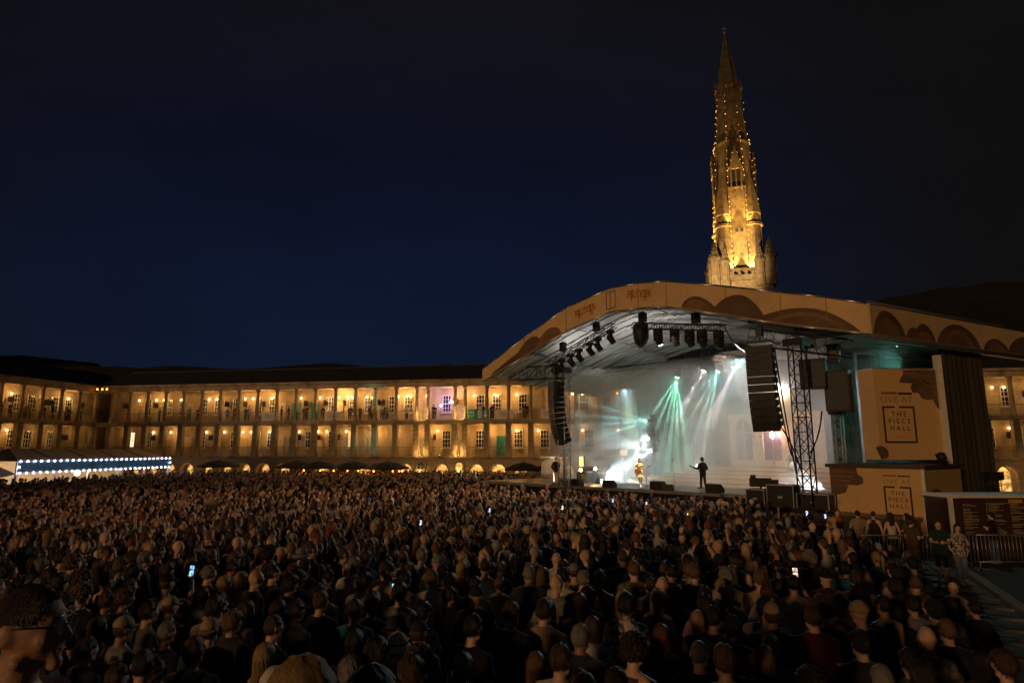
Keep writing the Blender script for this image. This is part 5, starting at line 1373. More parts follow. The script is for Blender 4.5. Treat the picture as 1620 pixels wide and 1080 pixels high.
def top_mesh(b, pose, kind, mat=None):
    key = (b, pose, kind, mat.name if mat else '')
    if key in _top: return _top[key]
    if mat:
        out = top_mesh(b, pose, kind).copy(); out.materials.clear(); out.materials.append(mat); _top[key] = out; return out
    B = BUILD[b]; m = MB(); li = B['lim']; P = POSES[pose]
    if kind == 'tank':
        r = [q for q in torso_rings(B, .010, .88) if q[2] < 1.35] + [(0, .002, 1.38, .128 * B['ch'], .116), (0, -.006, 1.44, .115 * B['ch'], .098), (0, -.010, 1.462, .098, .078)]; eloft(m, r)
        if B['bust']:
            for s in (-1, 1): m.sphere((s * .07, .085, 1.275), .070, 10, 8)
    elif kind == 'dress':
        r = torso_rings(B, .012, .96)[:-1]; r = [(0, 0, .60, .26, .22), (0, 0, .70, .235, .195), (0, 0, .82, .20, .155), (0, 0, .92, .172, .128)] + r; eloft(m, r, 20)
        for s, A in ((1, P[0]), (-1, P[1])):
            e = limb(A, s)[0]; sh = Vector((s * B['sh'] * .955, -.010, 1.392)); cap(m, sh, sh.lerp(e, .4), .066*li, .070*li); m.sphere((s * .07, .084, 1.275), .073, 10, 8)
    else:
        r = torso_rings(B, .014, .80 if kind != 'tee_short' else .96, .012)[:-1]; eloft(m, r, 18)
        m.tube((0, -.01, 1.445), (0, -.008, 1.485), .085, .071, n=14)
        if B['bust']:
            for s in (-1, 1): m.sphere((s * .07, .082, 1.275), .072, 10, 8)
        ex = .022 if kind in ('hoodie', 'jacket') else .014
        for s, A in ((1, P[0]), (-1, P[1])):
            e, w_, d, th, cu = limb(A, s); sh = Vector((s * B['sh'] * .955, -.010, 1.392)); m.sphere(sh, (.055*li + ex), 10, 8); cap(m, (s * .045, -.014, 1.446), sh + Vector((0, 0, .004)), .048 + ex * .8, .050 * li + ex)
            if kind in ('long', 'hoodie', 'jacket'):
                cap(m, sh, e, .055*li + ex, .043*li + ex); cap(m, e, e.lerp(w_, .35), .043*li + ex, .043*li + ex*.9); m.tube(e.lerp(w_, .35), w_, .043*li + ex*.9, .031*li + ex*.8, n=10)
            else:
                f = .62; m.tube(sh, sh.lerp(e, f), .056*li + ex, .054*li + ex + .012, n=12)
        if kind == 'hoodie':
            m.sphere((0, -.085, 1.455), 1, 12, 8, sc_=(.115, .060, .075)); m.sphere((.08, -.03, 1.47), .04, 8, 6); m.sphere((-.08, -.03, 1.47), .04, 8, 6)
        if kind in ('collar', 'jacket'):
            for k in range(16):
                a = 2*math.pi*k/16; a2 = 2*math.pi*(k+1)/16
                cap(m, (.074*math.cos(a), -.008 + .070*math.sin(a), 1.49), (.074*math.cos(a2), -.008 + .070*math.sin(a2), 1.49), .019, .019, 6)
    me = remesh(m, .0165, 3, 'top')
    # folds
    nv = len(me.vertices); co = np.empty(nv * 3); me.vertices.foreach_get('co', co); co = co.reshape(-1, 3); no = np.array([v.normal[:] for v in me.vertices])
    X, Y_, Z = co[:, 0], co[:, 1], co[:, 2]; ph = sum(map(ord, kind + pose))
    f = np.sin(23*X + 9*Z + ph + 2*np.sin(17*Z + 5*Y_)) * .4 + np.sin(31*Z - 19*X + 11*Y_ + 1.7*np.sin(13*X + ph)) * .35 + np.sin(47*Z + 29*Y_ + 2*np.sin(21*X)) * .25
    co += no * (f * .0085 * np.where(Z < 1.38, 1.0, .4))[:, None]; me.vertices.foreach_set('co', co.ravel()); me.update()
    me.materials.append(cloth_m); _top[key] = me; return me
_leg = {}
def trousers_mesh(b, legs, kind='long'):
    key = (b, legs, kind)
    if key in _leg: return _leg[key]
    B = BUILD[b]; m = MB(); eloft(m, [(0, 0, .78, .15*B['hp'], .11), (0, 0, .86, .178*B['hp'], .125), (0, 0, .95, .170*B['hp'], .120), (0, 0, .985, .160*B['hp'], .116)])
    for s, (k, a) in zip((1, -1), LEGS[legs]):
        k = Vector(k) if s > 0 else mirror(k); a = Vector(a) if s > 0 else mirror(a); hp = Vector((s * .088 * B['hp'], 0, .885))
        cap(m, hp, k, .100, .070); 
        if kind == 'long': m.tube(k, a + (k - a) * .02, .070, .062, n=12)
        elif kind == 'flare': m.tube(k, a - Vector((0, 0, .03)), .068, .088, n=12)
        else: m.tube(hp.lerp(k, .8), k + (a - k) * .06, .080, .088, n=12)
    me = remesh(m, .016, 2, 'trousers'); me.materials.append(cloth_m); _leg[key] = me; return me
_shoe = {}
def shoe_mesh(legs, s, tall=0):
    if (legs, s, tall) in _shoe: return _shoe[legs, s, tall]
    m = MB(); k, a = LEGS[legs][0 if s > 0 else 1]; a = Vector(a) if s > 0 else mirror(a); k = Vector(k) if s > 0 else mirror(k)
    cap(m, a + Vector((0, -.03, -.045)), a + Vector((s*.012, .155, -.048)), .046, .043); cap(m, a, a + Vector((0, .05, -.03)), .045, .042)
    m.b2(a.x - .043, a.x + .047, a.y - .075, a.y + .19, a.z - .087, a.z - .07)
    if tall: m.tube(a, a.lerp(k, tall), .047, .064, n=12)
    me = remesh(m, .011, 2, 'shoe'); me.materials.append(cloth_m); _shoe[legs, s, tall] = me; return me

# --- hair
def hairline(az):
    a = abs((az + math.pi) % (2 * math.pi) - math.pi)          # 0 face .. pi nape
    for (a0, e0), (a1, e1) in zip(((0, 40), (.65, 34), (1.0, 10), (1.35, 6), (1.55, 10), (1.75, -12), (2.2, -34), (3.15, -42)), ((.65, 34), (1.0, 10), (1.35, 6), (1.55, 10), (1.75, -12), (2.2, -34), (3.15, -42), (4, -42))):
        if a <= a1: return R(e0 + (e1 - e0) * (a - a0) / max(1e-6, a1 - a0))
    return R(-42)
_hair = {}
def hair_mesh(style):
    if style in _hair: return _hair[style]
    rnd = random.Random(hash(style) % 1000 if False else sum(map(ord, style))); m = MB(); n = 56; rows = 14
    def dome_(th, rough, line=None, seed=0.0):
        pts = []
        for i in range(rows + 1):
            r_ = []
            for j in range(n):
                az = 2*math.pi*j/n; lo = (line(az) if line else hairline(az)) + (R(3) * mnoise.noise(Vector((az * 7, seed, 1))) if rough else 0)
                f = i / rows; e = math.pi/2 - 1e-3 - (math.pi/2 - lo) * f
                edge = min(1, (1 - f) * 5)
                t_ = th * (edge ** .6) * (1 + .25 * mnoise.noise(Vector((math.cos(az)*2, math.sin(az)*2, e*2 + seed)))) - .004 * (1 - edge)
                t_ += rough * .6 * edge * mnoise.noise(Vector((math.cos(az)*17, math.sin(az)*17, e*2 + seed)))
                r_.append(head_pt(az, e, max(-.004, t_)))
            pts.append(r_)
        grid(m, pts, True)
        return pts
    def curtain(pts, zend, amin, flare, wav, fray):
        """hair falling from the dome's rim behind and beside the face"""
        cols = [j for j in range(n) if abs((2*math.pi*j/n + math.pi) % (2*math.pi) - math.pi) > amin]
        cols.sort(key=lambda j: (2*math.pi*j/n)); K = 13; out = []
        for k in range(K + 1):
            row = []
            for j in cols:
                az = 2*math.pi*j/n; a = abs((az + math.pi) % (2*math.pi) - math.pi)
                top = head_pt(az, R(14), .020 + .004 * mnoise.noise(Vector((az * 9, 0, 0)))); f = k / K
                zz = top.z + (zend + fray * mnoise.noise(Vector((az * 11, 2, 0))) - top.z) * f
                sx = 1 + flare * f; back = -.035 * min(1, max(0, (1.50 - zz) / .12)) * (1 if a > 1.9 else .4)
                wv = wav * math.sin(f * 9 + az * 3) * f + .0035 * math.sin(j * 2.1 + f * 2)
                q = Vector((top.x * sx, top.y * (1 - .12 * f), 0)); q += q.normalized() * wv
                row.append((q.x, q.y + back, zz))
            out.append(row)
        grid(m, out, False)
        inner = [[(x * .80, y * .80 + .004, z) for x, y, z in r] for r in out]
        grid(m, inner, False, True)
        b1 = [out[-1], inner[-1]]; grid(m, b1, False)
        for s_ in (0, -1): grid(m, [[r[s_] for r in out], [r[s_] for r in inner]], False, s_ == 0)
    if style == 'short': dome_(.014, .006)
    elif style == 'crop': dome_(.006, .002)
    elif style == 'tousled': dome_(.030, .014, seed=3)
    elif style == 'curly':
        p = dome_(.040, .012, seed=5)
        for i in range(2, rows):
            for j in range(0, n, 2):
                if rnd.random() < .6 and i < rows - 1: m.sphere(p[i][j], rnd.uniform(.012, .02), 5, 4)
    elif style == 'thinning':
        dome_(.010, .004, lambda az: min(hairline(az), R(38)))
        m.f = [f for f in m.f]; 
    elif style in ('long', 'very_long', 'wavy', 'bob'):
        p = dome_(.022, .005, seed=1)
        curtain(p, {'long': 1.33, 'very_long': 1.20, 'wavy': 1.32, 'bob': 1.49}[style], 1.15, {'bob': .08}.get(style, .02), {'wavy': .014}.get(style, .004), {'bob': .012}.get(style, .05))
    elif style in ('ponytail', 'bun', 'top_bun'):
        dome_(.012, .003, seed=2)
        if style == 'ponytail':
            prev = None; path_ = [(0, -.085, 1.70, .020), (0, -.125, 1.705, .028), (0, -.150, 1.66, .034), (.004, -.150, 1.58, .034), (.008, -.142, 1.50, .030), (.010, -.138, 1.42, .022), (.012, -.136, 1.35, .008)]
            for a, b in zip(path_, path_[1:]): m.tube(a[:3], b[:3], a[3], b[3], n=12, caps=False)
        else:
            c = Vector((0, -.085, 1.735)) if style == 'bun' else Vector((0, -.03, 1.80))
            for k in range(26):
                d = Vector((rnd.gauss(0, 1), rnd.gauss(0, 1), rnd.gauss(0, 1))).normalized(); m.sphere(c + d * .026, .022, 6, 5)
    elif style in ('cap', 'cap_back', 'beanie', 'bucket'):
        line = {'cap': lambda az: R(12), 'cap_back': lambda az: R(10), 'beanie': lambda az: R(4), 'bucket': lambda az: R(16)}[style]
        p = dome_(.016 if style != 'beanie' else .024, .0015, line, 4)
        rim = [head_pt(2*math.pi*j/n, line(0), .012) for j in range(n)]
        if style in ('cap', 'cap_back'):
            sgn = 0 if style == 'cap' else math.pi
            cols = [j for j in range(-11, 12)]; inn, outr = [], []
            for j in cols:
                az = sgn + 2*math.pi*j/n; a = head_pt(az, R(12), .010); k = math.cos(j / 11 * math.pi/2) ** .6
                dirv = Vector((0, 1 if sgn == 0 else -1, -.18)); inn.append(a); outr.append(a + dirv * .072 * k)
            grid(m, [inn, outr], False); grid(m, [[q + Vector((0, 0, -.005)) for q in inn], [q + Vector((0, 0, -.005)) for q in outr]], False, True)
            m.sphere(head_pt(0, R(88), .018), .007, 6, 4)
        if style == 'bucket':
            o_ = [Vector((q.x * 1.5, (q.y - HC.y) * 1.45 + HC.y, q.z - .045)) for q in rim]; grid(m, [rim, o_]); grid(m, [[q - Vector((0, 0, .004)) for q in rim], [q - Vector((0, 0, .004)) for q in o_]], True, True)
    if style in ('short', 'crop', 'tousled', 'thinning', 'long', 'very_long', 'wavy', 'bob', 'ponytail', 'bun', 'top_bun'):
        th = {'short': .014, 'crop': .006, 'tousled': .030, 'long': .022, 'very_long': .022, 'wavy': .022, 'bob': .022}.get(style, .012); fly = {'crop': .003, 'tousled': .022, 'wavy': .016}.get(style, .009)
        zend = {'long': 1.33, 'very_long': 1.20, 'wavy': 1.32, 'bob': 1.49}.get(style)
        for _ in range(300 if zend else 340):          # loose locks that break the outline
            az = rnd.uniform(0, 2*math.pi); lo = hairline(az); e0 = rnd.uniform(lo + .15, 1.5); dz = rnd.gauss(0, .10); e1 = max(max(hairline(az), hairline(az + dz), hairline(az + dz * .5)) + .03, e0 - rnd.uniform(.4, .8)); e0 = max(e0, e1 + .05); lift = rnd.random() ** 2 * fly
            pts = [head_pt(az + dz * k / 4, e0 + (e1 - e0) * k / 4, th * (.75 if k else .5) + lift * k / 4) for k in range(5)]
            a = abs((az + math.pi) % (2*math.pi) - math.pi)
            if zend and a > 1.2 and rnd.random() < .7:
                zt0 = 1.66; ze = zend + rnd.uniform(-.05, .10); tp_ = head_pt(az, R(14), .021); f0 = rnd.uniform(0, .6); pts = []
                for k in range(6):
                    f = f0 + (1 - f0) * k / 5; zz = tp_.z + (ze - tp_.z) * f; q = Vector((tp_.x, tp_.y * (1 - .12 * f), 0)); q += q.normalized() * (.003 + lift * k / 5)
                    back = -.035 * min(1, max(0, (1.50 - zz) / .12)) * (1 if a > 1.9 else .4); pts.append((q.x + dz * .05 * k / 5, q.y + back, zz))
            rs = {'crop': .0016, 'short': .0024}.get(style, .0032)
            for k in range(len(pts) - 1): m.tube(pts[k], pts[k+1], rs * (1 - .16 * k), rs * (1 - .16 * (k + 1)), n=3, caps=False)
    me = m.mesh('hair'); me.materials.append(hat_m if style in ('cap', 'cap_back', 'beanie', 'bucket') else hair_m); _hair[style] = me; return me

SKIN = [(.52, .31, .21), (.60, .38, .27), (.46, .27, .18), (.56, .35, .25), (.30, .17, .11), (.64, .42, .31)]
HAIRC = {'black': (.012, .010, .009), 'dark brown': (.030, .018, .011), 'brown': (.075, .042, .022), 'light brown': (.17, .10, .05), 'blond': (.42, .29, .13), 'grey': (.26, .25, .23), 'auburn': (.14, .045, .018)}
TOPC = {'black': (.011, .011, .012), 'charcoal': (.035, .035, .037), 'navy': (.016, .022, .05), 'white': (.62, .58, .52), 'grey': (.20, .195, .19), 'dark green': (.018, .045, .03), 'maroon': (.085, .016, .018), 'brown': (.10, .065, .04), 'tan': (.36, .26, .16), 'pink': (.42, .22, .20), 'blue': (.05, .09, .24), 'teal': (.03, .16, .19), 'olive': (.085, .08, .035), 'cream': (.52, .45, .34), 'lilac': (.26, .22, .32), 'rust': (.25, .085, .03)}
HATC = {'black': (.012, .012, .013), 'tan': (.35, .26, .16), 'white': (.6, .57, .52), 'navy': (.016, .022, .05), 'grey': (.2, .2, .19), 'red': (.25, .02, .02)}
def person(label, x, y, z, yaw, hair, haircol, top, topcol, build='m', pose='stand', legs='stand', scale=1.0, skin=0, pants=(.02, .022, .03), pk='long', group=None, shoes=None, voxel=.0145, cat='person'):
    o = link('person', body_mesh(build, pose, legs, voxel), None, (x, y, z)); o.rotation_euler = (0, 0, yaw); o.scale = (scale,) * 3
    o.color = SKIN[skin % len(SKIN)] + (1,)
    tag(o, label, cat, group)
    if hair and hair != 'bald':
        h = link('hat' if hair in ('cap', 'cap_back', 'beanie', 'bucket') else 'hair', hair_mesh(hair), o)
        h.color = (HATC if hair in ('cap', 'cap_back', 'beanie', 'bucket') else HAIRC)[haircol] + (1,)
        if hair in ('cap', 'cap_back', 'bucket'):
            h2 = link('hair', hair_mesh('crop'), o); h2.color = HAIRC['brown'] + (1,)
    mat = PATT.get(topcol)
    if top:
        t = link('dress' if top == 'dress' else 'top', top_mesh(build, pose, top, mat), o); t.color = (TOPC[topcol] if not mat else (1, 1, 1)) + (1,)
    if pk:
        p = link('trousers' if pk != 'short' else 'shorts', trousers_mesh(build, legs, pk), o); p.color = tuple(pants) + (1,)
    if shoes:
        for s in (1, -1):
            q = link('shoe' if not shoes[1] else 'boot', shoe_mesh(legs, s, shoes[1]), o); q.color = tuple(shoes[0]) + (1,)
    return o
def yaw_to(x, y, tx, ty): return math.atan2(ty - y, tx - x) - math.pi / 2
# ================================================================== signs, boxes, barriers, tent, parasols
sign_tan = mk('sign_canvas', (0.62, 0.40, 0.17), 0.75, var=0.08, scale=0.8, bump=0.12, bscale=3)
red_print = mk('red_print', (0.40, 0.09, 0.04), .75, var=.2, bump=0)
def flat_text(txt, size, parent, loc, rot, mat, sx=1.0, space=1.0, name='printed_lettering'):
    me = text_mesh(txt, size, .002, sx=sx, space=space); me.materials.append(mat); o = link(name, me, parent, loc); o.rotation_euler = rot; return o
def scallop(parent, pts, y, mat, th=.004):
    m = MB().prism([(a, y, b) for a, b in pts], (0, -th, 0)); return m.build('printed_swirl', mat, parent)
# upper tower: LIVE AT / THE PIECE HALL
Yb = 30.2
a0 = at_depth(1394, 727, Yb); a1 = at_depth(1506, 727, Yb); zt = at_depth(1394, 583, Yb).z; zb_ = a0.z
sg = thing('sign_tower', 'tall tan canvas tower reading LIVE AT THE PIECE HALL in a dark square', 'sign', (a0.x, a0.y, zb_), R(4))
Wd, Ht = a1.x - a0.x, zt - zb_
MB().b2(0, Wd, 0, 1.2, 0, Ht).build('canvas', sign_tan, sg)
MB().b2(-.02, Wd + .02, -.02, 1.22, Ht + .003, Ht + .06).build('top_frame', alu, sg)
rot = (math.pi/2, 0, 0)
def sx_(px): return (px - 1394) / (1506 - 1394) * Wd
def sz_(py): return Ht * (727 - py) / (727 - 583)
fm = MB(); x0, x1, z0, z1 = sx_(1404), sx_(1458), sz_(701), sz_(643); t_ = .085; gap0, gap1 = sx_(1425), sx_(1432)
fm.b2(x0, x0 + t_, -.008, -.002, z0, z1).b2(x1 - t_, x1, -.008, -.002, z0, z1).b2(x0 + t_, x1 - t_, -.008, -.002, z0, z0 + t_).b2(x0 + t_, gap0, -.008, -.002, z1 - t_, z1).b2(gap1, x1 - t_, -.008, -.002, z1 - t_, z1)
fm.build('printed_frame', print_dark, sg)
cx = (x0 + x1) / 2
for i, tx in enumerate(('THE', 'PIECE', 'HALL')): flat_text(tx, .34, sg, (cx, -.006, z1 - .38 - .33 * i), rot, print_dark, .95, 1.5)
flat_text('LIVE AT', .42, sg, (cx - .05, -.006, sz_(633)), rot, mk('faded_print', (.28, .17, .08), .8, bump=0), 1.0, 1.15)
MB().b2(x0 + .02, x0 + .82, -.007, -.002, sz_(624), sz_(620)).build('printed_bar', red_print, sg)
MB().b2(x0 + .87, x1 - .05, -.007, -.002, sz_(624.5), sz_(621)).build('printed_bar', print_dark, sg)
MB().b2(x0 + .55, x1 - .35, -.007, -.002, z0 + .28, z0 + .30).build('printed_bar', mk('faded_rule', (.3, .19, .09), .8, bump=0), sg)
sc1 = [(1437, 605), (1440, 598), (1446, 590), (1444, 585), (1470, 584), (1506, 584), (1506, 650), (1497, 645), (1491, 632), (1480, 633), (1472, 630), (1468, 622), (1458, 621), (1455, 613), (1459, 606), (1448, 606)]
scallop(sg, [(sx_(a), sz_(b)) for a, b in sc1], -.003, swirl_a)
for k in range(5): scallop(sg, [(sx_(1450 + 9*k), sz_(588 + 3*k)), (sx_(1500), sz_(594 + 9*k)), (sx_(1500), sz_(597 + 9*k)), (sx_(1448 + 9*k), sz_(592 + 3*k))], -.009, swirl_b)
scallop(sg, [(.02, .02)] + [(.02 + .42 * math.cos(t) * .9 + .0, .30 + .35 * math.sin(t)) for t in [R(-40) + R(170) * k / 10 for k in range(11)]] , -.004, swirl_a)
# lower corner box
cpt = at_depth(1459, 738, 27.0); th = R(52)
bx = thing('sign_box', 'lower tan corner box with brown swirls and a dark printed square', 'sign', (cpt.x, cpt.y, 0), -th)
ztp = cpt.z; Lf, Ms = 3.9, 4.4       # local -x along the front face, +y along the side face
MB().b2(-Lf, 0, 0, Ms, .0, ztp - .1).build('canvas', sign_tan, bx)
MB().b2(-Lf - .12, .12, -.12, Ms + .12, ztp - .097, ztp + .06).build('top_frame', mk('dark_trim', (.06, .05, .04), .6, bump=.1), bx)
MB().b2(-.06, .06, -.06, .06, 0, ztp - .1).build('corner_post', white_paint, bx)
def fb(px): return -Lf * (1459 - px) / (1459 - 1327)
def zb2(py): return ztp - (py - 738) * .0275
fm = MB(); x0, x1, z0, z1 = fb(1405), fb(1442), zb2(814), zb2(769); t_ = .07
fm.b2(x0, x0 + t_, -.009, -.003, z0, z1).b2(x1 - t_, x1, -.009, -.003, z0, z1).b2(x0 + t_, x1 - t_, -.009, -.003, z0, z0 + t_).b2(x0 + t_, (x0+x1)/2 - .1, -.009, -.003, z1 - t_, z1).b2((x0+x1)/2 + .1, x1 - t_, -.009, -.003, z1 - t_, z1)
fm.build('printed_frame', print_dark, bx)
for i, tx in enumerate(('THE', 'PIECE', 'HALL')): flat_text(tx, .25, bx, ((x0+x1)/2, -.006, z1 - .30 - .27*i), rot, print_dark, 1.0, 1.35)
flat_text('LIVE AT', .27, bx, ((x0+x1)/2, -.006, zb2(762)), rot, MATS['faded_print'], 1.0, 1.2)
MB().b2(x0, x0 + .55, -.007, -.003, zb2(754), zb2(751.5)).build('printed_bar', red_print, bx); MB().b2(x0 + .6, x1, -.007, -.003, zb2(754), zb2(752)).build('printed_bar', print_dark, bx)
scallop(bx, [(fb(a), zb2(b)) for a, b in ((1328, 742), (1368, 742), (1370, 752), (1377, 757), (1377, 766), (1368, 770), (1355, 769), (1350, 782), (1338, 786), (1328, 788))], -.004, swirl_a)
for k in range(4): scallop(bx, [(fb(1330), zb2(746 + 8*k)), (fb(1366 - 4*k), zb2(748 + 7*k)), (fb(1366 - 4*k), zb2(750.5 + 7*k)), (fb(1330), zb2(749 + 8*k))], -.009, swirl_b)
m = MB()                                                # swirls on the other face
for k, (c, r_, mt) in enumerate(((1.2, 1.5, swirl_a), (3.2, 1.2, swirl_b), (2.2, .8, swirl_a))):
    m = MB().prism([(.004 + .003*k, c + r_ * math.cos(t), .9 + r_ * .95 * math.sin(t)) for t in [math.pi * q / 12 for q in range(13)]], (.003, 0, 0))
    m.v = [(a, min(max(b, .08), Ms - .05), min(c_, ztp - .12)) for a, b, c_ in m.v]
    m.build('printed_swirl', mt, bx)
cc = at_depth(1489, 725, 28.6)
t = thing('covered_light', 'black covered stage light sitting on the lower corner box', 'stage light', (cc.x, cc.y, ztp + .06), .4)
MB().b2(-.22, .22, -.16, .16, 0, .12).lathe([(.2, -.16), (.22, .05), (.14, .2)], 10, (0, 0, .32), axis=(.5, -.6, .3)).build('housing', black_paint, t); MB().tube((-.24, 0, .05), (-.24, 0, .35), .03).tube((.24, 0, .05), (.24, 0, .35), .03).build('yoke', black_metal, t)
# menu counter with white frame
c0_ = at_depth(1501, 783, 24.6); hC = c0_.z
mc = thing('menu_stall', 'dark brown stall with white framed corners and a menu board of small print', 'stall', (c0_.x, c0_.y, 0), R(2))
brownb = mk('brown_board', (.045, .024, .014), .6, var=.2, bump=.05); pale_print = mk('pale_print', (.36, .27, .18), .8, var=.2, bump=0)
MB().b2(.12, 6.0, .02, 1.6, 0, hC - .1).build('menu_board', brownb, mc)
MB().b2(0, .115, -.03, .1, 0, hC - .1).build('post', white_paint, mc); MB().b2(6.0, 6.12, -.03, .1, 0, hC - .1).build('post', white_paint, mc)
MB().b2(-.02, 6.15, -.08, 1.7, hC - .097, hC).build('counter_top', white_paint, mc)
rl = random.Random(4); pr_ = MB()
for x_ in (.5, 1.5, 2.35, 3.9, 4.8):
    zz = hC - .35
    while zz > .75:
        L_ = rl.uniform(.25, .65); pr_.b2(x_, x_ + L_, .012, .017, zz, zz + .022); zz -= rl.choice((.05, .05, .06, .12))
o = pr_.build('menu_print', pale_print, mc); o['kind'] = 'stuff'
MB().b2(2.3, 2.85, .010, .018, hC - .3, hC - .16).build('menu_heading', mk('amber_print', (.45, .28, .06), .7, bump=0), mc)
MB().b2(1.42, 1.44, .011, .019, .7, hC - .28).b2(3.0, 3.02, .011, .019, .7, hC - .28).b2(1.44, 3.0, .011, .019, hC - .30, hC - .285).build('menu_border', pale_print, mc)
side_ = MB(); dpt = at_depth(1466, 779, 26.4); v_ = Matrix.Rotation(-R(2), 3, 'Z') @ (dpt - c0_)
n_ = Vector((v_.x, v_.y, 0))
side_.prism([(0, 0, .0), (n_.x, n_.y, .0), (n_.x, n_.y, hC - .1), (0, 0, hC - .1)], (.06, .06, 0)); side_.build('side_panel', black_paint, mc)
MB().tube((0, 0, hC - .02), (n_.x, n_.y, hC - .02), .06, n=6).build('top_rail', white_paint, mc)
for px_, lab in ((1557, 'left one of two small stage lamps on stands behind the menu stall'), (1578, 'right one of two small stage lamps on stands behind the menu stall')):
    q = at_depth(px_, 752, 27.4); t = thing('lamp_stand', lab, 'stage light', (q.x, q.y, 0), .3)
    MB().tube((0, 0, 0), (0, 0, q.z - .15), .03).tube((0, 0, .5), (.35, .1, 0), .02).tube((0, 0, .5), (-.3, .2, 0), .02).tube((0, 0, .5), (0, -.35, 0), .02).build('stand', black_metal, t); MB().b2(-.22, .22, -.12, .12, q.z - .16, q.z + .16).b2(-.28, .28, -.02, .02, q.z - .2, q.z - .163).build('lamp_head', black_paint, t)
q0 = at_depth(1545, 720, 34.5)
# hall glow by the right gap
# crowd barriers
def barrier(label, x, y, rz, z=.015):
    t = thing('crowd_barrier', label, 'barrier', (x, y, z), rz, 'steel crowd barriers')
    m = MB(); L_, H = 2.25, 1.1
    m.tube((-L_/2, 0, H), (L_/2, 0, H), .021, n=8).tube((-L_/2, 0, .22), (L_/2, 0, .22), .019, n=8).tube((-L_/2, 0, .22), (-L_/2, 0, H), .021, n=8).tube((L_/2, 0, .22), (L_/2, 0, H), .021, n=8)
    m.build('frame', steel, t)
    bars = MB().tube((0, 0, .22), (0, 0, H), .009, n=6).mesh('bar'); bars.materials.append(steel)
    for k in range(1, 17): link('bar', bars, t, (-L_/2 + L_ * k / 17, 0, 0))
    for s_ in (-1, 1): MB().tube((s_ * .85, -.35, .02), (s_ * .85, .35, .02), .018, n=6).tube((s_ * .85, 0, .02), (s_ * .85, 0, .22), .018, n=6).build('foot', steel, t)
y_ = 22.3
for i, (px_, lab) in enumerate(((1404, 'leftmost steel crowd barrier, in front of the lower corner box'), (1498, 'steel crowd barrier behind the couple walking on the paving'), (1593, 'steel crowd barrier behind the man in black top and jeans'))):
    q = at_z(px_, 892, 0); barrier(lab, q.x * y_ / q.y, y_ + .03 * i, R((0, .6, -.4)[i]))
q = at_z(1632, 905, 0); barrier('nearest steel crowd barrier, cut off by the right edge', q.x + .6, q.y, R(24))

# --- bar tent on the left
TE0, TE1 = at_z(29, 729, 3.05), at_z(268, 726, 3.0)
TE0 = at_depth(29, 729, 50); TE1 = at_depth(268, 726, 68)
td = (TE1 - TE0); td.z = 0; TLn = td.length; td.normalize(); ta = math.atan2(td.y, td.x)
tent = thing('bar_tent', 'long white bar tent edged with two rows of bright bulbs', 'tent', (TE0.x, TE0.y, 0), ta)   # local x along the front, +y to the rear (left)
tcanvas = mk('white_tent_canvas', (.62, .52, .40), .8, var=.12, scale=.6, bump=.2, bscale=2)
npan = 5; zt_e, zb_e = 3.05, 2.15
for k in range(npan):
    x0, x1 = TLn * k / npan, TLn * (k + 1) / npan
    MB().add([(x0, 0, zt_e), (x1, 0, zt_e), (x1 - (1.6 if k == npan - 1 else 0), 2.6, zt_e + .95), (x0 + (1.6 if k == 0 else 0), 2.6, zt_e + .95), (x0, 5.2, zt_e), (x1, 5.2, zt_e)], [(0, 1, 2, 3), (3, 2, 5, 4)]).build('roof_panel', tcanvas, tent)
    MB().tube((x0, .02, zt_e + .02), (x0 + (1.6 if k == 0 else 0), 2.6, zt_e + .97), .05, n=6).build('roof_seam', mk('tent_seam', (.12, .1, .08), .8, bump=0) if 'tent_seam' not in MATS else MATS['tent_seam'], tent)
MB().add([(0, 0, zt_e), (1.6, 2.6, zt_e + .95), (0, 5.2, zt_e)], [(0, 1, 2)]).add([(TLn, 0, zt_e), (TLn - 1.6, 2.6, zt_e + .95), (TLn, 5.2, zt_e)], [(0, 2, 1)]).build('gable', tcanvas, tent)
MB().b2(.05, TLn - .05, -.06, -.003, zb_e + .05, zt_e - .02).build('fascia_board', mk('teal_fascia', (.03, .13, .17), .3, var=.5, scale=.35, bump=.05), tent)
MB().b2(0, TLn, 5.1, 5.2, 0, zt_e).build('back_wall', tcanvas, tent)
MB().b2(.3, TLn - .3, .7, 1.3, 0, 1.1).build('counter', cream_set, tent)
for k in range(npan + 1): MB().b2(TLn*k/npan - .06, TLn*k/npan + .06, .01, .13, 0, zt_e - .03).build('post', white_paint, tent)
blm = MB().sphere((0, 0, 0), .07, 8, 6).mesh('bulb'); blm.materials.append(bulb_cold)
nb = 29
for i in range(nb):
    xx = .1 + (TLn - .2) * i / (nb - 1); link('bulb', blm, tent, (xx, -.13, zt_e)); link('bulb', blm, tent, (xx, -.13, zb_e))
for xx in (.02, TLn - .02): link('bulb', blm, tent, (xx, -.13, (zt_e + zb_e) / 2))
for k in range(6): lamp('bar_lamp', 'POINT', (1.5 + (TLn - 3) * k / 5, 2.2, 2.3), 150 if k == 1 else 75, (1, .72, .38), .15, parent=tent)
MB().sphere((0, 0, 0), .22, 10, 8).build('pendant_lamp', emis('bar_pendant', (1, .85, .6), 30), tent, (TLn * .36, .5, 1.95))
for k in range(4): MB().lathe([(.02, .5), (.03, .1), (.16, 0), (.15, -.02)], 10).sphere((0, 0, -.02), .07, 8, 6, mi=1).build('pendant_lamp', [black_metal, lamp_glow], tent, (2 + (TLn - 4) * k / 3, 1.6, 2.2))
g_ = MB(); xg = -3.5
g_.add([(-3.6, -.5, 1.6), (-.3, -.3, 2.1), (-1.9, 2.2, 3.6), (-3.6, 4.5, 1.8), (-.3, 4.5, 2.1)], [(0, 1, 2), (0, 2, 3), (1, 4, 2)])
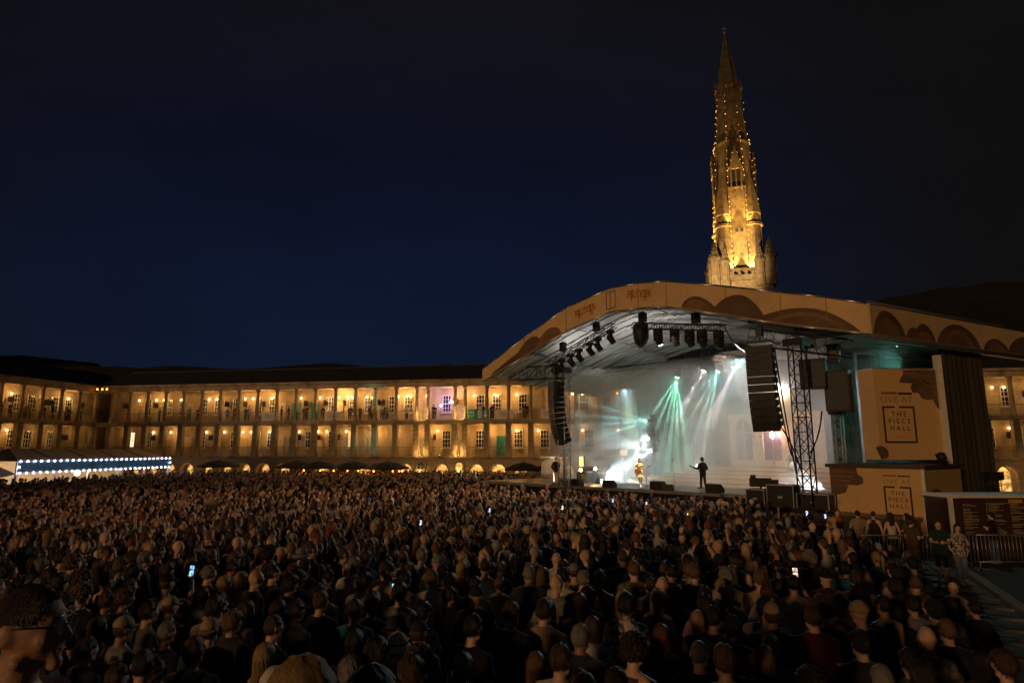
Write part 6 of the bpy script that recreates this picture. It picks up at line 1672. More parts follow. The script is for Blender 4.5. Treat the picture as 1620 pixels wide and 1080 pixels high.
g2 = thing('small_tent', 'small tan pointed tent at the left edge beside the bar tent', 'tent', (TE0.x, TE0.y, 0), ta); g_.build('canopy', tcanvas, g2)
for x_, y2 in ((-3.5, -.45), (-.4, -.3), (-3.5, 4.4), (-.4, 4.4)): MB().tube((x_, y2, 0), (x_, y2, 1.9), .04).build('pole', white_paint, g2)

# --- parasols before the arcade
par_c = mk('dark_parasol_cloth', (.018, .017, .016), .9, var=.3, bump=.2)
def parasol(label, px_, Y, wd, lit):
    q = at_depth(px_, 745, Y); t = thing('parasol', label, 'parasol', (q.x, q.y, 0), random.uniform(-.2, .2), 'parasols in front of the arcade')
    m = MB(); zc = 2.25; n = 8; top = (0, 0, zc + .62)
    rim = [(wd/2 * math.cos(math.pi/8 + 2*math.pi*k/n), wd/2 * math.sin(math.pi/8 + 2*math.pi*k/n), zc) for k in range(n)]
    mid = [(x * .5, y * .5, zc + .40) for x, y, z in rim]; low = [(x, y, zc - .16) for x, y, z in rim]
    grid(m, [low, rim, mid, [top] * n]); m.sm = [False] * len(m.f); m.build('canopy', par_c, t)
    MB().tube((0, 0, 0), (0, 0, zc + .7), .035).build('pole', black_metal, t); MB().b2(-.3, .3, -.3, .3, 0, .08).build('base', black_metal, t)
    for dx in lit:
        b = MB().sphere((dx, -wd * .42, zc - .3), .075, 8, 6, mi=0).tube((dx, -wd * .42, zc - .22), (dx, -wd * .42, zc - .1), .01, mi=1); b.build('lantern', [bulb_orange, black_metal], t)
    if lit: lamp('parasol_lamp', 'POINT', (lit[0], -wd * .46, zc - .35), 26, (1, .45, .12), .08, parent=t)
parasol('dark parasol in front of the arcade, left of the row of orange lanterns', 470, 66, 4.2, ())
parasol('leftmost dark parasol hung with orange lanterns', 505, 64.5, 4.0, (-.8, .9))
parasol('dark parasol hung with orange lanterns, second in the lantern row', 558, 63.5, 4.0, (-1.2, .2, 1.3))
parasol('dark parasol with orange lanterns nearest the round windows', 612, 62.5, 4.4, (-.9, .9, 1.5, 1.75))
parasol('dark parasol with a drooping edge just left of the stage', 828, 58, 3.6, ())
parasol('dark parasol below the arches near the bar tent', 345, 69, 4.2, ())

# --- banners on the upper balcony rail
banner_m = mk('white_banner', (.66, .60, .50), .8, var=.1, scale=1.5, bump=.2, bscale=4)
def banner(label, px0, px1, zlo_, zhi_, mat=None, name='banner'):
    x0, x1 = far_x(px0, 658), far_x(px1, 658)
    t = thing(name, label, 'banner', C0 + FD * ((x0 + x1) / 2) - FN * .09, FA); wd = x1 - x0
    m = MB(); n = 12
    rows_ = [[(-wd/2 + wd * k / n, -.03 - .02 * math.sin(k * 1.3 + r * 1.7) - (0 if r else 0), F2 + zlo_ + (zhi_ - zlo_) * r / 3 + (.03 * math.cos(k * .9) if r == 0 else 0)) for k in range(n + 1)] for r in range(4)]
    grid(m, rows_, False); m.build('cloth', mat or banner_m, t)
    return t, wd
ink = mk('faint_ink', (.32, .22, .16), .8, bump=0)
for px0, px1, lab in ((415, 440, 'leftmost pale banner tied to the upper balcony rail'), (515, 542, 'pale banner on the upper rail above the lantern parasols'), (784, 813, 'pale banner on the upper rail just right of the green exit banner'), (856, 878, 'pale banner at the right end of the upper rail, partly hidden by speakers')):
    t, wd = banner(lab, px0, px1, .02, 1.05)
    m = MB()
    for k in range(3): m.b2(-wd*.28, wd*(.30 - .05*k), -.075, -.07, F2 + .35 + .17*k, F2 + .40 + .17*k)
    m.build('print', ink, t)
exit_g = mk('exit_green', (.01, .24, .17), .6, var=.1, bump=.05)
t, wd = banner('green FIRE EXIT banner with running figure and arrow on the upper rail', 740, 774, -.02, 1.12, exit_g, 'exit_banner')
wm = mk('banner_white', (.75, .75, .72), .6, var=.05, bump=0)
flat_text('FIRE', .36, t, (-wd*.31, -.075, F2 + .74), rot, wm); flat_text('EXIT', .36, t, (-wd*.31, -.075, F2 + .36), rot, wm)
ar = MB(); ax = wd * .33
ar.prism([(ax - .07, -.075, F2 + .95), (ax + .07, -.075, F2 + .95), (ax + .07, -.075, F2 + .5), (ax + .25, -.075, F2 + .5), (ax, -.075, F2 + .18), (ax - .25, -.075, F2 + .5), (ax - .07, -.075, F2 + .5)][::-1], (0, -.004, 0)); ar.build('arrow', wm, t)
MB().b2(-.02, .42, -.078, -.074, F2 + .16, F2 + .98).build('door_sign', wm, t)
rn = MB(); c_ = .2
rn.sphere((c_ + .05, -.085, F2 + .86), .06, 8, 6, sc_=(1, .1, 1))
for a, b in (((.03, .78), (-.03, .52)), ((.03, .75), (.14, .62)), ((.03, .75), (-.1, .66)), ((-.03, .52), (.1, .40)), ((.1, .40), (.08, .22)), ((-.03, .52), (-.08, .36)), ((-.08, .36), (-.18, .32))):
    rn.tube((c_ + a[0], -.085, F2 + a[1]), (c_ + b[0], -.085, F2 + b[1]), .03, n=5)
rn.build('running_figure', exit_g, t)
# --- kiosk and light tube by the left tower
q = at_depth(876, 757, 52); kz = at_depth(876, 722, 52).z
ks = thing('kiosk', 'small tan kiosk beside the left stage tower', 'kiosk', (q.x, q.y, 0), FA)
MB().b2(-1.0, 1.0, 0, 1.6, 0, kz - .15).build('wall', mk('brown_kiosk_board', (.24, .14, .065), .7, var=.2), ks); MB().b2(-1.1, 1.1, -.15, 1.7, kz - .147, kz).build('roof', tcanvas, ks); MB().b2(-.1, .7, -.02, -.003, .2, 2.4).build('door', mk('amber_door', (.5, .25, .07), .6, bump=0), ks)
lamp('kiosk_lamp', 'POINT', (.6, -.5, kz - .5), 14, (1, .6, .25), .1, parent=ks)
c = SL(866, 752, -.3); t = thing('light_tube', 'white upright light tube on the stage edge beside the man in white trousers', 'lamp', S(c.x, .4, DECK), SA)
MB().b2(-.15, .15, -.15, .15, 0, .05).tube((0, 0, .05), (0, 0, .2), .03).build('base', black_metal, t); MB().tube((0, 0, .2), (0, 0, 1.15), .06, n=10).build('tube', emis('tube_glow', (1, .85, .65), 5), t)
# ================================================================== the crowd
ARM['strum'] = ((.27, -.06, 1.15), (.09, .185, 1.035), (-.75, .35, -.25), (0, .3, 1), .6)
ARM['fret'] = ((.28, .06, 1.16), (.46, .25, 1.20), (.2, .25, 1), (-.6, .8, 0), .9)
POSES['guitar'] = ('strum', 'fret')
def phone_mesh():
    m = MB(); m.b2(-.037, .037, -.004, .004, -.075, .075); m.b2(-.034, .034, -.0052, -.0042, -.07, .07, mi=1); me = m.mesh('phone'); me.materials.append(black_paint); return me
PH_ = {}
def phone(label, o, col, key, st=4):
    if key not in PH_:
        me = phone_mesh(); sm_ = mk('screen_' + key, col, .2, bump=0, emit=col, estr=1)
        t = sm_.node_tree; b = t.nodes['Principled BSDF']; tcn = t.nodes.new('ShaderNodeTexCoord'); n = t.nodes.new('ShaderNodeTexNoise'); n.inputs['Scale'].default_value = 28; n.inputs['Detail'].default_value = 2
        r_ = t.nodes.new('ShaderNodeMapRange'); r_.inputs['From Min'].default_value = .38; r_.inputs['From Max'].default_value = .66; r_.inputs['To Min'].default_value = .04; r_.inputs['To Max'].default_value = st * .55
        t.links.new(tcn.outputs['Object'], n.inputs['Vector']); t.links.new(n.outputs['Fac'], r_.inputs['Value']); t.links.new(r_.outputs['Result'], b.inputs['Emission Strength'])
        me.materials.append(sm_); PH_[key] = me
    p = o.matrix_world_local @ Vector((.055, .375, 1.735)) if False else None
    M = Matrix.Translation(o.location) @ Matrix.Rotation(o.rotation_euler.z, 4, 'Z') @ Matrix.Scale(o.scale.x, 4)
    loc = M @ Vector((.065, .372, 1.735)); ph = link('phone', PH_[key], None, loc); ph.rotation_euler = (R(-8), 0, o.rotation_euler.z)
    return tag(ph, label, 'phone', 'phones held up by the crowd')
cup_m = mk('clear_cup', (.5, .42, .28), .3, var=.2, bump=0)
def cup(label, o):
    M = Matrix.Translation(o.location) @ Matrix.Rotation(o.rotation_euler.z, 4, 'Z') @ Matrix.Scale(o.scale.x, 4)
    loc = M @ Vector((.085, .335, 1.36)); c = MB().lathe([(.028, 0), (.038, .13), (.036, .13), (.027, .008)], 12).build('cup', cup_m, None, loc)
    tag(c, label, 'cup', 'plastic cups')
HAIRN = {'short': 'short {c} hair', 'crop': 'cropped {c} hair', 'tousled': 'tousled {c} hair', 'curly': 'curly {c} hair', 'long': 'long {c} hair', 'very_long': 'very long {c} hair', 'wavy': 'wavy {c} hair', 'bob': '{c} bob', 'ponytail': '{c} ponytail', 'bun': '{c} bun', 'top_bun': 'high {c} topknot', 'cap': '{c} cap', 'cap_back': '{c} backward cap', 'beanie': '{c} beanie', 'bucket': '{c} bucket hat', 'bald': 'bald head'}
TOPN = {'tee': 't-shirt', 'long': 'long sleeved top', 'tank': 'vest top', 'hoodie': 'hooded top', 'collar': 'collared shirt', 'jacket': 'jacket', 'dress': 'dress'}
POSEN = {'stand': '', 'pockets': '', 'crossed': '', 'hands_front': '', 'filming': ' holding up a phone', 'two_hand_phone': ' filming with both hands', 'arm_up': ' with one arm raised', 'drinking': ' with a drink'}
PATN = {'plaid': 'cream plaid', 'stripe': 'dark striped', 'blotch': 'blotch patterned', 'camo': 'faded patterned'}
def short_l(o):
    l = o['label']
    for k in (' holding', ' filming', ' with a drink', ' at the', ' below', ' left of'): l = l.split(k)[0]
    return l
def where(px_, py_):
    col = 'at the left edge' if px_ < 130 else 'below the bar tent' if px_ < 290 else 'left of the parasols' if px_ < 520 else 'below the lantern parasols' if px_ < 655 else 'below the portico' if px_ < 790 else 'below the left speakers' if px_ < 930 else 'below the singer' if px_ < 1060 else 'below the dark guitarist' if px_ < 1170 else 'below the drum kit' if px_ < 1270 else 'below the truss tower' if px_ < 1340 else 'at the right'
    return col
def desc(h, hc, tp, tc_, pose, px_, py_):
    hp = HAIRN[h].format(c=hc) if h != 'bald' else 'bald head'
    c = PATN.get(tc_, tc_)
    s_ = f"person with {hp} in {c} {TOPN[tp]}{POSEN[pose]} {where(px_, py_)}"
    if len(s_.split()) > 16: s_ = f"person with {hp} in {c} {TOPN[tp]} {where(px_, py_)}"
    return s_
STX, STY = 10.0, 38.0
placed = []
rc = random.Random(21)
def head_spot(px_, py_, sc_=1.0):
    """where someone must stand for the head to be seen there"""
    r = ray(px_, py_); lo, hi = 1.0, 60.0
    for _ in range(50):
        mid = (lo + hi) / 2; p = CAM + r * (mid / r.y)
        if p.z > gz(p.x, p.y) + 1.645 * sc_: lo = mid
        else: hi = mid
    p = CAM + r * (lo / r.y); return p.x, p.y
used = set()
def add_person(px_, py_, h, hc, tp, tc_, b, pose='stand', sc_=None, label=None, dyaw=None, skin=None, xy=None, **kw):
    sc_ = sc_ or (rc.uniform(.97, 1.06) if b == 'm' else rc.uniform(.91, .98))
    x, y = xy or head_spot(px_, py_, sc_)
    yaw = yaw_to(x, y, STX, STY) + (rc.gauss(0, .22) if dyaw is None else dyaw)
    used.add((h, hc, tp, tc_)); placed.append((x, y))
    z = kw.pop('z', None)
    if z is None: z = gz(x, y)
    lab = label or desc(h, hc, tp, tc_, pose, px_, py_)
    return person(lab, x, y, z, yaw, h, hc, tp, tc_, b, pose, kw.pop('legs', 'stand'), sc_, skin if skin is not None else rc.randrange(6), **kw)
G = 'people standing in the near crowd'
HERO = [
 (667, 968, 'tousled', 'black', 'tee', 'plaid', 'm', 'stand'), (922, 916, 'crop', 'grey', 'long', 'brown', 'm', 'stand'), (1040, 946, 'very_long', 'blond', 'tank', 'black', 'f', 'stand'),
 (985, 948, 'long', 'blond', 'tee', 'charcoal', 'f', 'stand'), (937, 992, 'bob', 'brown', 'tee', 'white', 'f', 'stand'), (860, 966, 'short', 'dark brown', 'collar', 'tan', 'm', 'stand'),
 (848, 1052, 'wavy', 'light brown', 'tee', 'brown', 'f', 'stand'), (732, 1055, 'bob', 'grey', 'jacket', 'black', 'f', 'stand'), (747, 992, 'short', 'black', 'tee', 'black', 'm', 'stand'),
 (808, 970, 'short', 'brown', 'tee', 'black', 'm', 'drinking'), (1007, 1035, 'long', 'black', 'jacket', 'black', 'f', 'stand'), (1046, 1006, 'wavy', 'auburn', 'long', 'charcoal', 'f', 'stand'),
 (890, 911, 'short', 'black', 'tee', 'cream', 'm', 'stand'), (880, 884, 'bald', '', 'tee', 'white', 'm', 'stand'), (1007, 888, 'bald', '', 'tee', 'lilac', 'm', 'stand'), (985, 880, 'crop', 'brown', 'tee', 'charcoal', 'm', 'stand'),
 (712, 920, 'bob', 'blond', 'tee', 'tan', 'f', 'stand'), (683, 915, 'short', 'light brown', 'tee', 'white', 'm', 'stand'), (753, 942, 'beanie', 'black', 'jacket', 'black', 'm', 'stand'), (632, 938, 'tousled', 'dark brown', 'tee', 'grey', 'm', 'stand'),
 (590, 950, 'long', 'brown', 'jacket', 'black', 'f', 'filming'), (1142, 1036, 'bald', '', 'tee', 'black', 'm', 'stand'), (1106, 1034, 'crop', 'grey', 'tee', 'black', 'm', 'stand'), (1103, 982, 'bald', '', 'hoodie', 'charcoal', 'm', 'stand'),
 (1127, 976, 'short', 'dark brown', 'tee', 'navy', 'm', 'stand'), (1158, 992, 'short', 'dark brown', 'tee', 'maroon', 'm', 'stand'), (1212, 968, 'very_long', 'light brown', 'jacket', 'grey', 'f', 'stand'), (1220, 1024, 'bob', 'blond', 'long', 'grey', 'f', 'stand'),
 (1287, 976, 'short', 'brown', 'collar', 'maroon', 'm', 'stand'), (1353, 974, 'bob', 'brown', 'long', 'olive', 'f', 'stand'), (1413, 902, 'short', 'dark brown', 'tee', 'pink', 'm', 'stand'), (1444, 892, 'short', 'black', 'tee', 'teal', 'm', 'stand'),
 (1468, 1010, 'bald', '', 'tee', 'camo', 'm', 'stand'), (1590, 1052, 'tousled', 'brown', 'hoodie', 'navy', 'm', 'stand'), (1508, 926, 'tousled', 'dark brown', 'tank', 'black', 'f', 'crossed'), (1480, 968, 'curly', 'black', 'tee', 'navy', 'm', 'stand'),
 (1543, 962, 'bun', 'black', 'jacket', 'charcoal', 'f', 'stand'), (1355, 915, 'short', 'brown', 'tee', 'grey', 'm', 'stand'), (1363, 1018, 'short', 'black', 'collar', 'charcoal', 'm', 'stand'), (1158, 906, 'bob', 'light brown', 'tee', 'charcoal', 'f', 'stand'),
 (1350, 884, 'crop', 'dark brown', 'collar', 'pink', 'm', 'stand'), (1387, 882, 'ponytail', 'blond', 'tee', 'teal', 'f', 'stand'), (1088, 886, 'cap_back', 'tan', 'tee', 'blue', 'm', 'stand'), (403, 915, 'bald', '', 'jacket', 'black', 'm', 'stand'),
 (353, 925, 'long', 'blond', 'long', 'brown', 'f', 'stand'), (263, 922, 'cap', 'black', 'tee', 'tan', 'm', 'filming'), (233, 968, 'short', 'black', 'tee', 'grey', 'm', 'stand'), (63, 876, 'crop', 'dark brown', 'tee', 'tan', 'm', 'stand'),
 (135, 1028, 'short', 'dark brown', 'jacket', 'navy', 'm', 'stand'), (367, 984, 'tousled', 'light brown', 'jacket', 'charcoal', 'm', 'stand'), (467, 966, 'short', 'black', 'jacket', 'charcoal', 'm', 'stand'), (532, 900, 'long', 'dark brown', 'tee', 'cream', 'f', 'two_hand_phone'),
 (1418, 972, 'long', 'black', 'tee', 'charcoal', 'f', 'stand'), (1440, 1046, 'short', 'black', 'hoodie', 'dark green', 'm', 'stand'), (1018, 853, 'cap', 'tan', 'tee', 'cream', 'm', 'stand'), (640, 872, 'long', 'light brown', 'tee', 'white', 'f', 'stand'),
 (700, 905, 'cap_back', 'navy', 'tee', 'stripe', 'm', 'stand'), (560, 1015, 'long', 'black', 'long', 'navy', 'f', 'stand'), (305, 1030, 'short', 'brown', 'hoodie', 'black', 'm', 'stand'),
]
phones = []
for i, hrow in enumerate(HERO):
    o = add_person(*hrow, group=G, dyaw=(R(150) if hrow[0] == 1508 else None))
    if hrow[7] in ('filming', 'two_hand_phone'): phones.append(phone('glowing blue phone held by ' + short_l(o), o, (.25, .6, 1.0), 'blue'))
    if hrow[7] == 'drinking': cup('plastic cup held by the person with short brown hair in black t-shirt', o)
# people on the terrace right in front of the camera
q = at_depth(38, 992, 1.95)
gl = person('person in glasses with short dark hair, very large at the bottom left edge', q.x, q.y, q.z - 1.645, R(-84), 'crop', 'dark brown', 'tee', 'maroon', 'm', 'stand', 'stand', 1.0, 2, group='people on the terrace', voxel=.0085)
placed.append((q.x, q.y))
gm = MB(); lensm = mk('spectacle_lens', (.05, .09, .09), .1, var=.1, bump=0, spec=.7)
for s_ in (-1, 1):
    pts = [(s_*.033 + .024 * math.cos(2*math.pi*k/16), .118 - .004 * abs(math.cos(2*math.pi*k/16)), 1.652 + .019 * math.sin(2*math.pi*k/16)) for k in range(17)]; gm.path(pts, .0028, 6)
    gm.tube((s_*.057, .114, 1.657), (s_*.082, .0, 1.660), .0028, n=6)
gm.tube((-.010, .122, 1.655), (.010, .122, 1.655), .0025, n=6)
gs = gm.build('spectacles', black_metal, gl)
for s_ in (-1, 1): MB().poly([(s_*.033 + .022 * math.cos(2*math.pi*k/16), .1175, 1.652 + .017 * math.sin(2*math.pi*k/16)) for k in range(16)]).build('lens', lensm, gs)
q = at_depth(470, 1122, 1.78)
person('blond head very near the bottom edge, left of the plaid shirt', q.x, q.y, q.z - 1.645 * .96, R(-30), 'wavy', 'blond', 'tee', 'charcoal', 'f', 'stand', 'stand', .96, 1, group='people on the terrace', voxel=.0085); placed.append((q.x, q.y))
q = at_depth(583, 1124, 2.0)
person('brown haired head just rising at the bottom edge below the plaid shirt', q.x, q.y, q.z - 1.645 * .97, R(-20), 'short', 'brown', 'tee', 'black', 'm', 'stand', 'stand', .97, 3, group='people on the terrace', voxel=.0085); placed.append((q.x, q.y))
# random neighbours filling the rows
styles_m = ['short'] * 8 + ['crop'] * 6 + ['tousled'] * 5 + ['curly', 'bald', 'cap', 'cap_back', 'beanie', 'bucket']
styles_f = ['long', 'very_long', 'wavy', 'bob', 'ponytail', 'bun', 'top_bun', 'long', 'wavy', 'bob']
tops = ['tee', 'tee', 'tee', 'long', 'hoodie', 'collar', 'jacket', 'tank']
tcol = ['black'] * 16 + ['charcoal'] * 8 + ['navy'] * 5 + ['grey'] * 3 + ['white'] * 3 + ['cream'] * 2 + list(TOPC) + ['plaid', 'stripe', 'blotch', 'camo']
def pick(b):
    for _ in range(200):
        h = rc.choice(styles_m if b == 'm' else styles_f); hat = h in ('cap', 'cap_back', 'beanie', 'bucket')
        hc = rc.choice(['black', 'black', 'navy', 'navy', 'grey', 'tan', 'white']) if hat else '' if h == 'bald' else rc.choice(['black', 'black', 'dark brown', 'dark brown', 'dark brown', 'brown', 'brown', 'light brown', 'blond' if b == 'f' else 'brown', 'blond' if b == 'f' else 'grey', 'auburn' if b == 'f' else 'black'])
        tp = rc.choice(tops); tc_ = rc.choice(tcol)
        if tc_ in PATN and tp in ('hoodie', 'tank'): continue
        if (h, hc, tp, tc_) not in used: used.add((h, hc, tp, tc_)); return h, hc, tp, tc_
    return h, hc, tp, tc_
def project(x, y, z):
    d = Vector((x, y, z)) - CAM; zc = d.y * _cp + d.z * _sp; u = -d.y * _sp + d.z * _cp
    return PW/2 + FPX * d.x / zc, PH/2 - FPX * u / zc
def stage_local(x, y): d = Vector((x, y, 0)) - SP; return d.dot(SU), d.dot(SV)
tentM = Vector((TE0.x, TE0.y, 0)); tentN = Vector((-td.y, td.x, 0))
def allowed(x, y):
    if abs(x) > .84 * y + .6: return False
    if x > (4.8 + (y - 6.4) * .5 if y < 13 else 8.1 + (y - 13) * .25): return False
    s_, w_ = stage_local(x, y)
    if w_ > -2.6 and s_ > -16.5: return False
    if x > 11.2 and y > 20: return False
    d = Vector((x, y, 0)) - C0
    if d.dot(FN) > -1.3: return False
    d = Vector((x, y, 0)) - tentM; al = d.dot(td); ac = d.dot(tentN)
    if -4 < al < TLn + .5 and ac > -.5: return False
    if (Vector((x, y, 0)) - Vector((L0.x, L0.y, 0))).dot(Vector((LD.y, -LD.x, 0))) < 1.2: return False
    return True
spots = []
y = 4.75
while y < 70:
    st_ = .55 if y < 17 else .62 if y < 30 else .80
    x = -.84 * y - 1 + rc.random() * st_
    while x < .84 * y + 1:
        xx, yy = x + rc.gauss(0, .15), y + rc.gauss(0, .15)
        if allowed(xx, yy) and (y < 12 or mnoise.noise(Vector((xx * .45, yy * .45, 2))) > -.42) and all((xx - a)**2 + (yy - b)**2 > .18 for a, b in placed): spots.append((xx, yy))
        x += st_
    y += st_ * .92
spots.sort(key=lambda p: p[1])
NEAR = 190
near = []; farc = []
for x, y in spots:
    px_, py_ = project(x, y, gz(x, y) + 1.64)
    if len(near) < NEAR and -40 < px_ < 1660 and py_ < 1100 and rc.random() < .93: near.append((x, y, px_, py_))
    elif len(near) >= NEAR: farc.append((x, y))
for x, y, px_, py_ in near:
    b = rc.choice('mmf'); h, hc, tp, tc_ = pick(b)
    pose = rc.choices(['stand', 'pockets', 'crossed', 'hands_front', 'filming', 'arm_up', 'drinking'], [6, 4, 3, 3, .25 if y > 8 else 0, .1 if y > 9 else 0, 1])[0]
    o = add_person(px_, py_, h, hc, tp, tc_, b, pose, xy=(x, y), group=G)
    if pose == 'filming': phone('bright phone screen held by ' + short_l(o), o, rc.choice(((.3, .6, 1), (.8, .85, 1), (1, .8, .6))), rc.choice(('blueA', 'whiteA', 'warmA')), 3)
    if pose == 'drinking': cup('plastic cup held by ' + short_l(o), o)
# people filming nearer the stage
for i, (px_, py_, hc) in enumerate(((1086, 822, 'brown'), (1018, 800, 'black'), (962, 796, 'auburn'), (1200, 822, 'dark brown'), (1282, 818, 'black'), (1312, 822, 'blond'), (880, 808, 'brown'), (650, 833, 'black'), (762, 812, 'blond'))):
    b = 'f' if i % 2 else 'm'; h, _, tp, tc_ = ('bob' if b == 'f' else 'short', 0, 'tee', ('black', 'grey', 'navy', 'white', 'charcoal', 'cream', 'blue', 'tan', 'maroon')[i])
    o = add_person(px_, py_, h, hc, tp, tc_, b, 'filming', group='people filming near the stage', dyaw=0)
    phone('distant phone screen held by ' + short_l(o), o, (.45, .65, 1.0) if i % 3 else (1, .75, .55), 'far%d' % (i % 3), 6)

# --- the far crowd: thousands, too many to pick apart
def far_template(b, arms, hs):
    m = MB(); B = BUILD[b]; n = 9
    hd = [[head_pt(2*math.pi*j/n, math.pi/2 - 1e-3 - (math.pi - 2e-3) * i / 6, .012 if i < 4 else 0) for j in range(n)] for i in range(7)]
    grid(m, hd); col = []
    for i in range(7):
        for j in range(n):
            az = 2*math.pi*j/n; a = abs((az + math.pi) % (2*math.pi) - math.pi); e = math.pi/2 - math.pi * i / 6
            hair_ = e > hairline(az) if hs != 'bald' else False
            if hs == 'long' and a > 1.2: hair_ = True
            col.append(1 if hair_ else 0)
    b0 = len(m.v); m.tube((0, -.012, 1.42), (0, 0, 1.56), .055, .05, n=6, caps=False); col += [0] * (len(m.v) - b0)
    if hs == 'long':
        b0 = len(m.v); eloft(m, [(0, -.06, 1.36, .05, .03), (0, -.05, 1.45, .075, .055), (0, -.02, 1.55, .085, .085), (0, -.01, 1.64, .09, .098)], 8); col += [1] * (len(m.v) - b0)
    b0 = len(m.v); eloft(m, [(0, 0, .95, .17, .13), (0, 0, 1.15, .165*B['ch'], .125), (0, 0, 1.33, .18*B['ch'], .13), (0, -.01, 1.41, .17*B['ch'], .10), (0, -.012, 1.46, .09, .075)], 9); col += [2] * (len(m.v) - b0)
    for s, A in zip((1, -1), arms):
        e, w_, d, th, cu = limb(A, s); sh = Vector((s * B['sh'], -.01, 1.385))
        b0 = len(m.v); m.sphere(sh, .068, 5, 4); m.tube(sh, sh.lerp(e, .6), .066, .062, n=5, caps=False); col += [2] * (len(m.v) - b0)
        b0 = len(m.v); m.tube(sh.lerp(e, .6), e, .042, .040, n=4, caps=False); m.tube(e, w_, .040, .028, n=4, caps=False); m.sphere(w_ + Vector(d).normalized() * .06, .042, 4, 3, sc_=(1, 1, 1.4)); col += [0] * (len(m.v) - b0)
    V = np.array([tuple(v) for v in m.v]); F = m.f
    return V, F, np.array(col)
TEMPL = [far_template(b, a, h) for b, a, h in (('m', ('down', 'down'), 'short'), ('f', ('down', 'cross'), 'long'), ('m', ('cross', 'cross'), 'short'), ('m', ('down', 'pocket'), 'bald'), ('f', ('front', 'front'), 'long'), ('m', ('phone', 'front'), 'short'), ('f', ('down', 'down'), 'short'), ('m', ('high', 'down'), 'short'))]
def low_template(b, hs):
    m = MB(); n = 6; col = []
    grid(m, [[head_pt(2*math.pi*j/n, math.pi/2 - 1e-3 - (math.pi - 2e-3) * i / 4, .01) for j in range(n)] for i in range(5)])
    for i in range(5):
        for j in range(n): col.append(1 if (i < 2 or (hs and n * .2 < j < n * .8)) and not (i == 1 and j == 0) else 0)
    b0 = len(m.v); eloft(m, [(0, 0, 1.1, .21, .13), (0, 0, 1.36, .22 * BUILD[b]['ch'], .13), (0, -.01, 1.45, .10, .08), (0, 0, 1.56, .05, .05)], 6); col += [2] * (len(m.v) - b0)
    return np.array([tuple(v) for v in m.v]), m.f, np.array(col)
LOWT = [low_template('m', False), low_template('f', True), low_template('m', False)]
AV, LF, LT, AC = [], [], [], []; base = 0
hcs = [HAIRC[k] for k in ('black', 'black', 'black', 'dark brown', 'dark brown', 'dark brown', 'brown', 'brown', 'light brown', 'blond', 'grey', 'auburn')]
for x, y in farc:
    if y > 36 and rc.random() < .8: V, F, Ci = LOWT[rc.randrange(3)]
    else: V, F, Ci = TEMPL[rc.choices(range(8), [6, 5, 3, 1.2, 3, .8, 3, .35])[0]]
    s_ = rc.gauss(.99, .055); a = yaw_to(x, y, STX, STY) + (rc.gauss(0, .45) if rc.random() < .86 else rc.uniform(-3.1, 3.1)); ca, sa = math.cos(a) * s_, math.sin(a) * s_
    P = np.empty_like(V); P[:, 0] = V[:, 0]*ca - V[:, 1]*sa + x; P[:, 1] = V[:, 0]*sa + V[:, 1]*ca + y; P[:, 2] = V[:, 2]*s_ + gz(x, y)
    tc_ = TOPC[rc.choice([k for k in tcol if k in TOPC])]; pal = np.array([SKIN[rc.randrange(6)], hcs[rc.randrange(len(hcs))], tc_])
    AV.append(P); AC.append(pal[Ci])
    for f in F: LT.append(len(f)); LF.extend([base + i for i in f])
    base += len(V)
AV = np.concatenate(AV); AC = np.concatenate(AC)
me = bpy.data.meshes.new('crowd'); me.vertices.add(len(AV)); me.vertices.foreach_set('co', AV.ravel())
me.loops.add(len(LF)); me.loops.foreach_set('vertex_index', np.array(LF, dtype=np.int32))
me.polygons.add(len(LT)); st_ = np.concatenate([[0], np.cumsum(LT)[:-1]]).astype(np.int32)
me.polygons.foreach_set('loop_start', st_); me.polygons.foreach_set('loop_total', np.array(LT, dtype=np.int32)); me.polygons.foreach_set('use_smooth', np.ones(len(LT), dtype=bool))
me.update(calc_edges=True)
at_ = me.color_attributes.new('tint', 'FLOAT_COLOR', 'POINT'); at_.data.foreach_set('color', np.concatenate([AC, np.ones((len(AC), 1))], 1).astype(np.float32).ravel())
cm = mk('crowd_cloth', (1, 1, 1), .7, var=0, bump=.3, scale=12); t = cm.node_tree; b_ = t.nodes['Principled BSDF']
an = t.nodes.new('ShaderNodeAttribute'); an.attribute_name = 'tint'; t.links.new(an.outputs['Color'], b_.inputs['Base Color'])
me.materials.append(cm); tag(link('crowd', me), 'dense crowd filling the courtyard up to the hall and the stage', 'crowd', kind='stuff')
print('CROWD', len(near), len(farc), len(AV), len(LT), len(HERO))

# --- performers
def guitar(label, o, body_c, neck_c):
    t = thing('electric_guitar', label, 'guitar', o.location, o.rotation_euler.z); t.scale = o.scale
    a = Vector((.13, .17, 1.00)); b = Vector((-.56, .26, 1.27)); d = (b - a).normalized(); up = Vector((0, 0, 1)); sd = (up - d * up.dot(d)).normalized(); nn = d.cross(sd)
    out = []
    for k in range(20):
        q = 2*math.pi*k/20; r_ = .155 + .03 * math.cos(2*q) + .015 * math.cos(3*q + .5); out.append(a + d * (r_ * 1.2 * math.cos(q)) + sd * (r_ * math.sin(q)) - nn * .02)
    MB().prism(out, nn * .04).build('guitar_body', body_c, t)
    MB().box((a + d * .42), (.62, .045, .022), M=Matrix((d, sd, nn)).transposed()).build('neck', neck_c, t)
    MB().box((a + d * .80), (.16, .075, .02), M=Matrix((d, sd, nn)).transposed()).build('headstock', neck_c, t)
    return t
red_w = mk('red_guitar', (.30, .07, .03), .25, var=.2, bump=0); wood = mk('guitar_wood', (.30, .15, .06), .4, var=.2, bump=.05)
c = SL(1013, 769, 1.75); p = S(c.x, 1.75, DECK)
TOPC['pale yellow'] = (.72, .55, .28)
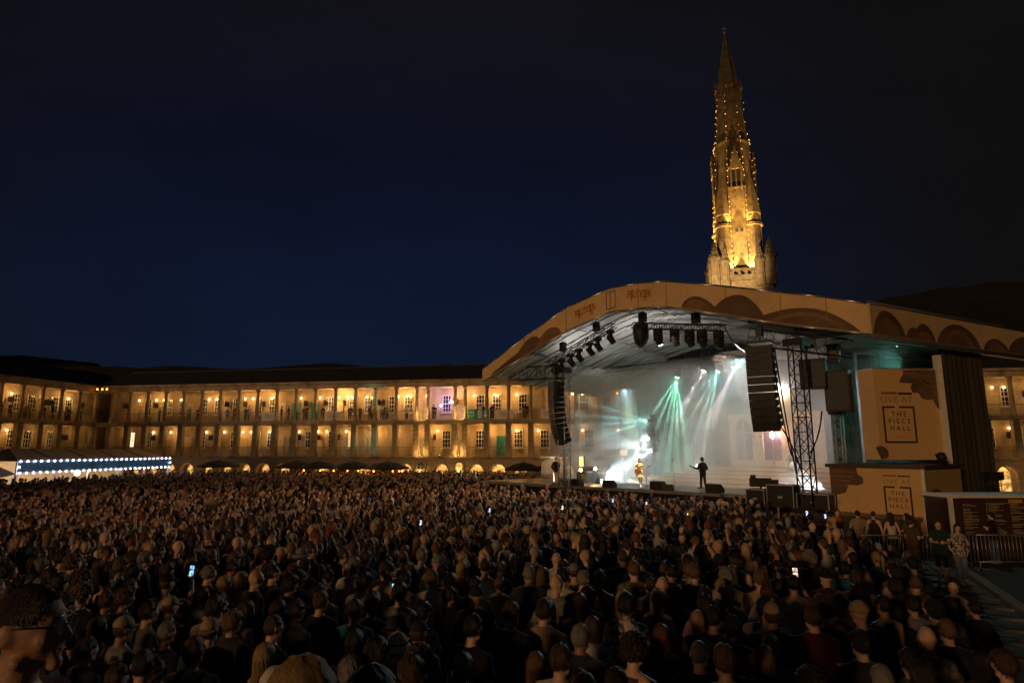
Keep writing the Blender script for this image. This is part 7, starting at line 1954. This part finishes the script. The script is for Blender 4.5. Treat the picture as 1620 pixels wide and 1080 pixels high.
o = person('singer in a pale yellow dress and white knee boots playing a guitar', p.x, p.y, DECK, R(172), 'bob', 'dark brown', 'dress', 'pale yellow', 'f', 'guitar', 'crossleg', .99, 1, pk=None, shoes=((.75, .72, .66), .85), voxel=.0085)
guitar('red brown electric guitar played by the singer in the pale dress', o, red_w, wood)
c = SL(1113, 772, 2.3); p = S(c.x, 2.3, DECK)
o = person('guitarist dressed in black standing with back turned on the stage', p.x, p.y, DECK, R(22), 'tousled', 'black', 'jacket', 'black', 'm', 'guitar', 'wide', 1.03, 0, pants=(.012, .012, .013), shoes=((.4, .36, .3), 0), voxel=.0085)
guitar('dark electric guitar held by the guitarist dressed in black', o, black_paint, wood)
c = SL(880, 757, .5); p = S(c.x, .5, DECK)
person('stagehand in dark top and white trousers standing beside the left tower', p.x, p.y, DECK, R(200), 'short', 'brown', 'long', 'charcoal', 'm', 'pockets', 'stand', 1.0, 1, pants=(.7, .64, .54), shoes=((.6, .56, .5), 0))
c = SL(1258, 742, 8.4); p = S(c.x, 8.6, ST - .24)
person('drummer in a dark top half hidden behind the drum kit', p.x, p.y, ST - .24, R(150), 'tousled', 'black', 'tee', 'charcoal', 'm', 'hands_front', 'stand', .93, 0)

# --- people by the barriers on the right
def stander(label, px_, py_feet, **k):
    q = at_z(px_, py_feet, .015)
    return person(label, q.x, q.y, gz(q.x, q.y) + .012, k.pop('yaw'), **k)
def pp(label, px_, py_, yaw, h, hc, tp, tc_, b, pose, legs, sc_, pants, pk='long', shoes=((.5, .5, .48), 0), skin=1):
    q = at_z(px_, py_, .015); placed.append((q.x, q.y))
    return person(label, q.x, q.y, gz(q.x, q.y) + .012, yaw, h, hc, tp, tc_, b, pose, legs, sc_, skin, pants, pk, None, shoes)
pp('man in a dark green polo shirt and black shorts walking on the paving', 1494, 921, R(150), 'short', 'dark brown', 'collar', 'dark green', 'm', 'hands_front', 'walk', 1.04, (.012, .012, .012), 'short', ((.6, .6, .58), 0))
pp('woman in a blotched patterned jacket and blue jeans walking beside the green polo', 1524, 922, R(165), 'wavy', 'dark brown', 'jacket', 'blotch', 'f', 'pockets', 'walk', .98, (.16, .22, .32), 'flare')
pp('man in black t-shirt and blue jeans leaning by the barrier', 1577, 890, R(20), 'short', 'black', 'tee', 'black', 'm', 'crossed', 'stand', 1.0, (.06, .09, .15), 'long', ((.55, .58, .56), 0))
pp('woman in white top and black trousers standing by the corner box', 1416, 893, R(-15), 'very_long', 'dark brown', 'tank', 'white', 'f', 'stand', 'stand', 1.0, (.012, .012, .013))
pp('woman with long hair in a dark dress beside the white topped woman', 1442, 892, R(60), 'long', 'black', 'tee', 'olive', 'f', 'hands_front', 'stand', .98, (.02, .02, .02))
pp('man in a black vest standing by the leftmost barrier', 1388, 888, R(-40), 'crop', 'brown', 'tank', 'charcoal', 'm', 'stand', 'stand', 1.0, (.02, .02, .022))
pp('man in blotched shorts gesturing beside the crowd edge', 1449, 910, R(-70), 'tousled', 'brown', 'tee', 'brown', 'm', 'hands_front', 'stand', 1.0, (.16, .15, .05), 'short')
o = pp('steward in an orange safety vest at the edge of the crowd', 1330, 884, R(-170), 'short', 'brown', 'tee', 'rust', 'm', 'stand', 'stand', 1.02, (.015, .015, .016))
hv = mk('hi_vis_orange', (.85, .17, .02), .6, var=.1, bump=.2); vm = top_mesh('m', 'stand', 'tank').copy(); vm.materials.clear(); vm.materials.append(hv)
v = link('safety_vest', vm, o); v.scale = (1.16, 1.2, 1.0)
pp('man in a cream t-shirt standing behind the orange vested steward', 1363, 886, R(-20), 'short', 'dark brown', 'tee', 'tan', 'm', 'pockets', 'stand', 1.0, (.03, .035, .05))

# --- people along the balconies
rb_ = random.Random(9); bn = 0; seen_b = set()
ordw = ['first', 'second', 'third', 'fourth', 'fifth', 'sixth', 'seventh', 'eighth', 'ninth', 'tenth', 'eleventh', 'twelfth', 'thirteenth', 'fourteenth', 'fifteenth']
def balcony(root_loc, D, N, rz, x0, x1, n, phrase):
    global bn
    xs_ = sorted(rb_.uniform(x0 + .45, x1 - .45) for _ in range(n)); cs = rb_.sample(['black', 'white', 'navy', 'maroon', 'grey', 'tan', 'dark green', 'blue'], n)
    for xx, c_ in zip(xs_, cs):
        q = root_loc + D * xx + N * rb_.uniform(.34, .6); b = rb_.choice('mmf'); h = rb_.choice(['short', 'crop', 'cap'] if b == 'm' else ['long', 'bob'])
        person(f'person in {c_} top on upper balcony, {phrase}', q.x, q.y, F2 + .002, rz + math.pi + rb_.gauss(0, .5), h, 'black' if h == 'cap' else rb_.choice(['brown', 'black', 'blond']), rb_.choice(['tee', 'long', 'jacket']), c_, b, rb_.choice(['stand', 'crossed', 'hands_front']), 'stand', rb_.uniform(.93, 1.04), rb_.randrange(6), group='people watching from the balconies'); bn += 1
for k, n in ((-1, 2), (-2, 3), (-3, 3), (-4, 2), (-5, 1), (-6, 3), (-7, 2), (-9, 2), (-10, 2), (-12, 2), (-14, 1), (1, 2), (3, 2), (4, 2), (5, 3)):
    e0, e1 = edges[iport + k], edges[iport + k + 1]
    ph = (f'{ordw[-k - 1]} bay left of the lit columns' if k < 0 else 'between the lit columns' if k == 1 else 'behind the green exit banner' if k == 3 else 'behind the banner right of the exit sign' if k == 4 else 'last bay before the left speakers')
    balcony(C0, FD, FN, FA, e0, e1, n, ph)
LN = Vector((-LD.y, LD.x, 0))
for k, n in ((0, 2), (1, 3), (2, 2), (3, 3), (4, 2)):
    e0, e1 = ledges[8 - k], ledges[9 - k]; balcony(L0, LD, LN, LA, e0, e1, n, f'{ordw[k]} bay left of the corner floodlights')
print('BALCONY', bn)

bpy.data.scenes.remove(WORK)
